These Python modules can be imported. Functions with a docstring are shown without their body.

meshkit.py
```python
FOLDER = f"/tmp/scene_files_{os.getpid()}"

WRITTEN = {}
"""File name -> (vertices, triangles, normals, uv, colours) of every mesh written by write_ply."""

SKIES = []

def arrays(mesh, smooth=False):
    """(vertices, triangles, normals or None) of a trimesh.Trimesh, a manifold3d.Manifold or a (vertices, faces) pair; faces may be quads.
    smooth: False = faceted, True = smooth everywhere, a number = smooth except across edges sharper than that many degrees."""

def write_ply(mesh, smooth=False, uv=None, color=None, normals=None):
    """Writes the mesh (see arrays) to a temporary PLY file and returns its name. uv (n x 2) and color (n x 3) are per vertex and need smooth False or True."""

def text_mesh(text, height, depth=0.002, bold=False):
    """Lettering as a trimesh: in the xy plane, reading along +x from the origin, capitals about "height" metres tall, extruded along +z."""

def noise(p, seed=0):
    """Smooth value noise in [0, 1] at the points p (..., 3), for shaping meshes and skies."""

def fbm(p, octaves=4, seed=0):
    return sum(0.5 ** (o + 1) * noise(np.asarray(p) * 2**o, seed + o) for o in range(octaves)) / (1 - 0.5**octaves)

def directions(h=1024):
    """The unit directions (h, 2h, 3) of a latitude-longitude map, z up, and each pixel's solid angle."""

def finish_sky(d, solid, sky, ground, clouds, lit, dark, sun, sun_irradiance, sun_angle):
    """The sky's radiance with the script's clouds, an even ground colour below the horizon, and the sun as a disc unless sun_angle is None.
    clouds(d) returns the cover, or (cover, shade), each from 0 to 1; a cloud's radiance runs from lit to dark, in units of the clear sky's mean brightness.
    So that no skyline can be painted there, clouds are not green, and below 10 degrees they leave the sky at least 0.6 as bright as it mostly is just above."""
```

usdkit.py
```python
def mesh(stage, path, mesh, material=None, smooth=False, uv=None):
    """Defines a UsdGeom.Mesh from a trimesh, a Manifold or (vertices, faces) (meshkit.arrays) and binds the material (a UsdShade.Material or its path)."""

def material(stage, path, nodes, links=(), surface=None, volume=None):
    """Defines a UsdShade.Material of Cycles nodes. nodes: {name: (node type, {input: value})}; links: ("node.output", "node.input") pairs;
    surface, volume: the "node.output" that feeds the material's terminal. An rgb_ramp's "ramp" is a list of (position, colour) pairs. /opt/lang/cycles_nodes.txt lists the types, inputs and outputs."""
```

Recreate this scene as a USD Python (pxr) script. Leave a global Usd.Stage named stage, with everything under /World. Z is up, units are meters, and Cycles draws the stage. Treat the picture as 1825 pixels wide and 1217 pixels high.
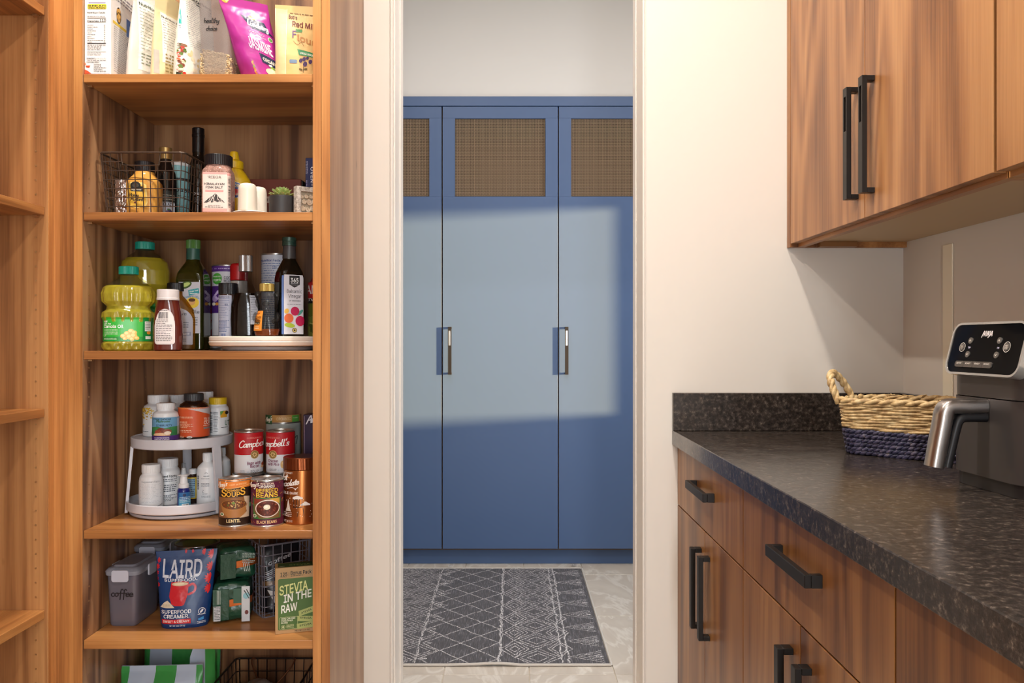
import math, random, numpy as np, trimesh, manifold3d, usdkit, meshkit
from pxr import Usd, UsdGeom, UsdLux, UsdShade, Sdf, Gf, Vt
from shapely.geometry import Polygon, LineString, Point, box as sbox
from shapely import affinity
from shapely.ops import unary_union

stage = Usd.Stage.CreateInMemory()
UsdGeom.SetStageUpAxis(stage, UsdGeom.Tokens.z)
UsdGeom.SetStageMetersPerUnit(stage, 1.0)
UsdGeom.Xform.Define(stage, '/World')
UsdGeom.Scope.Define(stage, '/World/Looks')
random.seed(7); RNG = np.random.default_rng(7)

# ---------------------------------------------------------------- camera, lights, exposure
EYE, FPX, CX, CY = 1.15, 1440.0, 912.5, 608.5
cam = UsdGeom.Camera.Define(stage, '/World/camera')
cam.AddTranslateOp().Set(Gf.Vec3d(0, 0, EYE)); cam.AddRotateXOp().Set(90.0)
cam.CreateFocalLengthAttr(36 * FPX / 1825); cam.CreateHorizontalApertureAttr(36.0)
cam.CreateVerticalApertureAttr(36.0 * 1217 / 1825); cam.CreateClippingRangeAttr(Gf.Vec2f(0.02, 50))
cam.CreateExposureAttr(0.0)

def disk(name, loc, r, power, col, spread=None):
    l = UsdLux.DiskLight.Define(stage, '/World/' + name)
    l.AddTranslateOp().Set(Gf.Vec3d(*loc)); l.CreateRadiusAttr(r)
    l.CreateIntensityAttr(power); l.CreateColorAttr(Gf.Vec3f(*col))
    if spread:
        s = UsdLux.ShapingAPI.Apply(l.GetPrim()); s.CreateShapingConeAngleAttr(spread); s.CreateShapingConeSoftnessAttr(0.5)
    return l

def rect(name, loc, rot, w, h, power, col):
    l = UsdLux.RectLight.Define(stage, '/World/' + name)
    l.AddTranslateOp().Set(Gf.Vec3d(*loc)); l.AddRotateXYZOp().Set(Gf.Vec3f(*rot))
    l.CreateWidthAttr(w); l.CreateHeightAttr(h); l.CreateIntensityAttr(power); l.CreateColorAttr(Gf.Vec3f(*col))
    return l

WARM = (1.0, 0.92, 0.83)
DAY = (0.80, 0.91, 1.0)
disk('downlight_a', (0.18, 1.20, 2.89), 0.045, 1230, WARM)
disk('downlight_b', (-0.80, 1.20, 2.89), 0.045, 1150, WARM)
disk('fill_lamp_c', (0.20, -0.5, 2.89), 0.06, 250, WARM)  # added pair out of view, general fill for the lower pantry
disk('fill_lamp_d', (-0.5, -0.5, 2.89), 0.06, 200, WARM)
disk('downlight_e', (-0.4, 2.75, 3.04), 0.08, 200, (1.0, 0.93, 0.87))
disk('downlight_f', (0.6, 2.75, 3.04), 0.08, 200, (1.0, 0.93, 0.87))
# added fill lamp before the solid rear wall, also for bottle highlights; the window of the room beyond the doorway
rect('added_rear_fill', (0.25, -1.56, 1.25), (90, 0, 0), 0.30, 1.9, 22.0, (0.86, 0.93, 1.0))
rect('daylight_mud_room', (1.75, 3.12, 1.33), (0, 90, 0), 1.05, 1.04, 6.5, DAY)
sun = UsdLux.DistantLight.Define(stage, '/World/sun')
_sd = np.array([-0.877, 0.479, -0.040]); _sd /= np.linalg.norm(_sd)
_m = Gf.Matrix4d().SetRotate(Gf.Rotation(Gf.Vec3d(0, 0, -1), Gf.Vec3d(*_sd)))
sun.AddTransformOp().Set(_m)
sun.CreateAngleAttr(2.2); sun.CreateNormalizeAttr(True); sun.CreateIntensityAttr(4.8); sun.CreateColorAttr(Gf.Vec3f(1.0, 0.60, 0.22))

# ---------------------------------------------------------------- helpers
_names = {}
def numbered(path):
    n = _names.get(path, 0); _names[path] = n + 1
    return path if n == 0 else f'{path}_{n:03d}'

def tag(p, label=None, cat=None, group=None, kind=None):
    p = p.GetPrim() if hasattr(p, 'GetPrim') else p
    for k, v in (('label', label), ('category', cat), ('group', group), ('kind', kind)):
        if v: p.SetCustomDataByKey(k, v)
    return p

class T:
    """a thing: an Xform at its base"""
    def __init__(s, name, label=None, cat=None, loc=(0, 0, 0), rz=0, rx=0, ry=0, group=None, kind=None):
        s.path = numbered('/World/' + name)
        x = UsdGeom.Xform.Define(stage, s.path)
        x.AddTranslateOp().Set(Gf.Vec3d(*map(float, loc)))
        if rz: x.AddRotateZOp().Set(float(rz))
        if ry: x.AddRotateYOp().Set(float(ry))
        if rx: x.AddRotateXOp().Set(float(rx))
        tag(x, label, cat, group, kind)

def part(parent, name, mesh, mat, smooth=35, label=None, kind=None, uv=None):
    base = parent.path if isinstance(parent, T) else (parent if isinstance(parent, str) else str(parent.GetPath()))
    m = usdkit.mesh(stage, numbered(base + '/' + name), mesh, mat, smooth=smooth)
    if label or kind: tag(m, label=label, kind=kind)
    return m

def copy_thing(src, name, label, loc, rz=0, group=None, cat=None):
    t = T(name, label, cat, loc, rz, group=group)
    p = stage.GetPrimAtPath(t.path)
    p.GetReferences().AddInternalReference(src.path); p.SetInstanceable(True)
    return t

def srgb(c):
    if isinstance(c, str): c = tuple(int(c[i:i + 2], 16) for i in (0, 2, 4))
    a = np.array(c, float) / 255
    return tuple(np.where(a <= 0.04045, a / 12.92, ((a + 0.055) / 1.055) ** 2.4))

_mats = {}
def mat(key, nodes, links, surface='p.BSDF'):
    if key not in _mats:
        _mats[key] = usdkit.material(stage, '/World/Looks/' + key, nodes, links, surface=surface)
    return _mats[key]

def plain(c, rough=0.5, metal=0.0, **kw):
    lin = srgb(c)
    key = 'm_' + (c if isinstance(c, str) else '%02x%02x%02x' % tuple(c)) + f'_{int(rough*100)}_{int(metal*100)}' + ''.join(f'_{k[:3]}{int(v*100)}' for k, v in kw.items() if np.ndim(v) == 0)
    return mat(key, {'p': ('principled_bsdf', {'base_color': lin, 'roughness': rough, 'metallic': metal, **kw})}, [])

def bumpy(c, rough=0.5, scale=60.0, strength=0.2, dist=0.002, metal=0.0):
    key = 'b_' + c + f'_{int(rough*100)}_{int(scale)}_{int(strength*100)}_{int(dist*1e4)}_{int(metal*100)}'
    return mat(key, {'g': ('texture_coordinate', {}), 'n': ('noise_texture', {'scale': scale, 'detail': 3.0}),
                     'b': ('bump', {'strength': strength, 'distance': dist}), 'p': ('principled_bsdf', {'base_color': srgb(c), 'roughness': rough, 'metallic': metal})},
               [('g.object', 'n.vector'), ('n.fac', 'b.height'), ('b.normal', 'p.normal')])

def glassy(c, rough=0.03, ior=1.45):
    key = 'g_' + c + f'_{int(rough*100)}_{int(ior*100)}'
    return mat(key, {'p': ('principled_bsdf', {'base_color': srgb(c), 'roughness': rough, 'transmission_weight': 1.0, 'ior': ior})}, [])

def clearfilm(c='f4f4f4', mixfac=0.25, rough=0.1, base='5a5a5a'):
    """thin clear plastic or glass: mostly see-through, some gloss and a little haze"""
    key = 'film_' + c + base + f'_{int(mixfac*100)}_{int(rough*100)}'
    return mat(key, {'t': ('transparent_bsdf', {'color': srgb(c)}), 'p': ('principled_bsdf', {'base_color': srgb(base), 'roughness': rough}),
                     'x': ('mix_closure', {'fac': mixfac})}, [('t.BSDF', 'x.closure1'), ('p.BSDF', 'x.closure2')], surface='x.closure')

PRINT = mat('print_matte', {'a': ('attribute', {'attribute': 'Cd'}), 'p': ('principled_bsdf', {'roughness': 0.5})}, [('a.color', 'p.base_color')])
PRINTG = mat('print_gloss', {'a': ('attribute', {'attribute': 'Cd'}), 'p': ('principled_bsdf', {'roughness': 0.28})}, [('a.color', 'p.base_color')])
PRINTM = mat('print_metal', {'a': ('attribute', {'attribute': 'Cd'}), 'p': ('principled_bsdf', {'roughness': 0.3, 'metallic': 0.9})}, [('a.color', 'p.base_color')])

def wood(axis='z', seed=0, tone=1.0, rough=0.36, cathedral=1.0, gray=0.0, streak=0.95, ring=0.10):
    key = f'wood_{axis}_{seed}_{int(tone*100)}_{int(rough*100)}_{int(gray*100)}'
    if key in _mats: return _mats[key]
    r = random.Random(seed * 31 + 5)
    off = [r.uniform(-20, 20) for _ in range(3)]
    i = 'xyz'.index(axis)
    def sc(a, l): return tuple(l if k == i else a for k in range(3))
    lo, mi, hi = [tuple((np.array(srgb(c)) * (1 - gray) + np.array(srgb(d)) * gray) * tone) for c, d in (('6c3f20', '57453a'), ('a66e3c', '8a7260'), ('c48c52', 'a68e7a'))]
    nodes = {
        'g': ('geometry', {}),
        'm1': ('mapping', {'location': off, 'scale': sc(3.6, 0.42)}),
        'n1': ('noise_texture', {'scale': 1.0, 'detail': 2.0, 'roughness': 0.5, 'distortion': 0.5}),
        'k': ('math', {'math_type': 'multiply', 'value2': 70.0 * cathedral}),
        's': ('math', {'math_type': 'sine'}),
        'm2': ('mapping', {'location': off, 'scale': sc(150.0, 3.0)}),
        'n2': ('noise_texture', {'scale': 1.0, 'detail': 4.0, 'roughness': 0.65}),
        'm3': ('mapping', {'location': off, 'scale': sc(10.0, 0.6)}),
        'n3': ('noise_texture', {'scale': 1.0, 'detail': 2.0, 'distortion': 0.4}),
        'a1': ('math', {'math_type': 'multiply_add', 'value2': ring, 'value3': -0.08 + (0.95 - streak) * 0.5}),
        'a2': ('math', {'math_type': 'multiply_add', 'value2': 0.50}),
        'a3': ('math', {'math_type': 'multiply_add', 'value2': streak}),
        'rp': ('rgb_ramp', {'ramp': [(0.34, lo), (0.62, mi), (0.92, hi)]}),
        'm4': ('mapping', {'location': off, 'scale': sc(7.5, 3.0)}),
        'v': ('voronoi_texture', {'scale': 1.0}),
        'kr': ('rgb_ramp', {'ramp': [(0.0, (0.12, 0.07, 0.04)), (0.022, (0.4, 0.28, 0.18)), (0.05, (1, 1, 1))]}),
        'mx': ('mix', {'mix_type': 'multiply', 'fac': 0.8}),
        'b': ('bump', {'strength': 0.10, 'distance': 0.0006}),
        'p': ('principled_bsdf', {'roughness': rough, 'specular_ior_level': 0.45}),
    }
    links = [('g.position', 'm1.vector'), ('m1.vector', 'n1.vector'), ('n1.fac', 'k.value1'), ('k.value', 's.value1'),
             ('g.position', 'm2.vector'), ('m2.vector', 'n2.vector'), ('g.position', 'm3.vector'), ('m3.vector', 'n3.vector'),
             ('s.value', 'a1.value1'), ('n2.fac', 'a2.value1'), ('a1.value', 'a2.value3'), ('n3.fac', 'a3.value1'), ('a2.value', 'a3.value3'),
             ('a3.value', 'rp.fac'), ('g.position', 'm4.vector'), ('m4.vector', 'v.vector'), ('v.distance', 'kr.fac'),
             ('rp.color', 'mx.color1'), ('kr.color', 'mx.color2'), ('mx.color', 'p.base_color'), ('n2.fac', 'b.height'), ('b.normal', 'p.normal')]
    return mat(key, nodes, links)

# ---- shapes
def cat(ms): return trimesh.util.concatenate([m for m in ms if m is not None])
def box(x0, x1, y0, y1, z0, z1, bev=0.0):
    if bev > 0:
        bev = min(bev, 0.49 * min(x1 - x0, y1 - y0, z1 - z0))
        pts = []
        for sx in (0, 1):
            for sy in (0, 1):
                for sz in (0, 1):
                    c = np.array([(x0, x1)[sx], (y0, y1)[sy], (z0, z1)[sz]]); s = np.array([1 - 2 * sx, 1 - 2 * sy, 1 - 2 * sz]) * bev
                    for k in range(3):
                        d = s.copy(); d[k] = 0; pts.append(c + d)
        return trimesh.convex.convex_hull(np.array(pts))
    m = trimesh.creation.box(extents=(x1 - x0, y1 - y0, z1 - z0)); m.apply_translation(((x0 + x1) / 2, (y0 + y1) / 2, (z0 + z1) / 2)); return m

def rbox(w, d, h, r, n=6, z0=0.0):
    """rounded box centred in x and y, bottom at z0"""
    pts = []
    s = trimesh.creation.icosphere(2, r).vertices
    for sx in (-1, 1):
        for sy in (-1, 1):
            for sz in (0, 1):
                pts.append(s + [sx * (w / 2 - r), sy * (d / 2 - r), z0 + (r if sz == 0 else h - r)])
    return trimesh.convex.convex_hull(np.vstack(pts))

def lathe(profile, n=48):
    """profile: (r, z) from bottom to top; closed at the axis where r is 0"""
    pr = [(max(r, 0), z) for r, z in profile]
    V, F = [], []
    a = np.linspace(0, 2 * np.pi, n, endpoint=False); c, s = np.cos(a), np.sin(a)
    idx = []
    for r, z in pr:
        if r < 1e-7: idx.append([len(V)]); V.append((0, 0, z))
        else:
            st = len(V); idx.append(list(range(st, st + n))); V.extend(zip(r * c, r * s, np.full(n, z)))
    for A, B in zip(idx[:-1], idx[1:]):
        for k in range(n):
            k2 = (k + 1) % n
            if len(A) == 1 and len(B) == 1: continue
            if len(A) == 1: F.append((A[0], B[k2], B[k]))
            elif len(B) == 1: F.append((A[k], A[k2], B[0]))
            else: F += [(A[k], A[k2], B[k2]), (A[k], B[k2], B[k])]
    return trimesh.Trimesh(np.array(V), np.array(F), process=False)

def fillet(profile, r=0.002, n=4):
    """rounds the inner corners of an (r, z) profile"""
    P = [np.array(p, float) for p in profile]; out = [P[0]]
    for a, b, c in zip(P[:-2], P[1:-1], P[2:]):
        u, v = a - b, c - b; lu, lv = np.linalg.norm(u), np.linalg.norm(v)
        if lu < 1e-9 or lv < 1e-9: out.append(b); continue
        k = min(r, 0.45 * lu, 0.45 * lv); p0, p1 = b + u / lu * k, b + v / lv * k
        for t in np.linspace(0, 1, n): out.append((1 - t) ** 2 * p0 + 2 * t * (1 - t) * b + t * t * p1)
    out.append(P[-1]); return [tuple(p) for p in out]

def sup(t, hw, hd, e):
    """point of the superellipse in polar direction t (of the unit shape)"""
    c, q = np.cos(t), np.sin(t); r = (np.abs(c) ** e + np.abs(q) ** e) ** (-1 / e)
    return hw * r * c, hd * r * q

class Loft:
    """bottle-like body; sections (z, half width, half depth, exponent)"""
    def __init__(s, sections, fine=0.004):
        S = np.array(sections, float); s.S = S
    def at(s, z):
        return [np.interp(z, s.S[:, 0], s.S[:, k]) for k in (1, 2, 3)]
    def mesh(s, n=96, dz=0.003, capped=True):
        zs = [s.S[0, 0]]
        for a, b in zip(s.S[:-1, 0], s.S[1:, 0]):
            k = max(1, int(np.ceil((b - a) / dz))); zs += list(np.linspace(a, b, k + 1)[1:])
        t = np.linspace(0, 2 * np.pi, n, endpoint=False)
        V = []
        for z in zs:
            hw, hd, e = s.at(z); x, y = sup(t, hw, hd, e); V.append(np.stack([x, y, np.full(n, z)], 1))
        V = np.vstack(V); F = []
        for r in range(len(zs) - 1):
            for k in range(n):
                a, b = r * n + k, r * n + (k + 1) % n; F += [(a, b, b + n), (a, b + n, a + n)]
        nv = len(V); V = np.vstack([V, [[0, 0, zs[0]], [0, 0, zs[-1]]]])
        if capped:
            for k in range(n):
                F.append((nv, (k + 1) % n, k)); F.append((nv + 1, (len(zs) - 1) * n + k, (len(zs) - 1) * n + (k + 1) % n))
        return trimesh.Trimesh(V, np.array(F), process=False)
    def surf(s, zref):
        hw, hd, e = s.at(zref); t = np.linspace(-np.pi / 2 - np.pi, -np.pi / 2 + np.pi, 2001)
        x, y = sup(t, hw, hd, e); L = np.concatenate([[0], np.cumsum(np.hypot(np.diff(x), np.diff(y)))]); L -= L[1000]
        def f(u, v, off):
            tt = np.interp(u, L, t); hw, hd, e = s.at(v)
            x, y = sup(tt, hw, hd, e)
            nx, ny = np.sign(x) * np.abs(x / hw) ** (e - 1) / hw, np.sign(y) * np.abs(y / hd) ** (e - 1) / hd
            l = np.hypot(nx, ny); return np.stack([x + off * nx / l, y + off * ny / l, v], 1)
        return f

def cyl_surf(r):
    def f(u, v, off):
        a = u / r; return np.stack([(r + off) * np.sin(a), -(r + off) * np.cos(a), v], 1)
    return f
def cone_surf(rf):
    def f(u, v, off):
        r = rf(v); a = u / rf(np.full_like(v, 0.0) + np.mean(v)); return np.stack([(r + off) * np.sin(a), -(r + off) * np.cos(a), v], 1)
    return f
def flat_surf(o, ux, vx):
    o, ux, vx = map(lambda q: np.array(q, float), (o, ux, vx)); n = np.cross(ux, vx)
    def f(u, v, off): return o + np.outer(u, ux) + np.outer(v, vx) + np.outer(np.broadcast_to(off, np.shape(u)), n)
    return f

class Pouch:
    """a stand-up bag: w, t as functions of s in 0..1 (height fraction); front towards -y"""
    def __init__(s, h, w, t, crumple=0.0015, seed=0, lean=None, power=0.55, cscale=28.0):
        s.h, s.w, s.t, s.c, s.seed, s.p, s.cs = h, w, t, crumple, seed, power, cscale
        s.lean = lean or (lambda q: (0 * q, 0 * q))
    def xy(s, q, f, sign):
        w, t = s.w(q), s.t(q); x = f * w / 2
        y = sign * t / 2 * np.maximum(1 - np.abs(f) ** 2.6, 0) ** s.p
        nz = (meshkit.fbm(np.stack([x * s.cs, q * s.h * s.cs, 0 * x + 3.1 * sign], -1), 4, s.seed) - 0.5) * 2 * s.c * np.minimum(1, (1 - np.abs(f)) * 8)
        y = y + nz * np.minimum(1, t / 0.01 + 0.12)
        lx, ly = s.lean(q); return x + lx, y + ly
    def mesh(s, nx=40, nz=56):
        f, q = np.meshgrid(np.linspace(-1, 1, nx), np.linspace(0, 1, nz))
        f = np.sin(f * np.pi / 2)
        V, F = [], []
        for sign in (-1, 1):
            x, y = s.xy(q, f, sign); y = y + sign * 0.0004; V.append(np.stack([x, y, q * s.h], -1).reshape(-1, 3))
        N = nx * nz
        for r in range(nz - 1):
            for k in range(nx - 1):
                a = r * nx + k; F += [(a, a + 1, a + nx + 1), (a, a + nx + 1, a + nx)]
                a += N; F += [(a, a + nx + 1, a + 1), (a, a + nx, a + nx + 1)]
        for r in range(nz - 1):
            for k in (0, nx - 1):
                a = r * nx + k; b = a + N; q4 = [(a, a + nx, b + nx), (a, b + nx, b)]
                F += q4 if k == 0 else [t[::-1] for t in q4]
        for k in range(nx - 1):
            a, b = k, k + N; F += [(a, b + 1, a + 1), (a, b, b + 1)]
            a, b = (nz - 1) * nx + k, (nz - 1) * nx + k + N; F += [(a, a + 1, b + 1), (a, b + 1, b)]
        return trimesh.Trimesh(np.vstack(V), np.array(F), process=False)
    def surf(s, sign=-1):
        def g(u, v, off):
            q = np.clip(v / s.h, 0, 1); w = s.w(q); f = np.clip(u / (w / 2), -1, 1) * (1 if sign < 0 else -1)
            x, y = s.xy(q, f, sign); return np.stack([x, y + sign * (off + 0.0005), v], 1)
        return g

def tube(path, r, n=8, closed=False):
    P = np.array(path, float); m = len(P)
    R = np.broadcast_to(np.asarray(r, float), (m,)) if np.ndim(r) < 2 else r
    tan = np.gradient(P, axis=0) if not closed else np.roll(P, -1, 0) - np.roll(P, 1, 0)
    tan /= np.maximum(np.linalg.norm(tan, axis=1, keepdims=True), 1e-12)
    up = np.array([0, 0, 1.0]) if abs(tan[0, 2]) < 0.9 else np.array([1.0, 0, 0])
    N = np.zeros_like(P); a = np.cross(tan[0], up); N[0] = a / np.linalg.norm(a)
    for i in range(1, m):
        a = N[i - 1] - tan[i] * np.dot(N[i - 1], tan[i]); N[i] = a / max(np.linalg.norm(a), 1e-12)
    B = np.cross(tan, N); t = np.linspace(0, 2 * np.pi, n, endpoint=False)
    V = (P[:, None] + R[:, None, None] * (np.cos(t)[None, :, None] * N[:, None] + np.sin(t)[None, :, None] * B[:, None])).reshape(-1, 3)
    F = []
    for i in range(m if closed else m - 1):
        j = (i + 1) % m
        for k in range(n):
            k2 = (k + 1) % n; F += [(i * n + k, i * n + k2, j * n + k2), (i * n + k, j * n + k2, j * n + k)]
    if not closed:
        c0, c1 = len(V), len(V) + 1; V = np.vstack([V, P[0], P[-1]])
        for k in range(n):
            k2 = (k + 1) % n; F += [(c0, k2, k), (c1, (m - 1) * n + k, (m - 1) * n + k2)]
    return trimesh.Trimesh(V, np.array(F), process=False)

def smooth_path(pts, n=8, closed=False):
    P = np.array(pts, float); m = len(P); out = []
    for i in range(m if closed else m - 1):
        p0, p1, p2, p3 = (P[(i - 1) % m] if closed or i > 0 else P[0]), P[i], P[(i + 1) % m], (P[(i + 2) % m] if closed or i + 2 < m else P[-1])
        for t in np.linspace(0, 1, n, endpoint=False):
            out.append(0.5 * (2 * p1 + (p2 - p0) * t + (2 * p0 - 5 * p1 + 4 * p2 - p3) * t * t + (3 * p1 - p0 - 3 * p2 + p3) * t ** 3))
    if not closed: out.append(P[-1])
    return np.array(out)

def extrude(poly, d, z0=0.0):
    m = trimesh.creation.extrude_polygon(poly, d, engine='earcut'); m.apply_translation((0, 0, z0)); return m
def rrect(x0, y0, x1, y1, r): return sbox(x0 + r, y0 + r, x1 - r, y1 - r).buffer(r, quad_segs=6)
def turned(m, axis, deg, at=(0, 0, 0)):
    m = m.copy(); m.apply_transform(trimesh.transformations.rotation_matrix(math.radians(deg), axis, at)); return m
def moved(m, x, y, z): m = m.copy(); m.apply_translation((x, y, z)); return m
def face(X, Y): return math.degrees(math.atan2(-X, Y))
def at(px, py, Y): return np.array([(px - CX) * Y / FPX, Y, EYE - (py - CY) * Y / FPX])

# ---- flat print: shapes in label coordinates, laid on a surface
_txt = {}
def text2d(s, bold):
    if (s, bold) not in _txt:
        m = meshkit.text_mesh(s, 1.0, 0.1, bold); f = m.faces[(m.vertices[m.faces][:, :, 2] > 0.05).all(1)]
        u, inv = np.unique(f, return_inverse=True); v = m.vertices[u][:, :2].copy(); v[:, 0] -= v[:, 0].min()
        _txt[(s, bold)] = (v, inv.reshape(-1, 3))
    return _txt[(s, bold)]

GL = {'c': (.85, [[(.75, .75), (.45, 1), (.1, .6), (.2, .1), (.6, 0), (.9, .25)]]),
      'o': (.95, [[(.5, 1), (.1, .7), (.1, .25), (.45, 0), (.8, .3), (.75, .8), (.45, 1), (.9, .9)]]),
      'f': (.8, [[(.95, 1.8), (.65, 2.1), (.42, 1.6), (.38, 0), (.36, -.9)], [(0, .9), (.8, .95)]]),
      'e': (.85, [[(.1, .5), (.75, .6), (.6, 1), (.25, .95), (.08, .5), (.3, .02), (.85, .2)]]),
      'h': (.85, [[(.12, 2), (.1, 1), (.1, 0)], [(.1, .6), (.45, 1), (.7, .75), (.7, 0)]]),
      'a': (.95, [[(.7, .9), (.35, 1), (.05, .55), (.2, .05), (.6, .3), (.72, 1), (.72, .1), (.95, .1)]]),
      'l': (.5, [[(.2, 2), (.14, .3), (.45, .05)]]),
      't': (.6, [[(.3, 1.7), (.28, .15), (.55, .05)], [(0, 1.15), (.65, 1.2)]]),
      'y': (.85, [[(.05, 1), (.15, .3), (.45, .2), (.7, 1)], [(.72, 1), (.65, -.4), (.35, -.9), (.1, -.5)]]),
      'i': (.4, [[(.12, 1), (.1, .15), (.35, .05)], [(.14, 1.5), (.16, 1.6)]]),
      'm': (1.2, [[(.08, 1), (.08, 0)], [(.08, .6), (.35, 1), (.5, .8), (.5, 0)], [(.5, .6), (.8, 1), (.95, .8), (.95, .1), (1.2, .05)]]),
      'n': (.85, [[(.08, 1), (.08, 0)], [(.08, .6), (.4, 1), (.6, .8), (.6, .1), (.85, .05)]]),
      'p': (.85, [[(.1, 1), (.1, -.9)], [(.1, .7), (.5, 1), (.8, .5), (.45, 0), (.1, .2)]]),
      'b': (.85, [[(.15, 2), (.1, .1), (.5, 0), (.8, .5), (.45, .95), (.1, .6)]]),
      's': (.7, [[(.65, .85), (.35, 1), (.15, .75), (.55, .4), (.5, .05), (.05, .1)]]),
      'u': (.9, [[(.05, 1), (.1, .2), (.4, 0), (.7, .4), (.72, 1), (.72, .1), (.9, .05)]]),
      'd': (.9, [[(.7, .8), (.35, 1), (.05, .5), (.3, 0), (.65, .3), (.8, 2), (.72, .1), (.9, .05)]]),
      'r': (.65, [[(.1, 1), (.1, 0)], [(.1, .6), (.35, .95), (.62, .9)]]),
      'C': (1.1, [[(1.1, 1.7), (.7, 2.05), (.15, 1.3), (.2, .3), (.7, 0), (1.1, .4)]]),
      'A': (1.05, [[(0, 0), (.7, 2), (.95, 0)], [(.15, .8), (1.05, .9)]]),
      'M': (1.4, [[(0, 0), (.25, 2)], [(.25, 2), (.65, .5)], [(.65, .5), (1.1, 2)], [(1.1, 2), (1.3, 0)]]),
      'H': (1.05, [[(.15, 2), (.1, 0)], [(.9, 2), (.85, 0)], [(.1, 1), (.9, 1.1)]]),
      'L': (.9, [[(.3, 2), (.1, .1)], [(.1, .1), (.85, .05)]]),
      'g': (.85, [[(.7, .9), (.35, 1), (.05, .55), (.3, .05), (.65, .3), (.72, 1), (.68, -.4), (.35, -.9), (.1, -.5)]]),
      "'": (.3, [[(.2, 2.1), (.12, 1.6)]]), ' ': (.6, [])}
def script2d(s, pen):
    x, out = 0, []
    for ch in s:
        adv, st = GL[ch]
        for p in st:
            q = smooth_path([(a + x, b) for a, b in p], 6) if len(p) > 2 else np.array([(a + x, b) for a, b in p])
            out.append(LineString(q).buffer(pen, quad_segs=3))
        x += adv
    return unary_union(out)

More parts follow.
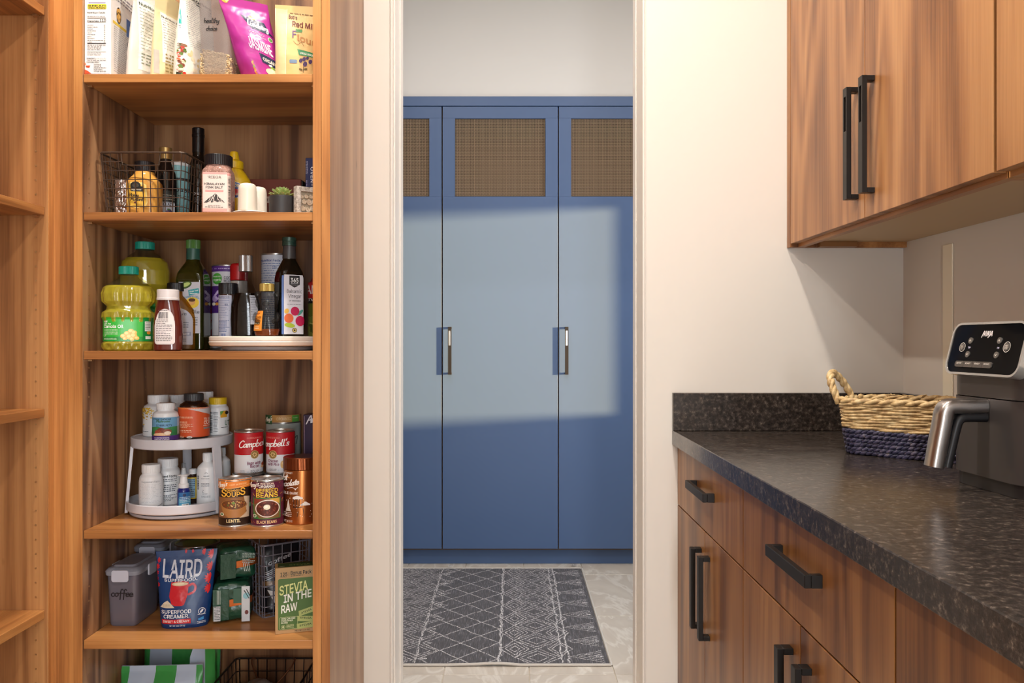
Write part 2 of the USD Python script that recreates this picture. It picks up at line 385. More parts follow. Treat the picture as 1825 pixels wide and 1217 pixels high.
class Art:
    """crop=(ox, oy, s): shapes are given in the pixels of an enlarged detail of the photograph (y down); c, by: the pixel of u=0 and v=0; k: pixels per metre"""
    def __init__(s, c, by, k, crop=(0, 0, 1), r=None): s.c, s.by, s.k, s.crop, s.r, s.it = c, by, k, crop, r, []
    def uv(s, P):
        P = np.array(P, float).reshape(-1, 2); ox, oy, sc = s.crop
        u, v = (ox + P[:, 0] * sc - s.c) / s.k, (s.by - oy - P[:, 1] * sc) / s.k
        if s.r: u = s.r * np.arcsin(np.clip(u / s.r, -1, 1))
        return np.stack([u, v], 1)
    def _tri(s, kind, V, F, col, layer):
        F = np.asarray(F); a = V[F]; ar = np.cross(a[:, 1] - a[:, 0], a[:, 2] - a[:, 0])
        F = np.where(ar[:, None] < 0, F[:, ::-1], F); used, inv = np.unique(F, return_inverse=True); V, F = V[used], inv.reshape(-1, 3)
        s.it.append((kind, V, F, srgb(col), layer)); return s
    def geom(s, kind, g, col, layer):
        for p in getattr(g, 'geoms', [g]):
            if p.is_empty or p.geom_type != 'Polygon' or p.area < 1e-9: continue
            v, f = trimesh.creation.triangulate_polygon(p, engine='earcut'); s._tri(kind, s.uv(v), f, col, layer)
        return s
    def rect(s, x0, y0, x1, y1, col, layer=0, kind='label', r=0):
        return s.geom(kind, rrect(x0, y0, x1, y1, r) if r else sbox(x0, y0, x1, y1), col, layer)
    def ell(s, x, y, a, b, col, layer=1, kind='picture', rot=0):
        g = affinity.scale(Point(0, 0).buffer(1, quad_segs=8), a, b)
        return s.geom(kind, affinity.translate(affinity.rotate(g, rot), x, y), col, layer)
    def poly(s, pts, col, layer=1, kind='picture'):
        g = Polygon(pts); return s.geom(kind, g if g.is_valid else g.buffer(0), col, layer)
    def line(s, pts, w, col, layer=1, kind='picture', sm=True):
        q = smooth_path(pts, 6) if sm and len(pts) > 2 else pts
        return s.geom(kind, LineString(q).buffer(w / 2, quad_segs=3), col, layer)
    def text(s, t, x0, y, x1, h, col, layer=2, bold=True, slope=0, shear=0, kind='lettering', arc=0, grow=0):
        """baseline from (x0, y); squeezed to end at x1; capitals h pixels tall"""
        v, f = text2d(t, bold); v = v.copy(); w = v[:, 0].max(); v[:, 0] = v[:, 0] / w * (x1 - x0); q = v[:, 0] / (x1 - x0)
        hh = h * (1 + grow * (q - 0.5)); X = x0 + v[:, 0] + shear * v[:, 1] * h; Y = y + slope * v[:, 0] - v[:, 1] * hh + arc * 4 * (q * (q - 1))
        return s._tri(kind, s.uv(np.stack([X, Y], 1)), f, col, layer)
    def script(s, t, x0, y, x1, xh, col, pen=0.13, layer=2, slope=0, shear=0.15, kind='lettering'):
        g = script2d(t, pen); b = g.bounds
        for p in getattr(g, 'geoms', [g]):
            v, f = trimesh.creation.triangulate_polygon(p, engine='earcut'); q = (v[:, 0] - b[0]) / (b[2] - b[0]) * (x1 - x0)
            s._tri(kind, s.uv(np.stack([x0 + q + shear * v[:, 1] * xh, y + slope * q - v[:, 1] * xh], 1)), f, col, layer)
        return s
    def small(s, x0, y0, x1, y1, n, col, layer=2, seed=1, fill=0.45, slope=0, kind='lettering'):
        """n rows of print too small to read"""
        r = random.Random(seed); dy = (y1 - y0) / n
        for i in range(n):
            y, x = y0 + i * dy, x0; end = x0 + (x1 - x0) * r.choice((1, 1, .9, .75, .6))
            while x < end:
                w = r.uniform(.06, .2) * (x1 - x0); xe = min(x + w, end)
                s.poly([(x, y + slope * (x - x0)), (xe, y + slope * (xe - x0)), (xe, y + dy * fill + slope * (xe - x0)), (x, y + dy * fill + slope * (x - x0))], col, layer, kind)
                x = xe + 0.035 * (x1 - x0)
        return s
    def bars(s, x0, y0, x1, y1, col, n=16, layer=2, seed=3, vertical=True, kind='picture'):
        r = random.Random(seed); L = (x1 - x0) if vertical else (y1 - y0); q = 0
        for i in range(n):
            w = L / n * r.uniform(.25, .8); a = i * L / n
            s.rect(*((x0 + a, y0, x0 + a + w, y1) if vertical else (x0, y0 + a, x1, y0 + a + w)), col, layer, kind)
        return s
    def facts(s, x0, y0, x1, y1, col='222222', title='Nutrition Facts', layer=2, slope=0, seed=2, thick=(.26, .62), rows=14, ink='8a8a8a'):
        """a nutrition table"""
        h, w = y1 - y0, x1 - x0
        if title: s.text(title, x0, y0 + .07 * h, x1, .06 * h, col, layer, slope=slope)
        for q in thick: s.poly([(x0, y0 + q * h), (x1, y0 + q * h + slope * w), (x1, y0 + (q + .018) * h + slope * w), (x0, y0 + (q + .018) * h)], col, layer, 'lettering')
        s.small(x0, y0 + .12 * h, x1, y1, rows, ink, layer, seed, .2, slope)
        return s
    def emit(s, parent, surf, m=None, off=0.0003, maxedge=0.005, base=None, step=0.0002):
        m = m or PRINT; done = {}
        root = base
        for kind in ('label', 'picture', 'lettering'):
            it = [q for q in s.it if q[0] == kind]
            if not it: continue
            Vs, Fs, Cs, n = [], [], [], 0
            for _, V, F, c, l in it:
                V3, F3 = np.column_stack([V, np.zeros(len(V))]), np.asarray(F)
                if maxedge and kind != 'lettering' and np.ptp(V, axis=0).max() > maxedge: V3, F3 = trimesh.remesh.subdivide_to_size(V3, F3, maxedge, max_iter=14)
                P = surf(V3[:, 0], V3[:, 1], np.full(len(V3), off + step * l))
                Vs.append(P); Fs.append(F3 + n); n += len(P); Cs.append(np.broadcast_to(c, (len(P), 3)))
            pm = part(root if root is not None else parent, kind, (np.vstack(Vs), np.vstack(Fs)), m, smooth=False)
            UsdGeom.PrimvarsAPI(pm).CreatePrimvar('Cd', Sdf.ValueTypeNames.Color3fArray, 'vertex').Set(Vt.Vec3fArray.FromNumpy(np.vstack(Cs).astype(np.float32)))
            if root is None and kind == 'label': root = pm
        return root
# ---------------------------------------------------------------- the room
DW, DB = 2.149, 2.297            # the doorway wall: pantry face and far face
YD, YK = 4.13, 4.186             # door fronts of the blue cabinets, their kick
XR, XL = 1.041, -1.37            # pantry side walls
def paint(key, c, rough=0.55):
    return mat(key, {'g': ('geometry', {}), 'n': ('noise_texture', {'scale': 220.0, 'detail': 2.0}), 'b': ('bump', {'strength': 0.06, 'distance': 0.001}),
                     'p': ('principled_bsdf', {'base_color': srgb(c), 'roughness': rough})}, [('g.position', 'n.vector'), ('n.fac', 'b.height'), ('b.normal', 'p.normal')])
WHITE = paint('wall_paint', 'e3dcd2', 0.6)
WHITE2 = paint('far_wall_paint', 'dcd8d4', 0.6)
TRIMW = paint('trim_paint', 'e6dfd6', 0.35)
CEIL = paint('ceiling_paint', 'e8e6e2', 0.8)

def struct(name, mesh, m, label, cat_, smooth=False):
    p = part('/World', name, mesh, m, smooth=smooth, label=label, kind='structure'); return p

JL, JR, JT = -0.318, 0.347, 2.42
struct('wall_front', cat([box(XL - .1, JL, DW, DB, 0, 2.9), box(JR, XR + .8, DW, DB, 0, 2.9), box(JL, JR, DW, DB, JT, 2.9), box(-2.9, XR + .8, DB - .02, DB, 2.9, 3.05)]), WHITE, 'white painted wall around the doorway', 'wall')
struct('wall_right', box(XR, XR + .1, -1.6, DW, 0, 2.9), WHITE, 'white painted wall behind the counter', 'wall')
struct('wall_left', box(XL - .1, XL, -1.6, DW, 0, 2.9), WHITE, 'white painted wall behind the left hand shelves', 'wall')
struct('wall_rear', box(XL - .1, XR + .1, -1.7, -1.6, 0, 2.9), WHITE, 'white painted wall behind the viewer', 'wall')
struct('ceiling', box(XL - .1, XR + .1, -1.7, DB, 2.9, 3.0), CEIL, 'white pantry ceiling', 'ceiling')
struct('ceiling_far', box(-2.9, 1.75, DB - .02, 5.0, 3.05, 3.15), CEIL, 'white ceiling of the room beyond', 'ceiling')
struct('wall_far', cat([box(-2.9, 1.75, 4.80, 4.90, 0, 3.05), box(-2.0, 1.6, YD + .012, 4.80, 2.402, 3.05)]), WHITE2, 'pale wall above the blue cabinets', 'wall')
WX, WY0, WY1, WZ0, WZ1 = 1.6, 2.42, 3.565, 0.80, 1.915
struct('wall_far_right', cat([box(WX, WX + .12, DB, WY0, 0, 3.05), box(WX, WX + .12, WY1, 4.9, 0, 3.05), box(WX, WX + .12, WY0, WY1, 0, WZ0), box(WX, WX + .12, WY0, WY1, WZ1, 3.05)]), WHITE2, 'pale side wall of the room beyond', 'wall')
struct('wall_far_left', box(-3.0, -2.9, DB, 4.9, 0, 3.05), WHITE2, 'pale side wall of the room beyond', 'wall')
w = struct('window_1', cat([box(WX + .01, WX + .09, WY0, WY0 + .03, WZ0, WZ1), box(WX + .01, WX + .09, WY1 - .03, WY1, WZ0, WZ1), box(WX + .01, WX + .09, WY0 + .03, WY1 - .03, WZ0, WZ0 + .03), box(WX + .01, WX + .09, WY0 + .03, WY1 - .03, WZ1 - .03, WZ1)]), TRIMW, 'window frame of the room beyond', 'window')

# door trim: beads and stops of the cased opening
def trim_side(sgn, x):
    # x: face of the jamb; sgn: direction into the opening
    q = lambda a, b: (min(x + sgn * a, x + sgn * b), max(x + sgn * a, x + sgn * b))
    ms = [box(*q(-.0045, .0), DW - .004, DW + .0, 0, JT)]
    return ms
t1 = struct('trim_1', cat([box(JL - .0055, JL, DW - .005, DW, 0, JT + .006, .0012), box(JL, JL + .0045, DW + .018, DB, 0, JT, .001), box(JL, JL + .008, DB - .045, DB + .004, 0, JT, .001)]), TRIMW, 'white painted bead and stop on the left jamb', 'trim')
t2 = struct('trim_2', cat([box(JR, JR + .0055, DW - .005, DW, 0, JT + .006, .0012), box(JR - .003, JR, DB - .045, DB + .004, 0, JT, .001)]), TRIMW, 'white painted bead and stop on the right jamb', 'trim')

# floor and its tiles
GROUT = plain('d8cdbd', 0.8)
TILE = [mat(f'floor_tile_{i}', {'g': ('geometry', {}), 'm': ('mapping', {'location': (i * 3.7, i * 1.9, 0), 'rotation': (0, 0, 0.5 + i), 'scale': (3.2, 1.4, 1)}),
        'n': ('noise_texture', {'scale': 1.6, 'detail': 6.0, 'distortion': 1.2}), 'r': ('rgb_ramp', {'ramp': [(0.3, srgb('bdb1a4')), (0.48, srgb('cabfb2')), (0.52, srgb('dcd4c9')), (0.56, srgb('c8bdb0')), (0.8, srgb('d3cabd'))]}),
        'p': ('principled_bsdf', {'roughness': 0.42})}, [('g.position', 'm.vector'), ('m.vector', 'n.vector'), ('n.fac', 'r.fac'), ('r.color', 'p.base_color')]) for i in range(5)]
fl = struct('floor', box(-3.0, 1.75, -1.7, 4.95, -.06, -.004), GROUT, 'beige stone tile floor', 'floor')
gx, gy = .2965, .598
for i in range(-8, 7):
    for j in range(-8, 4):
        x0, y0 = .061 + .2965 * i, 3.39 + gy * j
        x1, y1 = x0 + gx - .003, y0 + gy - .003
        if x1 > 1.6 or x0 < -1.8 or y0 > 4.3 or y1 < -1.2 or (y1 < DW and (x0 < -1.3 or x1 > 1.0)): continue
        part(fl, 'tile', box(x0, x1, y0, y1, -.008, 0, .0012), TILE[(i * 3 + j * 7) % 5], smooth=False)

# ---------------------------------------------------------------- blue cabinets beyond the doorway
BLUE = mat('blue_lacquer', {'g': ('geometry', {}), 'n': ('noise_texture', {'scale': 3.0, 'detail': 2.0}), 'b': ('bump', {'strength': 0.03, 'distance': 0.004}),
      'p': ('principled_bsdf', {'base_color': srgb('465f88'), 'roughness': 0.48, 'specular_ior_level': 0.55})}, [('g.position', 'n.vector'), ('n.fac', 'b.height'), ('b.normal', 'p.normal')])
DARKIN = plain('6a5646', 0.8)
BRONZE = plain('2b2724', 0.42, 0.6)
BRASSW = plain('bba288', 0.4, 0.25)
NICKEL = plain('d8d4cb', 0.25, 0.8)
S0, SW = -0.362 * YD / 4.186, 0.602 * YD / 4.186
zc = lambda py, Y=YD: EYE - (py - CY) * Y / FPX
DOORT, DOORB = zc(190), zc(978)
def bar_handle(vertical, L, prot, bw, bt, slot=False):
    """bar pull in local space: door face is the plane y=0, bar towards -y; centre at the origin; bar along z or x"""
    ms = [box(-bw / 2, bw / 2, -prot, -prot + bt, -L / 2, L / 2, .0008), box(-bw / 2, bw / 2, -prot + bt, 0, L / 2 - bt, L / 2, .0006), box(-bw / 2, bw / 2, -prot + bt, 0, -L / 2, -L / 2 + bt, .0006)]
    if slot:
        a, b, sw = L / 2 - L * .08, L / 2 - L * .39, bw * .27
        ms[0] = cat([box(-bw / 2, bw / 2, -prot, -prot + bt, -L / 2, b), box(-bw / 2, bw / 2, -prot, -prot + bt, a, L / 2),
                     box(-bw / 2, -sw, -prot, -prot + bt, b, a), box(sw, bw / 2, -prot, -prot + bt, b, a)])
    m = cat(ms)
    if not vertical: m = turned(m, (0, 1, 0), 90)
    return m
def slot_inlay(L, prot, bw, bt):
    return box(-bw * .27, bw * .27, -prot + bt * .35, -prot + bt, L / 2 - L * .39, L / 2 - L * .08)

def weave(w, h, p=.0078, r=.0015):
    """woven wire cloth in the xz plane, centred"""
    ms, nx, nz = [], int(w / p), int(h / p)
    for k in range(nx + 1):
        x = -w / 2 + (w - nx * p) / 2 + k * p; zz = np.linspace(-h / 2, h / 2, nz * 4 + 1)
        ms.append(tube(np.stack([np.full_like(zz, x), .0014 * np.cos((zz + h / 2) / p * np.pi + np.pi * k), zz], 1), r, 4))
    for k in range(nz + 1):
        z = -h / 2 + (h - nz * p) / 2 + k * p; xx = np.linspace(-w / 2, w / 2, nx * 4 + 1)
        ms.append(tube(np.stack([xx, -.0014 * np.cos((xx + w / 2) / p * np.pi + np.pi * k), np.full_like(xx, z)], 1), r, 4))
    return cat(ms)
FR = .0655
GZ0, GZ1 = zc(350), zc(211)
WEAVE = weave(SW - 2 * FR + .006, GZ1 - GZ0 + .006)
def tall_cabinet(x, label):
    t = T('tall_cabinet', label, 'cabinet', (x, YD, 0), group=None)
    w = SW
    part(t, 'carcass', cat([box(.001, .019, .022, .6, .08, DOORT), box(w - .019, w - .001, .022, .6, .08, DOORT), box(.019, w - .019, .58, .6, .08, DOORT), box(.019, w - .019, .022, .58, .08, .098), box(.019, w - .019, .022, .58, DOORT - .018, DOORT), box(.019, w - .019, .05, .58, 1.80, 1.818)]), DARKIN, smooth=False)
    g = .0028
    d = part(t, 'door', cat([box(g, w - g, 0, .020, DOORB, GZ0, .001), box(g, w - g, 0, .020, GZ1, DOORT, .001), box(g, FR, 0, .020, GZ0, GZ1), box(w - FR, w - g, 0, .020, GZ0, GZ1)]), BLUE, smooth=False)
    part(d, 'wire_grille', moved(WEAVE, w / 2, .013, (GZ0 + GZ1) / 2), BRASSW, smooth=60, kind='stuff', label='brass coloured woven wire grille')
    h = part(d, 'handle', moved(bar_handle(True, .242, .034, .017, .010, True), .041, 0, (zc(583, 4.1) + zc(667, 4.1)) / 2), BRONZE, smooth=False, label='dark bar handle with a slot')
    part(d, 'inlay', moved(slot_inlay(.242, .034, .017, .010), .041, 0, (zc(583, 4.1) + zc(667, 4.1)) / 2), NICKEL, smooth=False)
    return t
tall_cabinet(S0 - SW, 'blue tall cabinet with wire grille, leftmost through the doorway')
tall_cabinet(S0, 'blue tall cabinet with wire grille, the middle one through the doorway')
tall_cabinet(S0 + SW, 'blue tall cabinet with wire grille, rightmost through the doorway')
t = T('cabinet_cornice', 'long flat blue top rail above the tall blue cabinets', 'cornice', (0, YD, 2.402))
part(t, 'rail', box(S0 - SW - .6, S0 + 2 * SW + .3, -.004, .6, DOORT + .003 - 2.402, 0, .001), BLUE, smooth=False)
t = T('toe_kick', 'recessed dark blue toe kick under the tall blue cabinets', 'toe kick', (0, YK, 0))
part(t, 'board', box(S0 - SW - .6, S0 + 2 * SW + .3, 0, .018, 0.0005, .0795), BLUE, smooth=False)

# rug
RUG = mat('rug_pile', {'g': ('geometry', {}), 'm': ('mapping', {'scale': (260, 14, 1)}), 'n': ('noise_texture', {'scale': 1.0, 'detail': 4.0, 'roughness': 0.7}), 'm2': ('mapping', {'scale': (4, 4, 1)}), 'n2': ('noise_texture', {'scale': 1.0, 'detail': 3.0}),
      'r': ('rgb_ramp', {'ramp': [(0.35, srgb('302d30')), (0.52, srgb('433f43')), (0.60, srgb('5f5b60')), (0.70, srgb('97939a'))]}), 'b': ('bump', {'strength': 0.5, 'distance': 0.002}),
      'p': ('principled_bsdf', {'roughness': 0.75, 'sheen_weight': 0.2})}, [('g.position', 'm.vector'), ('m.vector', 'n.vector'), ('n.fac', 'r.fac'), ('r.color', 'p.base_color'), ('n.fac', 'b.height'), ('b.normal', 'p.normal')])
RUGW = mat('rug_pattern', {'g': ('geometry', {}), 'm': ('mapping', {'scale': (230, 60, 1)}), 'n': ('noise_texture', {'scale': 1.0, 'detail': 3.0, 'roughness': 0.7}),
      'r': ('rgb_ramp', {'ramp': [(0.40, srgb('5a565a')), (0.50, srgb('bdb9ba')), (0.7, srgb('efebe9'))]}), 'p': ('principled_bsdf', {'roughness': 0.8})},
      [('g.position', 'm.vector'), ('m.vector', 'n.vector'), ('n.fac', 'r.fac'), ('r.color', 'p.base_color')])
RX0, RX1, RY0, RY1 = -1.45, .352, 2.86, 4.075
t = T('rug', 'charcoal runner rug with worn white diamond and zigzag pattern', 'rug', (0, 0, 0))
rp = []
def rl(p0, p1, w=.008, jit=.0016):
    w = w * .62
    n = max(2, int(np.hypot(p1[0] - p0[0], p1[1] - p0[1]) / .02)); q = np.linspace(p0, p1, n + 1); q = q + RNG.normal(0, jit, q.shape)
    g = LineString(q).buffer(w / 2, cap_style=2, quad_segs=2).intersection(sbox(RX0 + .012, RY0 + .012, RX1 - .012, RY1 - .012))
    for p in getattr(g, 'geoms', [g]):
        if p.geom_type == 'Polygon' and p.area > 1e-7: rp.append(p)
def zig(x0, x1, P, y0, w=.008):       # diamond lattice of one cell width
    n = int((RY1 - y0) / P) + 2
    for i in range(n):
        y = y0 + i * P; xm = (x0 + x1) / 2
        rl((x0, y), (xm, y + P / 2), w); rl((xm, y + P / 2), (x1, y), w); rl((x0, y), (xm, y - P / 2), w); rl((xm, y - P / 2), (x1, y), w)
def nested(xm, hw, P, y0, rings, w=.007):
    n = int((RY1 - y0) / P) + 2
    for i in range(n):
        for q in rings:
            y = y0 + i * P
            for sx in (-1, 1):
                for sy in (-1, 1): rl((xm + sx * hw * q, y), (xm, y + sy * P / 2 * q), w)
for x, w_ in ((-.346, .007), (-.045, .011), (-.040, .006), (.180, .010), (.204, .010), (-.352, .005)): rl((x, RY0), (x, RY1), w_, .0028)
zig(-.340, -.195, .150, RY0 + .05); zig(-.195, -.050, .150, RY0 + .05)
for i in range(9): rp.append(affinity.scale(Point(-.312 + RNG.normal(0, .003), RY0 + .05 + i * .150).buffer(.008, quad_segs=3), 1.5, .9))
for y0 in (RY0 + .06, RY0 + .06 + .0825): pass
nested(.094, .084, .165, RY0 + .06, (1.0, .78, .45)); nested(.010, .052, .165, RY0 + .1425, (1.0, .7, .35)); nested(.178, .05, .165, RY0 + .1425, (.9, .6))
for i in range(9):
    y = RY0 + .07 + i * .15
    for q, x0 in ((1, .212), (.7, .245), (.4, .275)):
        for sy in (-1, 1): rl((x0, y), (.33, y + sy * .06 * q * .9), .006)
    rp.append(affinity.scale(Point(.318, y).buffer(.009, quad_segs=3), 1.6, .9))
nested(-.46, .105, .17, RY0 + .04, (1.0, .8, .6, .35)); nested(-.57, .1, .17, RY0 + .125, (1.0, .8, .55)); nested(-.68, .105, .17, RY0 + .04, (1.0, .8, .6, .35)); nested(-.352, .09, .17, RY0 + .125, (.8, .55))
rp = list(getattr(g_ := unary_union([p.buffer(.0001) for p in rp if p.geom_type == 'Polygon']), 'geoms', [g_]))
V, Fc, n = [], [], 0
for p in rp:
    v, f = trimesh.creation.triangulate_polygon(p, engine='earcut'); V.append(np.column_stack([v, np.full(len(v), .0085)])); f = np.asarray(f); a = v[f]
    f = np.where((np.cross(a[:, 1] - a[:, 0], a[:, 2] - a[:, 0]))[:, None] < 0, f[:, ::-1], f); Fc.append(f + n); n += len(v)
pl = part(t, 'pile', box(RX0 + .006, RX1 - .006, RY0 + .006, RY1 - .006, .0005, .008, .002), RUG, smooth=False)
part(pl, 'woven_pattern', (np.vstack(V), np.vstack(Fc)), RUGW, smooth=False, label='worn white woven pattern')
hem = [(RX0, RY0), (-.12, RY0), (-.06, RY0 - .002), (.0, RY0), (RX1 - .004, RY0), (RX1, RY0 + .004), (RX1, RY1 - .004), (RX1 - .004, RY1), (RX0, RY1)]
hp = np.array([(x, y, .0055) for x, y in hem] )
hz = np.concatenate([np.linspace(hp[i], hp[i + 1], 12, endpoint=False) for i in range(len(hp) - 1)] + [np.linspace(hp[-1], hp[0], 12, endpoint=False)])
hz[:, 2] += np.where((hz[:, 1] < RY0 + .01) & (np.abs(hz[:, 0] + .06) < .09), .006 * np.cos((hz[:, 0] + .06) / .09 * np.pi / 2), 0)
part(t, 'hem', tube(hz, .0050, 6, closed=True), plain('c9c2ba', .8))

# ---------------------------------------------------------------- pantry shelving facing the viewer
YF = 1.75                       # its front
XI0, XI1 = -.930, -.431
SHELF = [(1.730, 1.712), (1.4302, 1.412), (1.1292, 1.111), (.740, .722), (.502, .483), (.205, .187)]
t = T('shelving_unit', 'walnut built-in pantry shelving with six shelves of groceries', 'shelving unit', (0, 0, 0))
part(t, 'side_panel', box(-.9485, XI0, YF, 2.12, 0.0, 2.6, .0008), wood('z', 1, .95, gray=.42, cathedral=1.2, ring=.24), smooth=False)  # greyed wood: cool light inside the unit put into the colour
part(t, 'side_panel', box(XI1, -.4135, YF, 2.12, 0.0, 2.6, .0008), wood('z', 2, .95, gray=.15), smooth=False)
part(t, 'end_panel', box(-.4125, -.394, YF + .0005, DW - .001, 0.0, 2.6, .0008), wood('z', 3, 1.12, gray=.66, streak=.5, cathedral=.4), smooth=False)  # wood greyed: cooler doorway light put into its colour
for x0_, x1_, sd in ((-.9485, XI0, 5), (XI1, -.4135, 6), (-.4125, -.394, 7)):
    part(t, 'lit_edge', box(x0_, x1_, YF - .0012, YF - .0001, 0.0, 2.6), wood('z', sd, 1.2), smooth=False)  # added strips in brighter wood: warm downlight put into the colour
part(t, 'back_panel', box(XI0, XI1, 2.10, 2.118, 0.0, 2.6), wood('z', 4, .86, gray=.35, cathedral=.6, ring=.18), smooth=False)  # greyer and darker: dim cool interior put into the wood colour
PIN = plain('c9a070', .3, .8)
for i, (zt, zb) in enumerate(SHELF):
    sh = part(t, 'shelf', box(XI0 + .001, XI1 - .001, YF + .002, 2.099, zb, zt, .0008), wood('x', 10 + i, 1.08), smooth=False)
    for x in (XI0, XI1):
        part(sh, 'shelf_pin', cat([box(min(x, x + (.009 if x == XI0 else -.009)), max(x, x + (.009 if x == XI0 else -.009)), 1.772, 1.780, zb - .004, zb - .0003)]), PIN, smooth=False)
hm = []
for x, sg in ((XI0, 1), (XI1, -1)):
    for Yh in (1.776, 2.05):
        for k in range(75):
            z = .1 + .032 * k
            if any(zb - .01 < z < zt + .005 for zt, zb in SHELF): continue
            c = trimesh.creation.cylinder(.0021, .0006, sections=8); c.apply_transform(trimesh.transformations.rotation_matrix(math.pi / 2, (0, 1, 0))); c.apply_translation((x + sg * .0002, Yh, z)); hm.append(c)
part(t, 'pin_sleeves', cat(hm), PIN, smooth=False, kind='stuff')

# filler post in the corner and the shelving along the left
t = T('corner_post', 'tall walnut filler post between the two runs of shelving', 'post', (0, 0, 0))
part(t, 'filler', box(-1.03, -.9490, YF + .0002, YF + .022, 0, 2.6, .0006), wood('z', 21, 1.28), smooth=False)
YP, XF = 1.731, -.9935
t = T('side_shelving', 'walnut shelving along the left wall, seen from its open front', 'shelving unit', (0, 0, 0))
part(t, 'lit_edge', box(XF + .0001, XF + .0011, YP, YP + .0185, 0, 2.6), wood('z', 25, 1.25), smooth=False)  # added strip, warm light on the front edge put into its tone
part(t, 'end_panel', box(-1.365, XF, YP, YP + .0185, 0, 2.6, .0008), wood('z', 22, 1.0, cathedral=1.3, gray=.15), smooth=False)
part(t, 'end_panel', box(-1.365, XF, -.5, -.4815, 0, 2.6, .0008), wood('z', 23), smooth=False)
part(t, 'back_panel', box(-1.369, -1.351, -.48, YP - .001, 0, 2.6), wood('z', 24), smooth=False)
LS = [1.848, 1.420, .988, .557, .126, 2.28]
hm = []
for i, z in enumerate(LS):
    sh = part(t, 'shelf', box(-1.350, -1.0008, -.480, YP - .001, z, z + .018, .0008), wood('y', 30 + i), smooth=False)
    part(sh, 'shelf_pin', box(-1.022, -1.012, YP - .010, YP, z - .0045, z - .0003), PIN, smooth=False)
for xh in (-1.020, -1.30):
    for k in range(75):
        z = .11 + .0308 * k
        if any(q - .012 < z < q + .024 for q in LS): continue
        c = trimesh.creation.cylinder(.0021, .0006, sections=8); c.apply_transform(trimesh.transformations.rotation_matrix(math.pi / 2, (1, 0, 0))); c.apply_translation((xh, YP - .0002, z)); hm.append(c)
part(t, 'pin_sleeves', cat(hm), PIN, smooth=False, kind='stuff')

# ---------------------------------------------------------------- counter side
GRAN = mat('black_granite', {'g': ('geometry', {}), 'n': ('noise_texture', {'scale': 95.0, 'detail': 6.0, 'roughness': 0.7}), 'v': ('voronoi_texture', {'scale': 150.0}), 'w': ('noise_texture', {'scale': 16.0, 'detail': 4.0}),
      'r': ('rgb_ramp', {'ramp': [(0.30, srgb('1b1816')), (0.50, srgb('322b27')), (0.60, srgb('4c433c')), (0.70, srgb('7b7066')), (0.80, srgb('b9afa2'))]}),
      'sp': ('rgb_ramp', {'ramp': [(0.0, (0.5, 0.47, 0.43)), (0.07, (0.03, 0.03, 0.03)), (0.1, (0, 0, 0))]}), 'ad': ('mix', {'mix_type': 'add', 'fac': 0.25}),
      'rr': ('math', {'math_type': 'multiply_add', 'value2': 0.16, 'value3': 0.10}), 'b': ('bump', {'strength': 0.3, 'distance': 0.0010}),
      'p': ('principled_bsdf', {'specular_ior_level': 0.5})},
      [('g.position', 'n.vector'), ('g.position', 'v.vector'), ('g.position', 'w.vector'), ('n.fac', 'r.fac'), ('v.distance', 'sp.fac'), ('r.color', 'ad.color1'), ('sp.color', 'ad.color2'), ('ad.color', 'p.base_color'),
       ('w.fac', 'rr.value1'), ('rr.value', 'p.roughness'), ('n.fac', 'b.height'), ('b.normal', 'p.normal')])
CT = .914
t = T('countertop', 'leathered black granite worktop running along the right wall', 'countertop', (0, 0, CT))
part(t, 'slab', box(.4254, XR - .0005, .305, DW - .0005, -.038, 0, .0015), GRAN, smooth=False)
t = T('backsplash', 'low black granite upstand along the counter walls', 'backsplash', (0, 0, CT))
part(t, 'end_upstand', box(.4254, XR - .0005, DW - .0205, DW - .0005, .0005, .100, .001), GRAN, smooth=False)
part(t, 'side_upstand', box(XR - .0205, XR - .0005, .305, DW - .021, .0005, .100, .001), GRAN, smooth=False)

BLK = plain('23201e', 0.42, 0.5)
XC = .44
def base_cabinet(y1, label, seed):
    y0 = y1 - .6095; t = T('base_cabinet', label, 'cabinet', (XC, y0, 0)); W = .6095
    part(t, 'carcass', cat([box(.021, .58, .001, .019, .1, .874), box(.021, .58, W - .019, W - .001, .1, .874), box(.021, .58, .019, W - .019, .1, .118), box(.56, .58, .019, W - .019, .118, .874), box(.021, .08, .019, W - .019, .856, .874), box(.021, .1, .019, W - .019, .70, .718)]), wood('z', seed + 5), smooth=False)
    part(t, 'plinth', box(.07, .088, .001, W - .001, .0005, .0995), wood('y', seed + 6), smooth=False)
    g = .0016
    d = part(t, 'drawer', box(0, .02, g, W - g, .7185, .872, .0007), wood('z', seed, .66), smooth=False)  # darker tone here and on the doors: worktop shade put into the wood
    rot = lambda m: turned(m, (0, 0, 1), -90)       # face towards -x
    part(d, 'handle', moved(rot(bar_handle(False, .178, .026, .019, .010)), 0, W / 2, .8095), BLK, smooth=False, label='matte black bar handle')
    for k in (0, 1):
        d = part(t, 'door', box(0, .02, g + k * W / 2, (1 + k) * W / 2 - g, .103, .7155, .0007), wood('z', seed + 1 + k, .66), smooth=False)
        part(d, 'handle', moved(rot(bar_handle(True, .186, .025, .019, .010)), 0, W / 2 + (k - .5) * .078, .577), BLK, smooth=False, label='matte black bar handle')
    return t
base_cabinet(DW - .0008, 'walnut base cabinet at the doorway end of the counter', 40)
base_cabinet(DW - .0008 - .6105, 'walnut base cabinet second from the doorway, under the granite worktop', 50)
base_cabinet(DW - .0008 - 1.221, 'walnut base cabinet nearest the viewer, cut by the bottom right corner', 60)

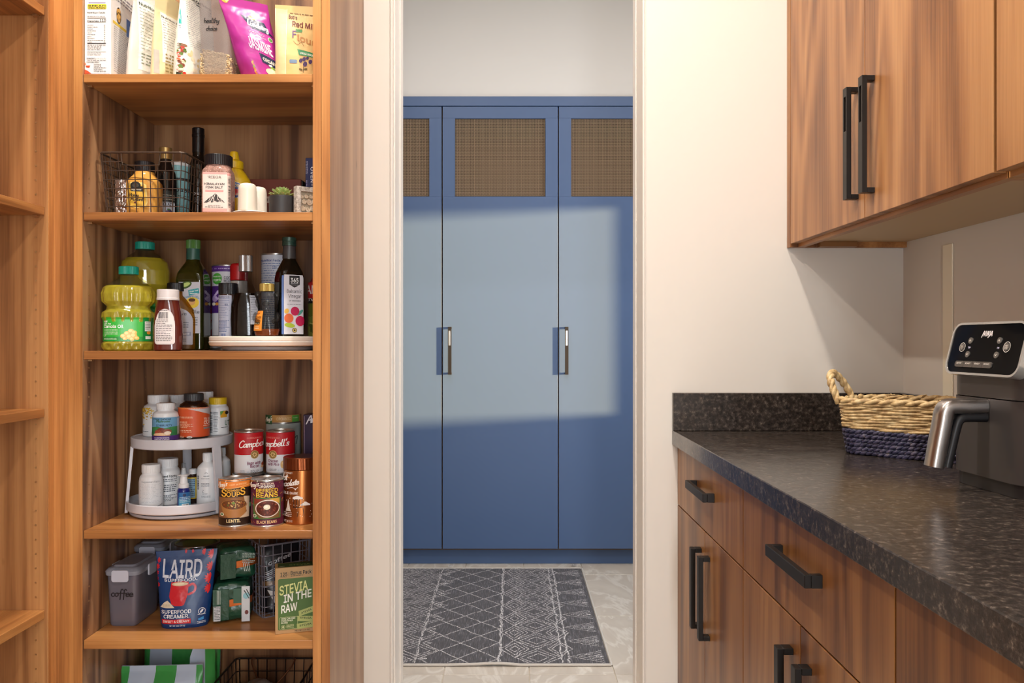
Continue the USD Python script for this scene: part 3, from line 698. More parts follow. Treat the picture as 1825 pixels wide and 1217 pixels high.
XU, UB = .731, 1.398
def upper_cabinet(y1, y0, label, seed, first=False):
    t = T('wall_cabinet', label, 'cabinet', (XU, y0, UB)); W = y1 - y0; D = XR - XU - .0005; H = 1.1
    fill = .026 if first else 0
    part(t, 'carcass', cat([box(.0215, D, .001, .019, 0, H), box(.0215, D, W - .019, W - .001, 0, H), box(.0215, D, .019, W - .019, .022, .040), box(D - .012, D, .019, W - .019, .04, H), box(.0215, D, .019, W - .019, H - .018, H), box(.0215, .040, .019, W - .019, 0, .022)]), wood('y', seed + 5), smooth=False)
    part(t, 'underside_panel', box(.041, D - .001, .0195, W - .0195, .0145, .0215), plain('c9ab82', .5), smooth=False)
    n = 2 if first else 1; g = .0014; wd = (W - fill) / n if first else .40
    if first:
        part(t, 'filler_strip', box(0, .0212, W - fill + .001, W - .0005, 0, H), wood('z', seed + 4, .85), smooth=False)
        part(t, 'cleat', box(.075, .171, W - .0195 - .018, W - .0195, .0, .0142), wood('x', seed + 8, .6), smooth=False)
    rot = lambda m: turned(m, (0, 0, 1), -90)
    top = W - fill - (0 if first else .0035)
    for k in range(n):
        a, b = top - (k + 1) * wd, top - k * wd
        d = part(t, 'door', box(0, .0205, a + g, b - g, .0085, H - .002, .0007), wood('z', seed + k, 1.02, gray=.18, streak=.5, ring=.13, cathedral=.8), smooth=False)
        s = -1 if k == 1 else 1
        yc = (top - wd) - s * .0 + (.038 if k == 0 else -.038) if first else a + .05
        hz_ = 1.5686 - UB
        part(d, 'handle', moved(rot(bar_handle(True, .236, .026, .019, .010, True)), 0, yc, hz_), BLK, smooth=False, label='matte black bar handle with a slot')
    return t
upper_cabinet(DW - .0005, 1.2265, 'walnut double door wall cabinet with black slotted handles', 80, True)
upper_cabinet(1.2245, .35, 'walnut wall cabinet cut by the right edge of the picture', 90)
# slit of light on the right hand wall, painted as a pale raised strip
t = T('wall_strip', 'narrow vertical slit of light painted as a pale strip on wall behind the air fryer', 'painted light slit', (XR, 1.925, 1.0145))
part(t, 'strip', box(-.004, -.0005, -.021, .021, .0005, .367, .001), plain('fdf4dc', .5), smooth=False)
# ================================================================ groceries
Z1, Z2, Z3, Z4, Z5, Z6 = [z[0] for z in SHELF]
def X_(px, Y): return (px - CX) * Y / FPX
CA, CB = (145, 0, .11507), (345, 0, .12055)
CC, CD = (170, 220, .13971), (340, 260, .12329)
CE, CF = (180, 420, .17257), (365, 410, .18083)
CG, CH = (225, 695, .19717), (380, 730, .17669)
CI, CJ = (180, 950, .14791), (370, 955, .15199)
STEEL = plain('c9c6c1', .28, .9)
BLACKP = plain('17161a', .32)
WHITEP = plain('eceae6', .38)
def MM(): return Art(0, 0, 1000)       # label coordinates in millimetres, y downwards from the base

# ---------------------------------------------------------------- top shelf
Y = 1.757; w = .0573; d = .125; h = .215
t = T('bread_crumb_box', 'white bread crumb carton with nutrition table, leftmost on the top shelf', 'box', (-.9008, Y, Z1))
b = part(t, 'carton', box(-w / 2, w / 2, 0, d, 0, h, .0008), plain('efece8', .55), smooth=False)
a = Art(173.5, 131.5, 820, CA)
a.text('BREAD', 105, 92, 372, 26, '2a2a2a', 2).text('CRUMBS', 105, 122, 372, 22, '2a2a2a', 2)
a.rect(90, 48, 385, 128, 'f2dc4a', 1, 'picture', 20).rect(105, 24, 370, 34, '8a6fa0', 1, 'picture')
a.text('Nutrition Facts', 88, 192, 365, 24, '333333').text('Calories', 88, 325, 265, 26, '222222').text('110', 282, 322, 376, 38, '222222')
a.small(88, 235, 370, 255, 1, '888888', seed=4)
for y, hh in ((262, 9), (328, 5), (652, 12), (785, 6)): a.rect(88, y, 376, y + hh, '333333', 2, 'lettering')
for i, y in enumerate(range(372, 640, 29)): a.small(90, y, 90 + (120, 160, 90, 130, 70, 200, 110, 120, 250, 90)[i], y + 10, 1, '777777', seed=i, fill=.9).rect(345, y, 365, y + 9, '777777', 2, 'lettering')
a.small(90, 680, 376, 770, 4, '999999', seed=8).small(90, 800, 376, 850, 3, 'aaaaaa', seed=9).text('INGREDIENTS', 78, 902, 215, 18, '333333').small(225, 888, 376, 902, 1, '999999').small(90, 915, 376, 935, 1, '999999', seed=3)
a.text('CONTAINS: WHEAT', 78, 958, 275, 18, '222222').small(190, 975, 376, 1110, 5, '999999', seed=5)
a.poly([(45, 940), (70, 980), (55, 1000), (45, 990)], 'd97a55').poly([(60, 1003), (132, 1000), (120, 1035), (70, 1030)], 'd8502e').poly([(45, 1060), (95, 1085), (150, 1125), (45, 1130)], 'd9532f').rect(45, 1130, 430, 1142, '8e2a22', 1, 'picture')
a.emit(t, flat_surf((0, 0, 0), (1, 0, 0), (0, 0, 1)), base=b)
a = MM()
a.ell(34, -142, 12, 20, 'f7f4ef', 1).ell(34, -142, 10.5, 18, 'e9ddc8', 1)
for x, y in ((30, -150), (36, -152), (33, -142), (38, -140), (35, -133), (30, -137)): a.ell(x, y, 5.5, 6.5, 'd39a4a', 2, rot=30).ell(x - 1, y - 1, 3, 4, 'e6b765', 3)
a.rect(8, -123, 70, -117, 'e8c84a', 1, 'picture').small(12, -190, 110, -168, 3, '8d8d95').small(12, -112, 105, -10, 22, 'a9a8ad', seed=6, fill=.25).rect(70, -150, 100, -110, '4a74b4', 1, 'picture').ell(86, -90, 12, 14, '55565a', 1).ell(86, -90, 11, 13, 'f2efea', 2)
a.emit(t, flat_surf((w / 2, 0, 0), (0, 1, 0), (0, 0, 1)), base=b)

def pouch_prof(w0, w1, t0, seal=.1, taper=.25):
    W = lambda q: np.interp(q, [0, taper, 1], [w0, w0 * .99, w1])
    Tn = lambda q: np.interp(q, [0, .04, .3, .6, 1 - seal, 1], [t0 * .92, t0, t0 * .92, t0 * .55, .0015, .001])
    return W, Tn
def pouch(name, label, X, Y, z, h, w0, w1, t0, colr, rz=0, rough=.35, crumple=.002, seed=0, lean=None, seal=.1, cat_='bag', metal=0.0, cscale=28.0):
    W, Tn = pouch_prof(w0, w1, t0, seal)
    p = Pouch(h, W, Tn, crumple, seed, lean, cscale=cscale); t = T(name, label, cat_, (X, Y, z), rz)
    m = p.mesh(); lo = m.vertices[:, 2].min(); m.apply_translation((0, 0, -lo))
    b = part(t, 'bag', m, plain(colr, rough, metal), smooth=50); return t, p, b

t, p, b = pouch('flour_bag', 'translucent white bag with green tinted nutrition table beside the bread crumb carton', -.822, 1.848, Z1, .225, .165, .14, .046, 'd9d5cc', 76, .22, .004, 3, lambda q: (.0 * q, -.012 * q))
a = MM(); a.rect(-66, -178, 52, -20, 'f0efe9', 0); a.facts(-62, -172, 20, -62, '3f4a38', 'Nutrition Facts', 2, rows=13, ink='a4aa9c'); a.small(-60, -58, 30, -30, 4, '9aa090', seed=4)
a.emit(t, p.surf(), PRINTG, base=b)
t, p, b = pouch('beige_pouch', 'pale yellow pouch with hanging hole and nutrition table between the two white bags', -.768, 1.842, Z1, .192, .152, .146, .046, 'e3d3a4', 74, .35, .0035, 11, lambda q: (0 * q, -.008 * q), seal=.2)
a = MM(); a.rect(-60, -148, 20, -36, 'ece7da', 0); a.facts(-57, -142, 15, -62, '33302a', 'Nutrition Facts', 2, rows=12, ink='a39e94'); a.small(-54, -56, 16, -12, 6, 'a8925c', seed=7).small(24, -130, 60, -60, 9, 'b5a06a', seed=17, fill=.25)
a.ell(30, -170, 3.2, 3.2, '2a221c', 2).rect(-75, -60, -66, -8, 'b9b3a6', 1, 'picture')
a.emit(t, p.surf(), PRINT, base=b)
t, p, b = pouch('trail_mix_pouch', 'white pouch with teal mark and picture of chopped vegetables, left of the oat container', -.716, 1.826, Z1, .225, .130, .10, .05, 'ebe6da', 74, .32, .003, 19, lambda q: (0 * q, -.004 * q))
a = MM(); a.facts(-44, -190, 44, -66, '2b2b2b', 'Calories', 2, rows=24, ink='9a989c', thick=(.10, .42, .72))
a.rect(-74, -150, -56, -116, '27b1ab', 1, 'picture').ell(-64, -108, 9, 8, 'f7f5ee', 2).small(-70, -112, -58, -102, 3, '333333', 3)
r_ = random.Random(5)
for i in range(34):
    a.ell(r_.uniform(-74, -54), r_.uniform(-70, -4), r_.uniform(2, 5), r_.uniform(2, 4.5), r_.choice(['d9482b', 'e86f45', '5d7a2c', '3f5b22', 'e9d9b4', '7b3b20', 'c92f20', '2c2a18']), 1 + i % 3, rot=r_.uniform(0, 90))
a.ell(-62, -68, 12, 4, '8a5a3a', 1)
for i in range(26): a.ell(r_.uniform(-48, 40), r_.uniform(-58, -4), r_.uniform(3, 7), r_.uniform(2, 5), r_.choice(['e9d9b6', 'f1e6cb', 'dcc391', 'e5cf9f']), 1 + i % 2, rot=r_.uniform(0, 90))
a.emit(t, p.surf(), PRINT, base=b)

# tall clear container and the oats in it
Yc = 1.842; Xc = -.6515
t = T('cereal_container', 'tall clear plastic container marked healthy choice, half full of oats', 'container', (Xc, Yc, Z1))
cl = Loft([(0, .030, .068, 6), (.006, .0335, .0725, 7), (.13, .037, .076, 7), (.255, .041, .080, 7)])
b = part(t, 'tub', cl.mesh(dz=.01, capped=True), clearfilm('eceaea', .30, .12, 'b9b4b2'), smooth=45)
part(t, 'lid', moved(rbox(.088, .168, .014, .005), 0, 0, .256), plain('dcdadb', .4), smooth=40)
a = Art(382, 131, 815, CB); a.script('healthy', 158, 300, 385, 34, '1c1c1c', .14).script('choice', 186, 412, 356, 34, '1c1c1c', .14)
a.emit(t, cl.surf(.12), base=b, off=.0004)
r2 = np.random.default_rng(4)
t = T('rolled_oats', 'pale rolled oats filling the bottom of the clear container', 'oats', (Xc, Yc, Z1), kind='stuff')
ms = []
lo = Loft([(.0025, .029, .066, 6), (.008, .0315, .070, 7), (.042, .0325, .0712, 7), (.052, .030, .068, 6), (.056, .018, .05, 3)]).mesh(dz=.006)
lo.vertices[:, 2] += np.where(lo.vertices[:, 2] > .02, -lo.vertices[:, 0] * .22, 0); ms.append(lo)
fk = trimesh.creation.icosphere(1, 1.0); fk.apply_scale((.0031, .0024, .0009))
for i in range(900):
    m = fk.copy(); m.apply_transform(trimesh.transformations.random_rotation_matrix(r2.random(3)))
    if i < 560: x, z = r2.uniform(-.031, .031), r2.uniform(.004, .054); yy = -.0700; z = min(z, .053 - x * .22)
    elif i < 720: x, z, yy = .0318, r2.uniform(.004, .044), r2.uniform(-.07, .03)
    else: x, yy = r2.uniform(-.029, .029), r2.uniform(-.068, .02); z = .0555 - x * .22
    m.apply_translation((x, yy, z)); ms.append(m)
part(t, 'flakes', cat(ms), mat('oat', {'g': ('geometry', {}), 'r': ('rgb_ramp', {'ramp': [(0, srgb('cbb48c')), (.5, srgb('ecdcb8')), (.85, srgb('f5ead0')), (1, srgb('a98c5c'))]}), 'p': ('principled_bsdf', {'roughness': .7})}, [('g.random_per_island', 'r.fac'), ('r.color', 'p.base_color')]), smooth=True)

# purple rice bag, leaning
W = lambda q: np.interp(q, [0, .2, .8, 1], [.090, .098, .102, .108])
Tn = lambda q: np.interp(q, [0, .05, .25, .5, .8, .9, 1], [.062, .068, .064, .050, .016, .003, .002])
p = Pouch(.172, W, Tn, .004, 31, lambda q: (-.052 * q, -.018 * q)); t = T('rice_bag', 'bright purple bag of jasmine rice leaning to the left', 'bag', (-.558, 1.822, Z1), 30)
b = part(t, 'bag', p.mesh(), plain('b0338f', .3), smooth=50)
class Sh(Art):      # label coordinates follow the lean of the bag
    def uv(s, P): return np.array(P, float).reshape(-1, 2) / 1000 * [1, -1]
a = Sh(0, 0, 1000)
sl = .06
a.poly([(-16, -138), (32, -128), (38, -108), (46, -100), (-2, -110), (-8, -122)], '26304f', 1).script('Lundberg', -8, -117, 36, 6.0, 'f4efe4', .2, 3, .18).ell(6, -134, 7, 4, 'd9a23c', 2, rot=20)
a.small(-10, -104, 22, -98, 2, 'e7b8d8', 2, slope=.15)
a.text('JASMINE', -20, -66, 28, 24, 'f6e9ee', 3, slope=.28, shear=0).text('WHITE RICE', 0, -92, 24, 3.4, 'e9b9d6', 2, slope=.2).ell(34, -91, 5.5, 6, 'eef0e6', 2).ell(34, -91, 4.4, 4.8, '5a8a4a', 3)
a.poly([(-4, -56), (40, -42), (40, -27), (34, -24), (-2, -36)], '26304f', 1).text('ORGANIC', 1, -40, 36, 7.5, 'f1ead8', 3, slope=.32)
a.ell(20, -16, 20, 9, 'e8d9b2', 2, rot=10).ell(26, -20, 12, 7, 'f3e9cd', 3, rot=12).ell(34, -10, 10, 7, 'efe3c3', 3)
a.poly([(8, -34), (16, -30), (34, -20), (30, -18), (14, -26)], '7fae3c', 4).ell(14, -31, 4, 2.4, 'f4f2ea', 5)
for q in range(7): a.ell(-24 + q * .4, -34 + q * 4.4, 3.2, 1.8, ['e0a34a', 'd07a3a', '8aa33c', 'c9842f'][q % 4], 2, rot=50 if q % 2 else -50)
a.line([(-22, -38), (-24, -20), (-20, -4)], .9, 'd99a3c', 1)
a.ell(-40, -164, 7, 5, 'e8b24a', 1).poly([(-40, -168), (-30, -166), (-38, -160)], 'f0d9a0', 2)
a.emit(t, p.surf(), PRINTG, base=b)
W = lambda q: np.interp(q, [0, .5, 1], [.030, .030, .02])

# tan bag at the right end of the top shelf
t, p, b = pouch('flour_pouch', 'tan paper-look grain bag with dark red lettering at the right end of the top shelf', -.4815, 1.806, Z1, .168, .092, .092, .05, 'dcb87a', 8, .4, .002, 43, lambda q: (.0 * q, -.004 * q))
a = Sh(0, 0, 1000)
a.poly([(-46, -160), (-44, -160), (-19, -158), (-20, -4), (-46, -3)], 'e2cb98', 0, 'picture').rect(-20.5, -160, -19.5, -3, 'f3e6c6', 1, 'picture').rect(-46, -160, -45, -3, 'f3ead4', 1, 'picture')
a.text("Bob's", -16, -138, 2, 9, '5a1f1a', 3, slope=.12).text('Red Mill', -8, -119, 42, 13, '6a1d16', 3, slope=.10).small(-14, -152, 40, -147, 1, '7a5a2a', 2, slope=.06)
a.text('F', -7, -92, 2, 16, '6c4a78', 3).text('lour', 4, -86, 42, 14, 'b9824a', 3, slope=.25).rect(0, -112, 14, -105, '4f8a4c', 2, 'picture', 1).line([(-4, -84), (4, -76), (12, -82), (18, -74)], .8, '8a5a2a', 2)
a.poly([(4, -66), (40, -60), (40, -50), (8, -52)], '3f8a58', 2).text('WHOLE GRAIN', 10, -55, 38, 4.5, 'eef2e4', 3, slope=.1).rect(-12, -41, 4, -33, '6f86a0', 2, 'picture', 2)
for x, y, q in ((12, -40, 5), (19, -44, 5), (21, -33, 6), (26, -47, 4), (32, -40, 5)): a.ell(x, y, q * .7, q, '4f3a66', 2, rot=20)
a.line([(18, -30), (17, -14)], 1, '5a4a2a', 1).ell(12, -20, 4, 2.2, '6a5a2c', 2, rot=20).ell(22, -22, 4, 2.2, '6a5a2c', 2, rot=-20)
a.emit(t, p.surf(), PRINT, base=b)

# ---------------------------------------------------------------- second shelf
def wire_basket(t, w, d, h, taper, nx, ny, nz, r, m, rim_r, notch=None, rimm=None, skip_top=False, rc=.012):
    """open wire basket, base centre at the origin; front is -y"""
    wb, db = w - taper, d - taper; ms = []
    def corner(z): q = z / h; return (wb + (w - wb) * q) / 2, (db + (d - db) * q) / 2
    def ring(z, c=rc):
        hw, hd = corner(z); g = rrect(-hw, -hd, hw, hd, c); return np.column_stack([np.array(g.exterior.coords)[:-1], np.full(len(g.exterior.coords) - 1, z)])
    zs = np.linspace(r, h, nz + 1)
    for z in zs[:-1]:
        if notch and z > h - notch[2] + .001:
            hw, hd = corner(z); q = ring(z)
            k = np.where((q[:, 1] < -hd + .001) & (q[:, 0] > notch[0]) & (q[:, 0] < notch[1]))[0]
            g = LineString([(notch[1], -hd), (hw - rc, -hd)]); pts = [p for p in q if not (p[1] < -hd + 1e-4 and abs(p[0]) < hw - rc - 1e-4)]
            # open polyline from the right of the notch around the back to the left of it
            ang = sorted(pts, key=lambda p: (math.atan2(p[0], -p[1]) % (2 * math.pi)))
            ms.append(tube(np.vstack([[notch[1], -hd, z], *ang, [notch[0], -hd, z]]), r, 5))
        else: ms.append(tube(ring(z), r, 5, closed=True))
    for sy in (-1, 1):
        for k in range(nx + 1):
            f = -1 + 2 * k / nx; x1, y1 = corner(h); x0, y0 = corner(r); f *= .93
            top = h
            if notch and sy < 0 and notch[0] < f * x1 < notch[1]: top = h - notch[2]
            q = top / h; ms.append(tube([(f * x0, sy * y0, r), (f * (x0 + (x1 - x0) * q), sy * (y0 + (y1 - y0) * q), top)], r, 5))
    for sx in (-1, 1):
        for k in range(ny + 1):
            f = (-1 + 2 * k / ny) * .94; x1, y1 = corner(h); x0, y0 = corner(r); ms.append(tube([(sx * x0, f * y0, r), (sx * x1, f * y1, h)], r, 5))
    x0, y0 = corner(r)
    for k in range(nx + 1): f = (-1 + 2 * k / nx) * .93; ms.append(tube([(f * x0, -y0, r), (f * x0, y0, r)], r, 5))
    for k in range(ny + 1): f = (-1 + 2 * k / ny) * .94; ms.append(tube([(-x0, f * y0, r), (x0, f * y0, r)], r, 5))
    part(t, 'wire_grid', cat(ms), m, smooth=60, kind='stuff')
    q = ring(h); part(t, 'rim', tube(q, rim_r, 8, closed=True), rimm or m, smooth=60)
    if notch:
        hw, hd = corner(h); zz = h - notch[2]
        part(t, 'dipped_wire', tube(smooth_path([(notch[0] - .001, -hd, h), (notch[0], -hd, h - .012), (notch[0] + .002, -hd, zz + .004), (notch[0] + .008, -hd, zz), (notch[1] - .008, -hd, zz), (notch[1] - .002, -hd, zz + .004), (notch[1], -hd, h - .012), (notch[1] + .001, -hd, h)], 4), r * 1.2, 6), m, smooth=60)
WIRE = plain('6a5c52', .36, .8)
t = T('wire_basket', 'dark bronze wire basket holding jars and bottles on the second shelf', 'basket', (-.8215, 1.918, Z2))
wire_basket(t, .190, .250, .139, .020, 10, 13, 7, .0011, WIRE, .0024, (-.045, .040, .028))

def bottle(name, label, X, Y, z, prof, m, cat_='bottle', rz=None, n=48, group=None):
    t = T(name, label, cat_, (X, Y, z), face(X, Y) if rz is None else rz, group=group)
    return t, part(t, 'body', lathe(fillet(prof, .0025), n), m, smooth=40)
def ribcap(t, r, z0, z1, m, name='cap', ribs=0, n=64, label=None, dome=.0012):
    if ribs:
        V = []
        a = np.linspace(0, 2 * np.pi, ribs * 4, endpoint=False); rr = r - .0005 * (0.5 + .5 * np.cos(a * ribs))
        pts = np.stack([rr * np.cos(a), rr * np.sin(a)], 1); mm = extrude(Polygon(pts), z1 - z0 - dome, z0)
        top = lathe([(0, z1 - dome), (r - .0008, z1 - dome), (r - .0016, z1), (0, z1)], n); mm = cat([mm, top])
    else: mm = lathe(fillet([(0, z0), (r, z0), (r, z1), (0, z1)], dome), n)
    return part(t, name, mm, m, smooth=38, label=label)

# foil packet
t, p, b = pouch('foil_packet', 'crumpled silver foil packet at the left end of the wire basket', -.8835, 1.835, Z2 + .0023, .086, .036, .032, .020, 'c9bcb8', 12, .16, .006, 5, cat_='packet', metal=.95, cscale=110.0)
# honey mustard
Y = 1.848; X = X_(258, Y)
t = T('mustard_jar', 'squat jar of honey mustard with black lid in the wire basket', 'jar', (X, Y, Z2 + .0023), face(X, Y) - 14)
lf = Loft([(0, .030, .030, 4), (.004, .034, .034, 4.5), (.072, .0355, .0355, 4.5), (.080, .0345, .0345, 4), (.097, .023, .023, 2.3), (.104, .0205, .0205, 2)])
b = part(t, 'jar', lf.mesh(), plain('d49a48', .18, subsurface_weight=.0), smooth=40)
ribcap(t, .0212, .1035, .127, BLACKP, 'lid', 40)
a = Art(258, 378, 780, CC, None)
a.c = 257
q = [(455, 890), (470, 740), (510, 715), (640, 715), (690, 745), (700, 890), (705, 960), (690, 1010), (620, 1020), (585, 1040), (550, 1030), (475, 1015), (450, 950)]
a.poly(q, 'f0d27c', 0, 'label').poly([(466, 880), (485, 750), (665, 750), (680, 880), (690, 950), (675, 995), (580, 1020), (490, 1000), (465, 950)], 'e9b83e', 1, 'picture')
a.rect(505, 765, 650, 830, '211d1a', 2, 'picture').ell(565, 755, 60, 50, '211d1a', 2).ell(565, 755, 38, 26, '5a5348', 3).text("Inglehoffer", 518, 815, 636, 22, 'efe9d8', 4)
a.script('Honey', 490, 895, 600, 22, '3a2a18', .16, 3).script('Mustard', 500, 945, 650, 20, '3a2a18', .16, 3).ell(560, 968, 16, 12, '7a2c1a', 3).small(525, 1000, 600, 1010, 1, '8a6a2a', 3)
a.emit(t, lf.surf(.05), base=b)
# dark glaze bottle with gold cap
Y = 1.925; X = X_(295.5, Y)
t, b = bottle('glaze_bottle', 'dark glaze bottle with brass coloured cap inside the wire basket', X, Y, Z2 + .0023, [(0, 0), (.0235, 0), (.0245, .004), (.0245, .098), (.022, .118), (.0145, .136), (.0122, .143), (.0122, .155), (0, .155)], plain('1d1715', .08))
ribcap(t, .0145, .150, .178, plain('b59a62', .3, .7), 'cap')
a = Art(295.5, 378, 748, CC, .0245); a.rect(845, 740, 1005, 890, '2a2d28', 0).rect(845, 880, 1005, 1135, 'c9d0dc', 0); a.text('GLAZE', 870, 930, 985, 34, '3a3a44', 2).ell(940, 1000, 26, 26, '4a3a5a', 2).ell(915, 1005, 16, 18, '6a4a6a', 3).ell(955, 1020, 16, 16, '2e2440', 3).ell(930, 975, 20, 10, '5a7a4a', 3).small(855, 790, 1000, 870, 3, '9a9a8a', 2).small(855, 1060, 1000, 1120, 3, '44444c', 2)
a.emit(t, cyl_surf(.0245), PRINT, base=b)
# salt canister
Y = 2.0; X = X_(317, Y)
t, b = bottle('salt_canister', 'pale blue cardboard salt canister standing behind the glaze bottle', X, Y, Z2 + .0023, [(0, 0), (.0335, 0), (.0335, .152), (0, .152)], plain('8ec3c8', .5), 'canister')
part(t, 'lid_rim', lathe([(.0300, .1525), (.0338, .147), (.0345, .1475), (.0345, .1545), (.0325, .1555), (.0300, .1525)], 48), plain('e9eaea', .35))
a = Art(317, 378, 720, CC, .0335); a.rect(985, 530, 1175, 562, '23282c', 1, 'picture').text('JACOBSEN', 885, 705, 1245, 46, '2b3a40', 2).text('SALT CO', 945, 795, 1195, 42, '2b3a40', 2).small(1040, 870, 1150, 1000, 5, '6fa6ac', 2).text('SEA SALT', 960, 1112, 1190, 30, '2b3a40', 2)
a.emit(t, cyl_surf(.0335), base=b)
# tall black bottle
Y = 1.975; X = X_(353.5, Y)
t, b = bottle('vinegar_bottle', 'tall slim black bottle with black neck capsule at the right of the wire basket', X, Y, Z2 + .0023, [(0, 0), (.021, 0), (.022, .004), (.022, .130), (.0205, .147), (.0145, .165), (.0135, .172), (.0135, .226), (0, .226)], plain('16130f', .07))
part(t, 'capsule', lathe(fillet([(.0138, .178), (.0142, .178), (.0142, .216), (.0149, .2165), (.0149, .223), (.0142, .2235), (.0145, .2365), (.0133, .238), (0, .238)], .0006), 40), plain('121214', .25), smooth=40)
a = Art(353.5, 378, 729, CC, .022); a.text('OLIVE OIL', 1262, 760, 1395, 34, 'c9c9cc', 2).small(1270, 790, 1390, 860, 3, '6a6a70', 2).rect(1290, 1070, 1330, 1150, 'b99a58', 1, 'picture')
a.emit(t, cyl_surf(.022), base=b)

# pink salt
Y = 1.7985; X = X_(389.5, Y)
t = T('pink_salt_jar', 'clear square jar of pink salt with black lid and mountain label', 'jar', (X, Y, Z2), 5)
lf = Loft([(0, .0285, .0285, 6), (.003, .0305, .0305, 7), (.088, .0308, .0308, 7), (.097, .0300, .0300, 5), (.104, .0275, .0275, 2.6), (.110, .0265, .0265, 2)])
b = part(t, 'jar', lf.mesh(n=72), mat('pink_salt', {'g': ('geometry', {}), 'v': ('voronoi_texture', {'scale': 420.0}), 'r': ('rgb_ramp', {'ramp': [(0, srgb('b08478')), (.5, srgb('8a6a60')), (1, srgb('d0a698'))]}), 'p': ('principled_bsdf', {'roughness': .12, 'coat_weight': .4})}, [('g.position', 'v.vector'), ('v.color', 'r.fac'), ('r.color', 'p.base_color')]), smooth=40)
ribcap(t, .0300, .109, .132, BLACKP, 'lid', 44)
a = Art(384.5, 377.5, 815, CD)
a.rect(188, 355, 535, 930, 'ecd9cf', 0).rect(188, 355, 535, 385, 'e5a6a0', 1, 'picture').rect(188, 880, 535, 930, 'e8aaa2', 1, 'picture').rect(536, 360, 620, 925, 'e2cfc6', 0).rect(536, 360, 620, 400, 'e0a09a', 1, 'picture')
a.text("'RIEGA", 262, 447, 452, 38, '3a3a3c', 2, False).text('HIMALAYAN', 216, 541, 496, 30, '303234', 2).text('PINK SALT', 236, 592, 476, 32, '303234', 2).rect(228, 614, 484, 642, 'e3a09c', 1, 'picture')
a.small(270, 835, 440, 850, 1, '5a5654', 2).small(225, 858, 485, 874, 1, '444240', 2, seed=4)
a.poly([(205, 800), (270, 740), (300, 715), (325, 705), (370, 660), (400, 690), (425, 725), (460, 750), (505, 795), (470, 790), (430, 775), (400, 790), (360, 770), (320, 800), (290, 775), (250, 800)], '4a4644', 1)
for q in ([(372, 668), (352, 715), (330, 735), (350, 745), (340, 775)], [(300, 722), (290, 755), (268, 770)], [(400, 700), (405, 745), (430, 762)], [(330, 712), (318, 750), (300, 790)], [(450, 750), (455, 775), (478, 788)]): a.line(q, 9, 'ecd9cf', 2)
for q in ([(375, 675), (385, 720), (375, 760)], [(280, 745), (262, 785)]): a.line(q, 8, '1f1d1c', 3)
a.bars(548, 430, 604, 870, '2f2c2c', 26, 2, vertical=False)
a.emit(t, lf.surf(.05), base=b)
# mustard squeeze bottle
Y = 1.93; X = X_(417.5, Y)
t = T('mustard_bottle', 'yellow squeeze bottle of mustard behind the pink salt jar', 'bottle', (X, Y, Z2), face(X, Y) - 6)
lf = Loft([(0, .034, .022, 3), (.005, .038, .025, 3), (.05, .0415, .027, 2.8), (.085, .0415, .027, 2.6), (.105, .037, .025, 2.4), (.122, .026, .021, 2.1), (.131, .0185, .0185, 2)])
YEL = plain('e2bb1e', .3)
b = part(t, 'body', lf.mesh(), YEL, smooth=40)
part(t, 'cap', lathe(fillet([(0, .1305), (.0215, .1305), (.0215, .147), (.0195, .1495), (.0125, .152), (.0095, .170), (.0082, .1725), (0, .1725)], .0012), 40), YEL, smooth=40)
a = Art(417, 378, 746, CD); a.ell(640, 490, 150, 120, 'e9e3c4', 0, 'label').ell(640, 490, 138, 110, '2a4f9c', 1).text('YELLOW', 560, 450, 705, 46, 'f0df9a', 2).ell(655, 520, 62, 48, 'c4383c', 2).text("MUSTARD", 575, 568, 712, 34, 'f3efe6', 3)
a.emit(t, lf.surf(.09), PRINTG, base=b)
# shakers on a dish
CER = plain('e9dfcf', .22)
Y = 1.805
t = T('dish', 'small oval white ceramic dish under the salt and pepper shakers', 'dish', (X_(446, Y), Y + .004, Z2))
m = lathe(fillet([(0, .0), (.026, 0), (.040, .0065), (.0415, .0068), (.039, .009), (.027, .0035), (0, .003)], .001), 48); m.apply_scale((1.0, .80, 1)); part(t, 'dish', m, plain('dedbd6', .2), smooth=40)
shk = [(0, .0), (.0195, 0), (.0205, .002), (.0196, .052), (.0180, .060), (.013, .0635), (0, .0642)]
ts = T('shaker', 'white ceramic shaker, the nearer one on the dish', 'shaker', (X_(441, 1.796), 1.796, Z2 + .0068), group=None)
part(ts, 'body', lathe(fillet(shk, .003), 48), CER, smooth=40)
part(ts, 'holes', cat([moved(trimesh.creation.cylinder(.0011, .0006, sections=8), .005 * math.cos(q), .005 * math.sin(q), .0640) for q in (0, 2.1, 4.2)]), BLACKP, smooth=False)
copy_thing(ts, 'shaker', 'white ceramic shaker, the farther one half hidden on the dish', (X_(459.5, 1.838), 1.838, Z2 + .0068), 40, cat='shaker')
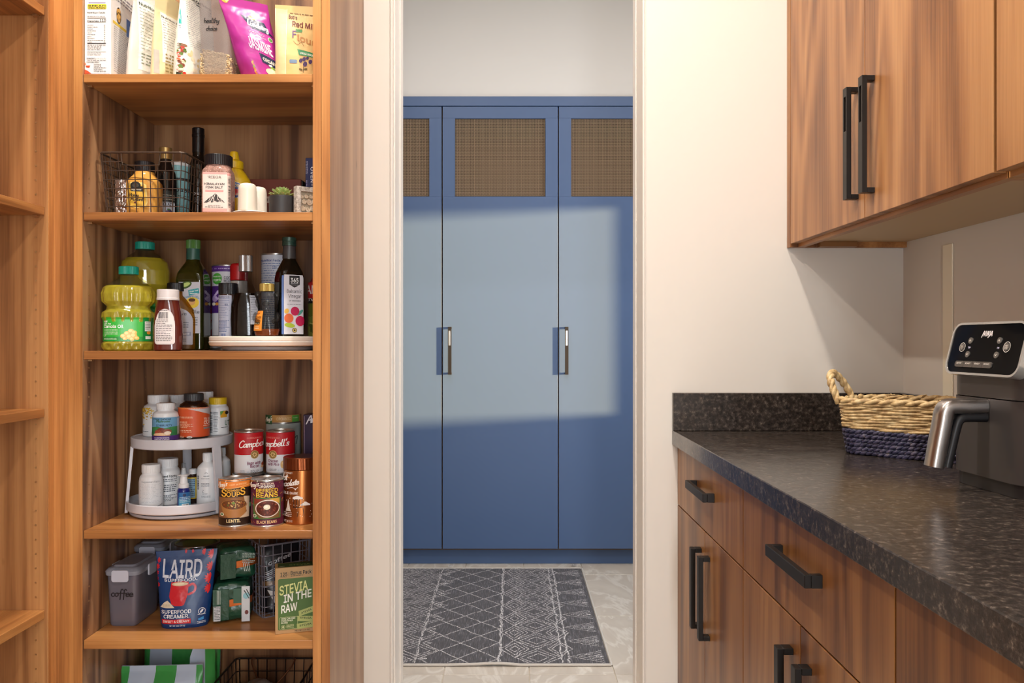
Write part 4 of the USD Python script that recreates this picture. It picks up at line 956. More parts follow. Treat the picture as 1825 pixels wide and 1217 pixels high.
# red brown carton
Y = 1.99; w = .146
t = T('pod_carton', 'dark red carton with pale oval cut outs at the back of the second shelf', 'box', (X_(483.5, Y), Y, Z2))
b = part(t, 'carton', box(-w / 2, w / 2, 0, .09, 0, .1195, .0008), plain('6e2c1c', .45), smooth=False)
a = Art(483.5, 377, 723.6, CD); a.geom('picture', affinity.scale(Point(0, 0).buffer(1, quad_segs=8), 128, 62).intersection(sbox(-200, 0, 200, 200)).__class__([(1350 + x, 482 + y) for x, y in affinity.scale(Point(0, 0).buffer(1, quad_segs=8), 128, 58).intersection(sbox(-200, 0, 200, 200)).exterior.coords]), 'c8ced2', 1)
a.geom('picture', Polygon([(925 + x, 490 + y) for x, y in affinity.scale(Point(0, 0).buffer(1, quad_segs=8), 45, 40).intersection(sbox(-200, 0, 200, 200)).exterior.coords]), 'c8ced2', 1)
a.rect(1092, 500, 1180, 592, 'b9a294', 1, 'picture').rect(1098, 520, 1174, 572, '5e2618', 2, 'picture').text('12', 1108, 566, 1166, 40, 'd9cfc6', 3).rect(1200, 560, 1530, 582, '9c5a42', 1, 'picture').small(1200, 600, 1500, 690, 3, '8f5a46', 2)
a.emit(t, flat_surf((0, 0, 0), (1, 0, 0), (0, 0, 1)), base=b)
part(t, 'end_flap', box(w / 2 + .0005, w / 2 + .003, .004, .086, .002, .117), plain('1d1614', .5), smooth=False)
# succulent
Y = 1.80; X = X_(502.5, Y)
t = T('potted_succulent', 'small green succulent in a round matte black pot', 'plant', (X, Y, Z2))
part(t, 'pot', lathe(fillet([(0, 0), (.0265, 0), (.0275, .003), (.0278, .042), (.0255, .042), (.0250, .037), (0, .037)], .0012), 48), bumpy('2e2d2e', .5, 400, .15, .0006), smooth=40)
part(t, 'soil', lathe([(0, .0372), (.0246, .0372), (.0246, .0382), (0, .0392)], 24), bumpy('3a2a1e', .9, 300, .6, .002), smooth=False)
LEAF = mat('succulent_leaf', {'g': ('geometry', {}), 'x': ('separate_xyz', {}), 'n': ('noise_texture', {'scale': 120.0}), 'r': ('rgb_ramp', {'ramp': [(.3, srgb('6f8d4c')), (.6, srgb('93ab66')), (.8, srgb('b9c487'))]}), 'p': ('principled_bsdf', {'roughness': .45, 'subsurface_weight': .1})}, [('g.position', 'n.vector'), ('n.fac', 'r.fac'), ('r.color', 'p.base_color')])
def leaf(L, wd, th):
    q = np.linspace(0, 1, 9); wv = wd * np.sin(np.pi * np.clip(q * .86 + .10, 0, 1)) ** .8; wv[-1] = .0004; tv = th * np.sin(np.pi * np.clip(q * .8 + .15, 0, 1)); V, F = [], []
    for i in range(9):
        for k in range(8):
            an = k * math.pi / 4; V.append((wv[i] * math.cos(an), q[i] * L, tv[i] * math.sin(an) + .12 * L * q[i] ** 2))
    for i in range(8):
        for k in range(8): a, b = i * 8 + k, i * 8 + (k + 1) % 8; F += [(a, b, b + 8), (a, b + 8, a + 8)]
    return trimesh.Trimesh(np.array(V), np.array(F), process=False)
for ring, (nl, L, el, z) in enumerate(((11, .031, 14, .0385), (10, .028, 32, .0405), (8, .023, 52, .043), (6, .017, 68, .045), (3, .011, 82, .047))):
    for k in range(nl):
        m = leaf(L, .0078 if ring < 3 else .006, .0022); m = turned(m, (1, 0, 0), el); m = turned(m, (0, 0, 1), 360 / nl * k + ring * 19); part(t, 'leaf', moved(m, 0, 0, z), LEAF, smooth=True)
# small picture frame
Y = 1.776; X = X_(529, Y)
t = T('picture_frame', 'small whitewashed wooden frame with cream shells, at the right end of the second shelf', 'picture frame', (X, Y, Z2), 40)
WW = mat('whitewash', {'g': ('geometry', {}), 'n': ('noise_texture', {'scale': 160.0, 'detail': 5.0, 'roughness': .7}), 'r': ('rgb_ramp', {'ramp': [(.35, srgb('8a7d72')), (.55, srgb('c9c0b4')), (.7, srgb('e4ddd2'))]}), 'b': ('bump', {'strength': .4, 'distance': .001}), 'p': ('principled_bsdf', {'roughness': .7})}, [('g.position', 'n.vector'), ('n.fac', 'r.fac'), ('r.color', 'p.base_color'), ('n.fac', 'b.height'), ('b.normal', 'p.normal')])
w, h = .058, .0625; fw = .0105
part(t, 'frame', cat([box(0, fw, 0, .016, 0, h, .0006), box(w - fw, w, 0, .016, 0, h, .0006), box(fw, w - fw, 0, .016, 0, .007, .0006), box(fw, w - fw, 0, .016, h - fw, h, .0006)]), WW, smooth=False)
part(t, 'backing', box(fw, w - fw, .013, .0155, .007, h - fw), plain('c9b79c', .7), smooth=False)
sm = []
for x, z, r in ((.017, .016, .0085), (.030, .014, .0075), (.041, .018, .008), (.021, .031, .007), (.034, .031, .0088), (.044, .034, .005), (.026, .043, .006), (.038, .044, .006), (.015, .041, .005)):
    an = np.linspace(0, 1, 40); pth = np.stack([x + r * .75 * an * np.cos(an * 13), .0075 + 0 * an, z + r * .75 * an * np.sin(an * 13)], 1); sm.append(tube(pth, r * .30 * (0.5 + .5 * an), 6)); s = trimesh.creation.icosphere(2, r * .8); s.apply_scale((1, .45, 1)); sm.append(moved(s, x, .0095, z))
part(t, 'shells', cat(sm), plain('e2cfb4', .5), smooth=True, kind='stuff')
# navy carton
Y = 1.955; w = .0665
t = T('pasta_carton', 'navy blue carton with vertical white lettering in the right back corner of the second shelf', 'box', (-.4665, Y, Z2))
b = part(t, 'carton', box(-w / 2, w / 2, 0, .06, 0, .164, .0008), plain('232a5c', .4), smooth=False)
class Ver(Art):     # lettering running downwards
    def uv(s, P): P = np.array(P, float).reshape(-1, 2) / 1000; return np.stack([-P[:, 1], -P[:, 0]], 1)
a = Ver(0, 0, 1000); a.text('OVEN-READY', -142, 14.5, -48, 7.5, 'e9e9f0', 2).small(-156, 22, -125, 27, 2, 'b9bad0', 2).small(-110, 21, -70, 26, 2, '8a8cb0', 2, seed=6)
a.emit(t, flat_surf((-.006, 0, 0), (1, 0, 0), (0, 0, 1)), base=b)
# ---------------------------------------------------------------- third shelf
TEAL = plain('159a86', .32)
OIL = mat('pale_oil', {'p': ('principled_bsdf', {'base_color': srgb('efe04a'), 'roughness': .04, 'transmission_weight': .7, 'ior': 1.36, 'coat_weight': .6, 'coat_roughness': .03})}, [])
def oil_bottle(label, X, Y, s, secs, cap, fill):
    t = T('oil_bottle', label, 'bottle', (X, Y, Z3), face(X, Y) - 4)
    lf = Loft([(z * s, a * s, b * s, e) for z, a, b, e in secs]); lo_ = Loft([q for q in lf.S if q[0] < fill] + [(fill, *lf.at(fill))]); m = lo_.mesh(n=144, dz=.0015)
    # moulded grips
    v = m.vertices; an = np.arctan2(v[:, 1], v[:, 0]); z = v[:, 2] / s
    rib = np.where((z > .060) & (z < .090), 1, 0) * np.sin(np.clip((z - .060) / .030, 0, 1) * np.pi) + np.where((z > .098) & (z < .142), 1, 0) * np.sin(np.clip((z - .098) / .044, 0, 1) * np.pi) * .9
    rib2 = np.where((z > .002) & (z < .018), 1, 0) * np.sin(np.clip((z - .002) / .016, 0, 1) * np.pi)
    f = 1 - .030 * (rib + rib2) * np.clip(np.cos(an * 16) * 2, -1, 1); v[:, 0] *= f; v[:, 1] *= f
    b = part(t, 'bottle', m, OIL, smooth=50)
    part(t, 'clear_neck', Loft([(fill + .0002, *lf.at(fill))] + [q for q in lf.S if q[0] > fill + .0003]).mesh(), clearfilm('f4f2e6', .22, .04, '4a4834'), smooth=50)
    ribcap(t, cap * s, (secs[-1][0] - .006) * s, (secs[-1][0] + .012) * s, TEAL, 'cap', 48); return t, lf, b
secs = [(0, .048, .038, 3.5), (.003, .052, .042, 3.5), (.017, .054, .044, 3.5), (.020, .0515, .042, 3.2), (.070, .0515, .042, 3.2), (.074, .0535, .0435, 3), (.086, .0530, .043, 3), (.093, .0455, .038, 2.8), (.100, .0445, .0375, 2.8), (.110, .0535, .043, 2.8), (.128, .0550, .0445, 2.7), (.142, .0515, .042, 2.6), (.154, .036, .031, 2.3), (.163, .0225, .0215, 2), (.170, .0175, .0175, 2), (.178, .0165, .0165, 2)]
Y = 1.828; X = X_(229.5, Y)
t, lf, b = oil_bottle('nearer clear bottle of yellow cooking oil with teal cap and green label', X, Y, 1.0, secs, .0207, .146)
a = Art(229.5, 624.5, 790, CE)
a.rect(-40, 845, 620, 1088, '35b23a', 0).rect(-40, 1040, 620, 1088, '1f8f34', 0.5, 'picture').rect(430, 846, 560, 1087, '178a3a', .6, 'picture').text('Kroger', 56, 895, 102, 22, 'f4f8ee', 2).text('100% Pure', 56, 918, 138, 14, 'f4f8ee', 2).text('Canola Oil', 56, 952, 250, 30, 'fbfcf5', 2).small(60, 970, 200, 1030, 3, 'd9efcf', 2).text('48 FL OZ (1.5 QT) 1.42 L', 56, 1070, 190, 13, 'f4f8ee', 2).ell(68, 1025, 14, 14, 'e4f2da', 2).ell(68, 1025, 10, 10, '35b23a', 3)
for x, y, q in ((250, 1035, 28), (285, 1010, 30), (320, 985, 28), (305, 1040, 32), (345, 1030, 32), (350, 1000, 26), (375, 1055, 22), (265, 1060, 20), (330, 1065, 22)): a.ell(x, y, q, q * .85, 'e6b848', 2).ell(x - 5, y - 5, q * .6, q * .5, 'f4d880', 3)
a.rect(448, 885, 515, 985, 'e6e4da', 2, 'picture').small(455, 895, 508, 975, 5, '8a8a80', 3).ell(490, 1000, 22, 18, 'e0952f', 2).rect(455, 1035, 515, 1065, 'e8f0e0', 2, 'picture')
a.emit(t, lf.surf(.045), PRINTG, base=b, off=.0006)
Y = 1.948; X = X_(258.4, Y)
t, lf, b = oil_bottle('larger clear bottle of yellow cooking oil standing behind the nearer one', X, Y, 1.0, [(z * 1.42, a * 1.03, b * 1.03, e) for z, a, b, e in secs[:-6]] + [(.165, .0545, .045, 2.6), (.190, .0555, .046, 2.5), (.212, .050, .042, 2.4), (.228, .034, .031, 2.2), (.236, .0215, .021, 2), (.248, .0185, .0185, 2)], .0217, .221)
a = Art(258.4, 624, 739, CE); a.rect(0, 690, 600, 1050, '1fa04a', 0); a.emit(t, lf.surf(.07), PRINTG, base=b, off=.0006)

# sauce bottle
Y = 1.792; X = X_(299.5, Y)
t = T('sauce_bottle', 'brown barbecue sauce squeeze bottle with white flip cap and white back label', 'bottle', (X, Y, Z3), face(X, Y) - 10)
lf = Loft([(0, .026, .018, 3), (.003, .0295, .021, 3), (.03, .0305, .022, 2.8), (.055, .0305, .022, 2.8), (.085, .0270, .0205, 2.6), (.106, .0238, .020, 2.3), (.112, .0228, .0200, 2.1)])
b = part(t, 'body', lf.mesh(), plain('5a211a', .15, coat_weight=.5), smooth=40)
part(t, 'cap', lathe(fillet([(0, .1115), (.0238, .1115), (.0238, .1165), (.0232, .117), (.0230, .1355), (0, .1365)], .0016), 48), plain('d9d2d2', .35), smooth=40)
a = Art(297.5, 624, 804, CE); a.geom('label', unary_union([rrect(563, 850, 765, 1115, 30), affinity.translate(affinity.scale(Point(0, 0).buffer(1, quad_segs=10), 95, 110), 666, 862)]), 'd9cfcf', 0)
a.geom('picture', unary_union([rrect(571, 860, 757, 1107, 24), affinity.translate(affinity.scale(Point(0, 0).buffer(1, quad_segs=10), 87, 100), 666, 864)]), 'e4dcda', 1)
a.bars(598, 785, 702, 850, '4a4446', 24, 2, seed=5).small(590, 765, 700, 778, 1, '5a5456', 2).small(582, 862, 738, 1090, 13, '6a6264', 2, seed=12, fill=.35)
a.emit(t, lf.surf(.05), base=b)
# amber sweetener bottle
Y = 1.897; X = X_(314.5, Y)
t = T('syrup_flask', 'amber sweetener bottle with black cap and grey arched label, behind the sauce bottle', 'bottle', (X, Y, Z3), face(X, Y) - 4)
lf = Loft([(0, .040, .022, 3.5), (.004, .046, .026, 3.5), (.07, .0475, .0265, 3.4), (.095, .044, .0255, 3), (.118, .028, .021, 2.4), (.128, .018, .017, 2), (.141, .0165, .0165, 2)])
b = part(t, 'bottle', lf.mesh(), mat('amber_syrup', {'p': ('principled_bsdf', {'base_color': srgb('c8862a'), 'roughness': .06, 'transmission_weight': .8, 'ior': 1.4})}, []), smooth=40)
ribcap(t, .0205, .138, .158, BLACKP, 'cap', 40)
a = Art(314.5, 622, 759, CE); a.geom('label', unary_union([rrect(640, 850, 945, 1112, 10), affinity.translate(affinity.scale(Point(0, 0).buffer(1, quad_segs=10), 152, 120), 792, 855)]), 'b3b7c4', 0); a.text('agave', 735, 812, 888, 34, '4a4f60', 2, False).rect(640, 980, 925, 1020, '8d93a6', 1, 'picture').text('LIGHT', 820, 1012, 912, 20, 'dfe3ea', 2).small(800, 880, 900, 950, 3, '6a7084', 2).small(800, 1050, 880, 1090, 2, '6a7084', 2)
a.emit(t, lf.surf(.05), base=b)
t = T('navy_box', 'dark blue carton edge showing between the oil bottles at the back of the third shelf', 'box', (X_(310, 2.02), 2.02, Z3))
b = part(t, 'carton', box(-.024, .024, 0, .06, 0, .158, .0006), plain('222c48', .5), smooth=False); a = MM(); a.rect(-24, -158, -14, -2, 'aab4ba', 0).rect(-12, -150, 22, -140, '3a5a8a', 1, 'picture'); a.emit(t, flat_surf((0, 0, 0), (1, 0, 0), (0, 0, 1)), base=b)
# tall olive oil bottle, square section
Y = 1.925; X = X_(344.5, Y)
t = T('olive_oil_bottle', 'tall dark green square bottle of olive oil with green cap', 'bottle', (X, Y, Z3), face(X, Y) - 20)
lf = Loft([(0, .029, .029, 7), (.003, .0325, .0325, 8), (.165, .0325, .0325, 8), (.182, .0305, .0305, 5), (.198, .0235, .0235, 3), (.210, .0165, .0165, 2.2), (.218, .0148, .0148, 2), (.243, .0148, .0148, 2)])
DKG = mat('green_glass_oil', {'p': ('principled_bsdf', {'base_color': srgb('35380f'), 'roughness': .06, 'transmission_weight': .4, 'ior': 1.45, 'coat_weight': .5})}, [])
b = part(t, 'bottle', lf.mesh(n=72), DKG, smooth=40)
part(t, 'capsule', lathe(fillet([(.0150, .214), (.0156, .214), (.0152, .2405), (.0152, .2415), (.0150, .2415)], .0004), 40), plain('2f5a4e', .4), smooth=40)
ribcap(t, .0160, .2412, .2625, plain('4a7a38', .4), 'cap', 50)
a = MM(); a.rect(-22, -160, 27, -40, 'c3c5cf', 0, r=1).ell(-6, -153, 15, 8, '3f5a24', 1, rot=-20).ell(-5, -154, 10, 4.5, 'b9cf7a', 2, rot=-20).poly([(0, -141), (24, -146), (26, -134), (2, -128)], '2f9aa4', 1).text('Simple Truth', 3, -136, 23, 3.5, 'eaf3f2', 2, slope=-.15).small(4, -134, 22, -130, 1, 'eaf3f2', 2)
a.ell(10, -112, 15, 13, 'e6c840', 1).ell(9, -114, 8, 8, 'd9a868', 2).ell(9, -118, 8, 4, '5a3a20', 3).text("EVAN'S OIL", -10, -120, 26, 4.5, '2f7a9a', 3, arc=4).text('Ole', 8, -86, 26, 9, '33383c', 2, False).small(-16, -78, 22, -50, 5, '7a7d86', 2)
a.emit(t, lf.surf(.1), base=b)
# lazy susan
Y = 1.905; XC3 = -.5745
WPL = plain('ece4d8', .35)
t = T('turntable', 'round white plastic turntable holding bottles and cans on the third shelf', 'turntable', (XC3, Y, Z3))
part(t, 'base', lathe(fillet([(0, 0), (.100, 0), (.104, .004), (.104, .0095), (0, .0095)], .002), 72), plain('c6c4c4', .4), smooth=40)
part(t, 'tray', lathe(fillet([(0, .010), (.124, .010), (.130, .012), (.1325, .0195), (.1305, .0215), (.1315, .0235), (.1315, .031), (.1295, .0325), (.1270, .0315), (.1255, .0312), (0, .0310)], .0006), 96), WPL, smooth=40)
ZT = Z3 + .0312
def can(name, label, X, Y, z, r, h, wrapc, rz=None, cat_='can', group=None, rim=True, gloss=PRINT):
    t = T(name, label, cat_, (X, Y, z), face(X, Y) if rz is None else rz, group=group)
    b = part(t, 'body', lathe([(0, .0012), (r - .003, .0012), (r - .0022, 0), (r - .0002, 0), (r, .001), (r, .0026), (r - .001, .0036), (r - .001, h - .0036), (r, h - .0026), (r, h - .0008), (r - .0006, h), (r - .0016, h), (r - .0024, h - .003), (r - .008, h - .0032), (r - .009, h - .0022), (r - .014, h - .0022), (r - .015, h - .003), (0, h - .003)], 56), STEEL, smooth=35)
    rs = r - .0006; part(t, 'label', lathe([(rs, .0042), (rs, h - .0042)], 64), wrapc if not isinstance(wrapc, str) else plain(wrapc, .45), smooth=40)
    return t, stage.GetPrimAtPath(t.path + '/label')
def pull_tab(t, r, h):
    g = rrect(-.008, -.016, .008, .006, .006).difference(rrect(-.0045, -.0125, .0045, -.004, .003)); part(t, 'pull_tab', extrude(g, .0012, h - .0024), STEEL, smooth=False)
# coconut milk
Y = 1.992; X = X_(405, Y)
t, b = can('coconut_milk_can', 'purple and white coconut milk can at the left back of the turntable', X, Y, ZT, .0365, .176, 'dcdce4')
a = Art(405, 597, 722, CF, .0365); a.rect(-40, 345, 470, 398, '5a2c86', 1, 'picture').rect(-40, 538, 470, 800, '4a2274', 1, 'picture').ell(130, 468, 43, 55, '4ca83a', 2).text('simple truth', 96, 452, 162, 13, 'f0f5ea', 3).text('organic', 92, 488, 166, 22, 'f0f5ea', 3).text('COCONUT', 190, 472, 330, 26, '4a4a58', 2).text('MILK', 190, 500, 260, 22, '4a4a58', 2)
for q in range(7): a.ell(125 + 14 * math.cos(q * .9) , 590 + q * 12, 13, 9, 'c9b4de', 2, rot=q * 50)
a.ell(110, 660, 24, 32, 'a98fc4', 2).ell(100, 712, 16, 16, 'e6e0d0', 2).ell(128, 712, 15, 15, 'c98a3a', 2).small(85, 365, 260, 385, 1, 'c9b4de', 2)
a.emit(t, cyl_surf(.0359), base=b)
# tomato can behind the turntable
Y = 2.045; X = X_(400, Y)
t, b = can('tomato_can', 'red and white tomato can standing on the shelf behind the turntable', X, Y, Z3, .0370, .105, 'd9d4d4')
a = Art(400, 623, 704, CF, .037); a.rect(-60, 760, 400, 828, 'b3201f', 1, 'picture').text('CENTO', 30, 915, 132, 32, 'a3322c', 2).small(60, 840, 135, 880, 3, '8a7a78', 2)
for x, y in ((90, 1000), (115, 960), (120, 1010), (70, 1020)): a.ell(x, y, 26, 26, 'c0271d', 2).ell(x - 6, y - 8, 8, 6, 'e0705a', 3)
a.emit(t, cyl_surf(.0364), base=b)
# red capped shaker at the back
Y = 1.93; X = X_(426, Y)
t, b = bottle('red_cap_bottle', 'bottle with tall bright red cap behind the clear syrup bottle', X, Y, ZT, [(0, 0), (.0185, 0), (.019, .003), (.019, .134), (0, .134)], plain('b5b0aa', .3))
part(t, 'cap', lathe(fillet([(0, .1345), (.0205, .1345), (.0205, .170), (.017, .175), (0, .176)], .003), 48), plain('b3141a', .4), smooth=40)
# spice jar
Y = 1.872; X = X_(406.5, Y)
t, b = bottle('spice_jar', 'spice jar with black lid and white nutrition label at the front left of the turntable', X, Y, ZT, [(0, 0), (.0200, 0), (.0212, .003), (.0212, .085), (.019, .095), (.0185, .104), (0, .104)], mat('spice_glass', {'p': ('principled_bsdf', {'base_color': srgb('54423c'), 'roughness': .1, 'coat_weight': .6})}, []), 'jar')
ribcap(t, .0212, .0985, .1245, BLACKP, 'lid', 44)
a = Art(406.5, 597, 769, CF, .0212); a.rect(142, 628, 262, 1032, 'b9bdd0', 0).facts(148, 635, 240, 860, '2c3a6a', 'Nutrition Facts', 2, rows=12, ink='5a6a9a').text('60', 200, 728, 226, 20, '2c3a6a', 2).small(148, 870, 240, 990, 9, '5a6a9a', 2, seed=8).bars(165, 1000, 210, 1030, '3a56a0', 10, 2)
a.emit(t, cyl_surf(.0212), base=b)
# clear syrup flask, dark syrup inside
Y = 1.853; X = X_(438, Y)
t = T('maple_syrup_bottle', 'clear glass flask of dark maple syrup with silver cap', 'bottle', (X, Y, ZT), face(X, Y) - 4)
secs = [(0, .0265, .017, 3.5), (.004, .0325, .021, 3.5), (.04, .0338, .022, 3.2), (.075, .0325, .0215, 3), (.098, .0255, .019, 2.6), (.113, .0195, .017, 2.3), (.124, .0152, .0150, 2), (.150, .0142, .0142, 2), (.172, .0140, .0140, 2)]
lf = Loft(secs); part(t, 'bottle', lf.mesh(), clearfilm('f2f2f2', .14, .03, '0a0a0a'), smooth=40)
part(t, 'syrup', Loft([(z + .0012 if z == 0 else z, a - .0012, b - .0012, e) for z, a, b, e in secs[:5]] + [(.1, .0240, .0180, 2.6)]).mesh(), plain('180d08', .06), smooth=40)
ribcap(t, .0152, .150, .187, plain('a9a7a6', .25, .8), 'cap', 40)
a = Art(437, 597, 777, CF); a.rect(448, 628, 522, 912, 'b9bcc6', 0).facts(454, 636, 516, 880, '20242c', 'Nutrition', 2, rows=13, ink='666a74'); a.emit(t, lf.surf(.05), base=None)
# honey bear
Y = 1.806; X = X_(476, Y)
t = T('honey_bear', 'nearly empty clear honey bear bottle with gold cap and orange label', 'bottle', (X, Y, ZT), face(X, Y) - 8)
body = Loft([(0, .020, .016, 3), (.003, .0255, .019, 3), (.014, .0285, .0205, 2.6), (.028, .0275, .020, 2.4), (.045, .0245, .0185, 2.3), (.056, .0195, .0165, 2.2), (.061, .0190, .0165, 2.1), (.070, .0245, .0190, 2.1), (.080, .0255, .0195, 2.1), (.090, .0215, .0180, 2.1), (.097, .0145, .0145, 2), (.102, .0130, .0130, 2)])
FILM = clearfilm('f0efec', .25, .05, '2a2a2a')
b = part(t, 'bottle', body.mesh(), FILM, smooth=40)
ear = trimesh.creation.icosphere(2, .0075); ear.apply_scale((1, .5, 1))
for sx in (-1, 1): part(t, 'ear', moved(ear, sx * .0205, 0, .094), FILM, smooth=True)
for sx in (-1, 1): part(t, 'arm', tube(smooth_path([(sx * .022, -.008, .052), (sx * .025, -.015, .040), (sx * .014, -.021, .032)], 6), .0045, 8), FILM, smooth=True)
part(t, 'honey', Loft([(.0012, .019, .015, 3), (.004, .0244, .018, 3), (.014, .0272, .0192, 2.6), (.0175, .0270, .0190, 2.6)]).mesh(), mat('honey', {'p': ('principled_bsdf', {'base_color': srgb('c8611e'), 'roughness': .05, 'transmission_weight': .5})}, []), smooth=40)
muz = trimesh.creation.icosphere(2, .0078); muz.apply_scale((1, .8, .8)); part(t, 'muzzle', moved(muz, 0, -.0185, .073), FILM, smooth=True)
ribcap(t, .0160, .1015, .1185, plain('b39a52', .35, .5), 'cap', 40)
a = Art(478, 597, 797, CF); a.rect(487, 780, 588, 975, 'e8933a', 0).text('Kroger', 505, 815, 550, 16, 'a83a1a', 2, slope=-.1).text('CLOVER', 500, 856, 575, 22, '5a3010', 2).text('HONEY', 504, 886, 570, 20, '5a3010', 2).rect(495, 890, 566, 912, '3a2a1c', 2, 'picture').text('RAW & PURE', 499, 907, 562, 10, 'f0d9a0', 3).small(510, 935, 560, 965, 2, 'f6e2b8', 2)
a.emit(t, body.surf(.028), PRINTG, base=b)
# tall white can
Y = 2.0; X = X_(492, Y)
t, b = can('broth_can', 'tall white can with blue nutrition table at the back of the turntable', X - .0, Y, ZT, .0355, .205, 'cfd3de')
a = Art(492, 597, 720, CF, .0355); a.facts(562, 275, 740, 620, '24468a', 'Nutrition Facts', 2, rows=13, ink='4a6aa6', thick=(.16, .30)).text('120', 668, 370, 705, 26, '24468a', 2); a.small(562, 640, 740, 980, 16, '7a8ab0', 2, seed=3)
a.emit(t, cyl_surf(.0349), base=b)
# balsamic vinegar
Y = 1.846; X = X_(515.5, Y)
t = T('balsamic_bottle', 'square dark bottle of balsamic vinegar with white label of coloured dots', 'bottle', (X, Y, ZT), face(X, Y) + 18)
lf = Loft([(0, .025, .025, 7), (.003, .0278, .0278, 8), (.132, .0278, .0278, 8), (.148, .0262, .0262, 4.5), (.165, .0195, .0195, 2.8), (.176, .0145, .0145, 2.1), (.184, .0135, .0135, 2), (.208, .0135, .0135, 2)])
b = part(t, 'bottle', lf.mesh(n=72), plain('14120c', .06), smooth=40)
part(t, 'capsule', lathe(fillet([(.0139, .178), (.0150, .178), (.0143, .207), (.0139, .207)], .0004), 40), plain('3d3b3c', .4), smooth=40)
part(t, 'cap', lathe(fillet([(0, .2075), (.0158, .2075), (.0158, .2105), (.0152, .211), (.0156, .2135), (.0150, .2165), (.0158, .219), (.0158, .2265), (0, .2275)], .0006), 44), plain('2f4a40', .35, .3), smooth=40)
a = MM(); a.rect(-21, -140, 24, -6, 'd2d2da', 0).rect(-26, -138, -21.5, -6, '5a78b8', 0)
a.poly([(-9, -138), (15, -138), (15, -118), (3, -111), (-9, -118)], '1c1c20', 1).text('365', -6, -123, 12, 9.5, 'f2f2f2', 2).small(-6, -121, 12, -115, 2, 'b0b0b4', 2).text('Balsamic', -15, -99, 20, 8, '2e2e34', 2, False).text('Vinegar', -11, -88, 18, 8, '2e2e34', 2, False).text('OF MODENA', -10, -80, 17, 3, '4a4a50', 2).small(-14, -74, 18, -71, 1, '9a9aa2', 2)
for x, y, u, v, c, r_q in ((4, -58, 10, 10, 'b8174e', 0), (-10, -42, 10.5, 10.5, 'de6a3a', 0), (16, -36, 11, 11.5, 'b8174e', 0), (-8, -26, 12, 5, 'a9bf3a', 8), (-15, -58, 5, 6, 'e0b04a', 30), (16, -55, 9, 3.5, '4f9a8c', -45)): a.ell(x, y, u, v, c, 2, rot=r_q)
a.ell(3, -15, 5.5, 5.5, '6a5a2c', 2).ell(3, -15, 4, 4, 'c9b46a', 3).ell(3, -15, 2, 2, '3a3222', 4)
a.emit(t, lf.surf(.08), base=b)
# red oil bottle at the right end
Y = 1.958; X = -.4655
t, b = bottle('red_oil_bottle', 'red bottle with gold cap and olive picture at the right end of the turntable', X, Y, ZT, [(0, 0), (.0265, 0), (.0280, .003), (.0280, .112), (.026, .128), (.0165, .146), (.0145, .152), (.0145, .182), (0, .182)], plain('9c1a1e', .2))
part(t, 'cap', lathe(fillet([(0, .1815), (.0155, .1815), (.0155, .186), (.0148, .187), (.0158, .1885), (.0158, .198), (0, .199)], .0008), 44), plain('b8a06a', .3, .7), smooth=40)
a = Art(567, 597, 735, CF, .028); a.rect(900, 500, 1260, 655, 'a8181c', 0).text('SANTO', 950, 610, 1180, 78, 'e4dcd4', 2).rect(900, 655, 1260, 705, '1c1a14', 1, 'picture').text('OLIVE OIL', 950, 682, 1180, 26, 'ddd6cc', 2).rect(900, 705, 1260, 1035, '5f6420', 0)
for i in range(22): a.ell(random.Random(i).uniform(960, 1130), random.Random(i + 50).uniform(850, 1030), 36, 30, ['8a8a3c', '6f7630', 'a8a05a', '4c5220'][i % 4], 1 + i % 3, rot=i * 37)
a.emit(t, cyl_surf(.028), PRINTG, base=b)
# ---------------------------------------------------------------- fourth shelf: two-tier turntable
Yt, Xt = 1.966, X_(326, 1.966)
LAV = plain('d3d3da', .33)
t = T('two_tier_turntable', 'white plastic two-tier turntable crowded with supplement bottles', 'turntable', (Xt, Yt, Z4))
part(t, 'base', lathe(fillet([(0, 0), (.110, 0), (.118, .003), (.119, .0095), (0, .0095)], .002), 80), plain('b9bfcb', .4), smooth=40)
def tray(r, z0, z1, zf): return lathe(fillet([(0, z0 + .001), (r - .012, z0), (r - .002, z0 + .001), (r, z0 + .003), (r + .0005, z1 - .001), (r - .0018, z1), (r - .0035, z1 - .001), (r - .0045, zf), (0, zf)], .0012), 96)
part(t, 'lower_tray', tray(.1255, .0115, .0345, .0195), LAV, smooth=40)
part(t, 'upper_tray', tray(.1150, .1590, .1840, .1815), LAV, smooth=40)
for az in (205, -27, 107):
    c, s = math.cos(math.radians(az)), math.sin(math.radians(az)); V = []
    for z, r in ((.006, .1215), (.163, .1085)):
        for dr in (0, .0065):
            for dt in (-.0105, .0105): V.append(((r + dr) * c - dt * s, (r + dr) * s + dt * c, z))
    part(t, 'leg', trimesh.convex.convex_hull(np.array(V)), LAV, smooth=False)
ZU, ZL = Z4 + .1817, Z4 + .0197
WB = plain('e6e9ec', .3)
def pill(name, label, px, Y, z, r, h, rc, hc, body=WB, cap=WB, sh=.018, ribs=36):
    X = X_(px, Y); t = T(name, label, 'bottle', (X, Y, z), face(X, Y), group=None); hb = h - hc + .001
    b = part(t, 'body', lathe(fillet([(0, 0), (r - .002, 0), (r, .002), (r, hb - sh - .004), (r * .93, hb - sh * .55), (rc * .95, hb - .004), (rc * .93, hb), (0, hb)], .003), 48), body, smooth=40)
    ribcap(t, rc, h - hc, h, cap, 'cap', ribs); return t, b, X
t, b, X = pill('supplement_bottle', 'white supplement bottle with yellow blossom label at the left of the upper tier', 282, 1.965, ZU, .0345, .0990, .0240, .0175)
a = Art(282, 784, 733, CG, .0345)
r_ = random.Random(3)
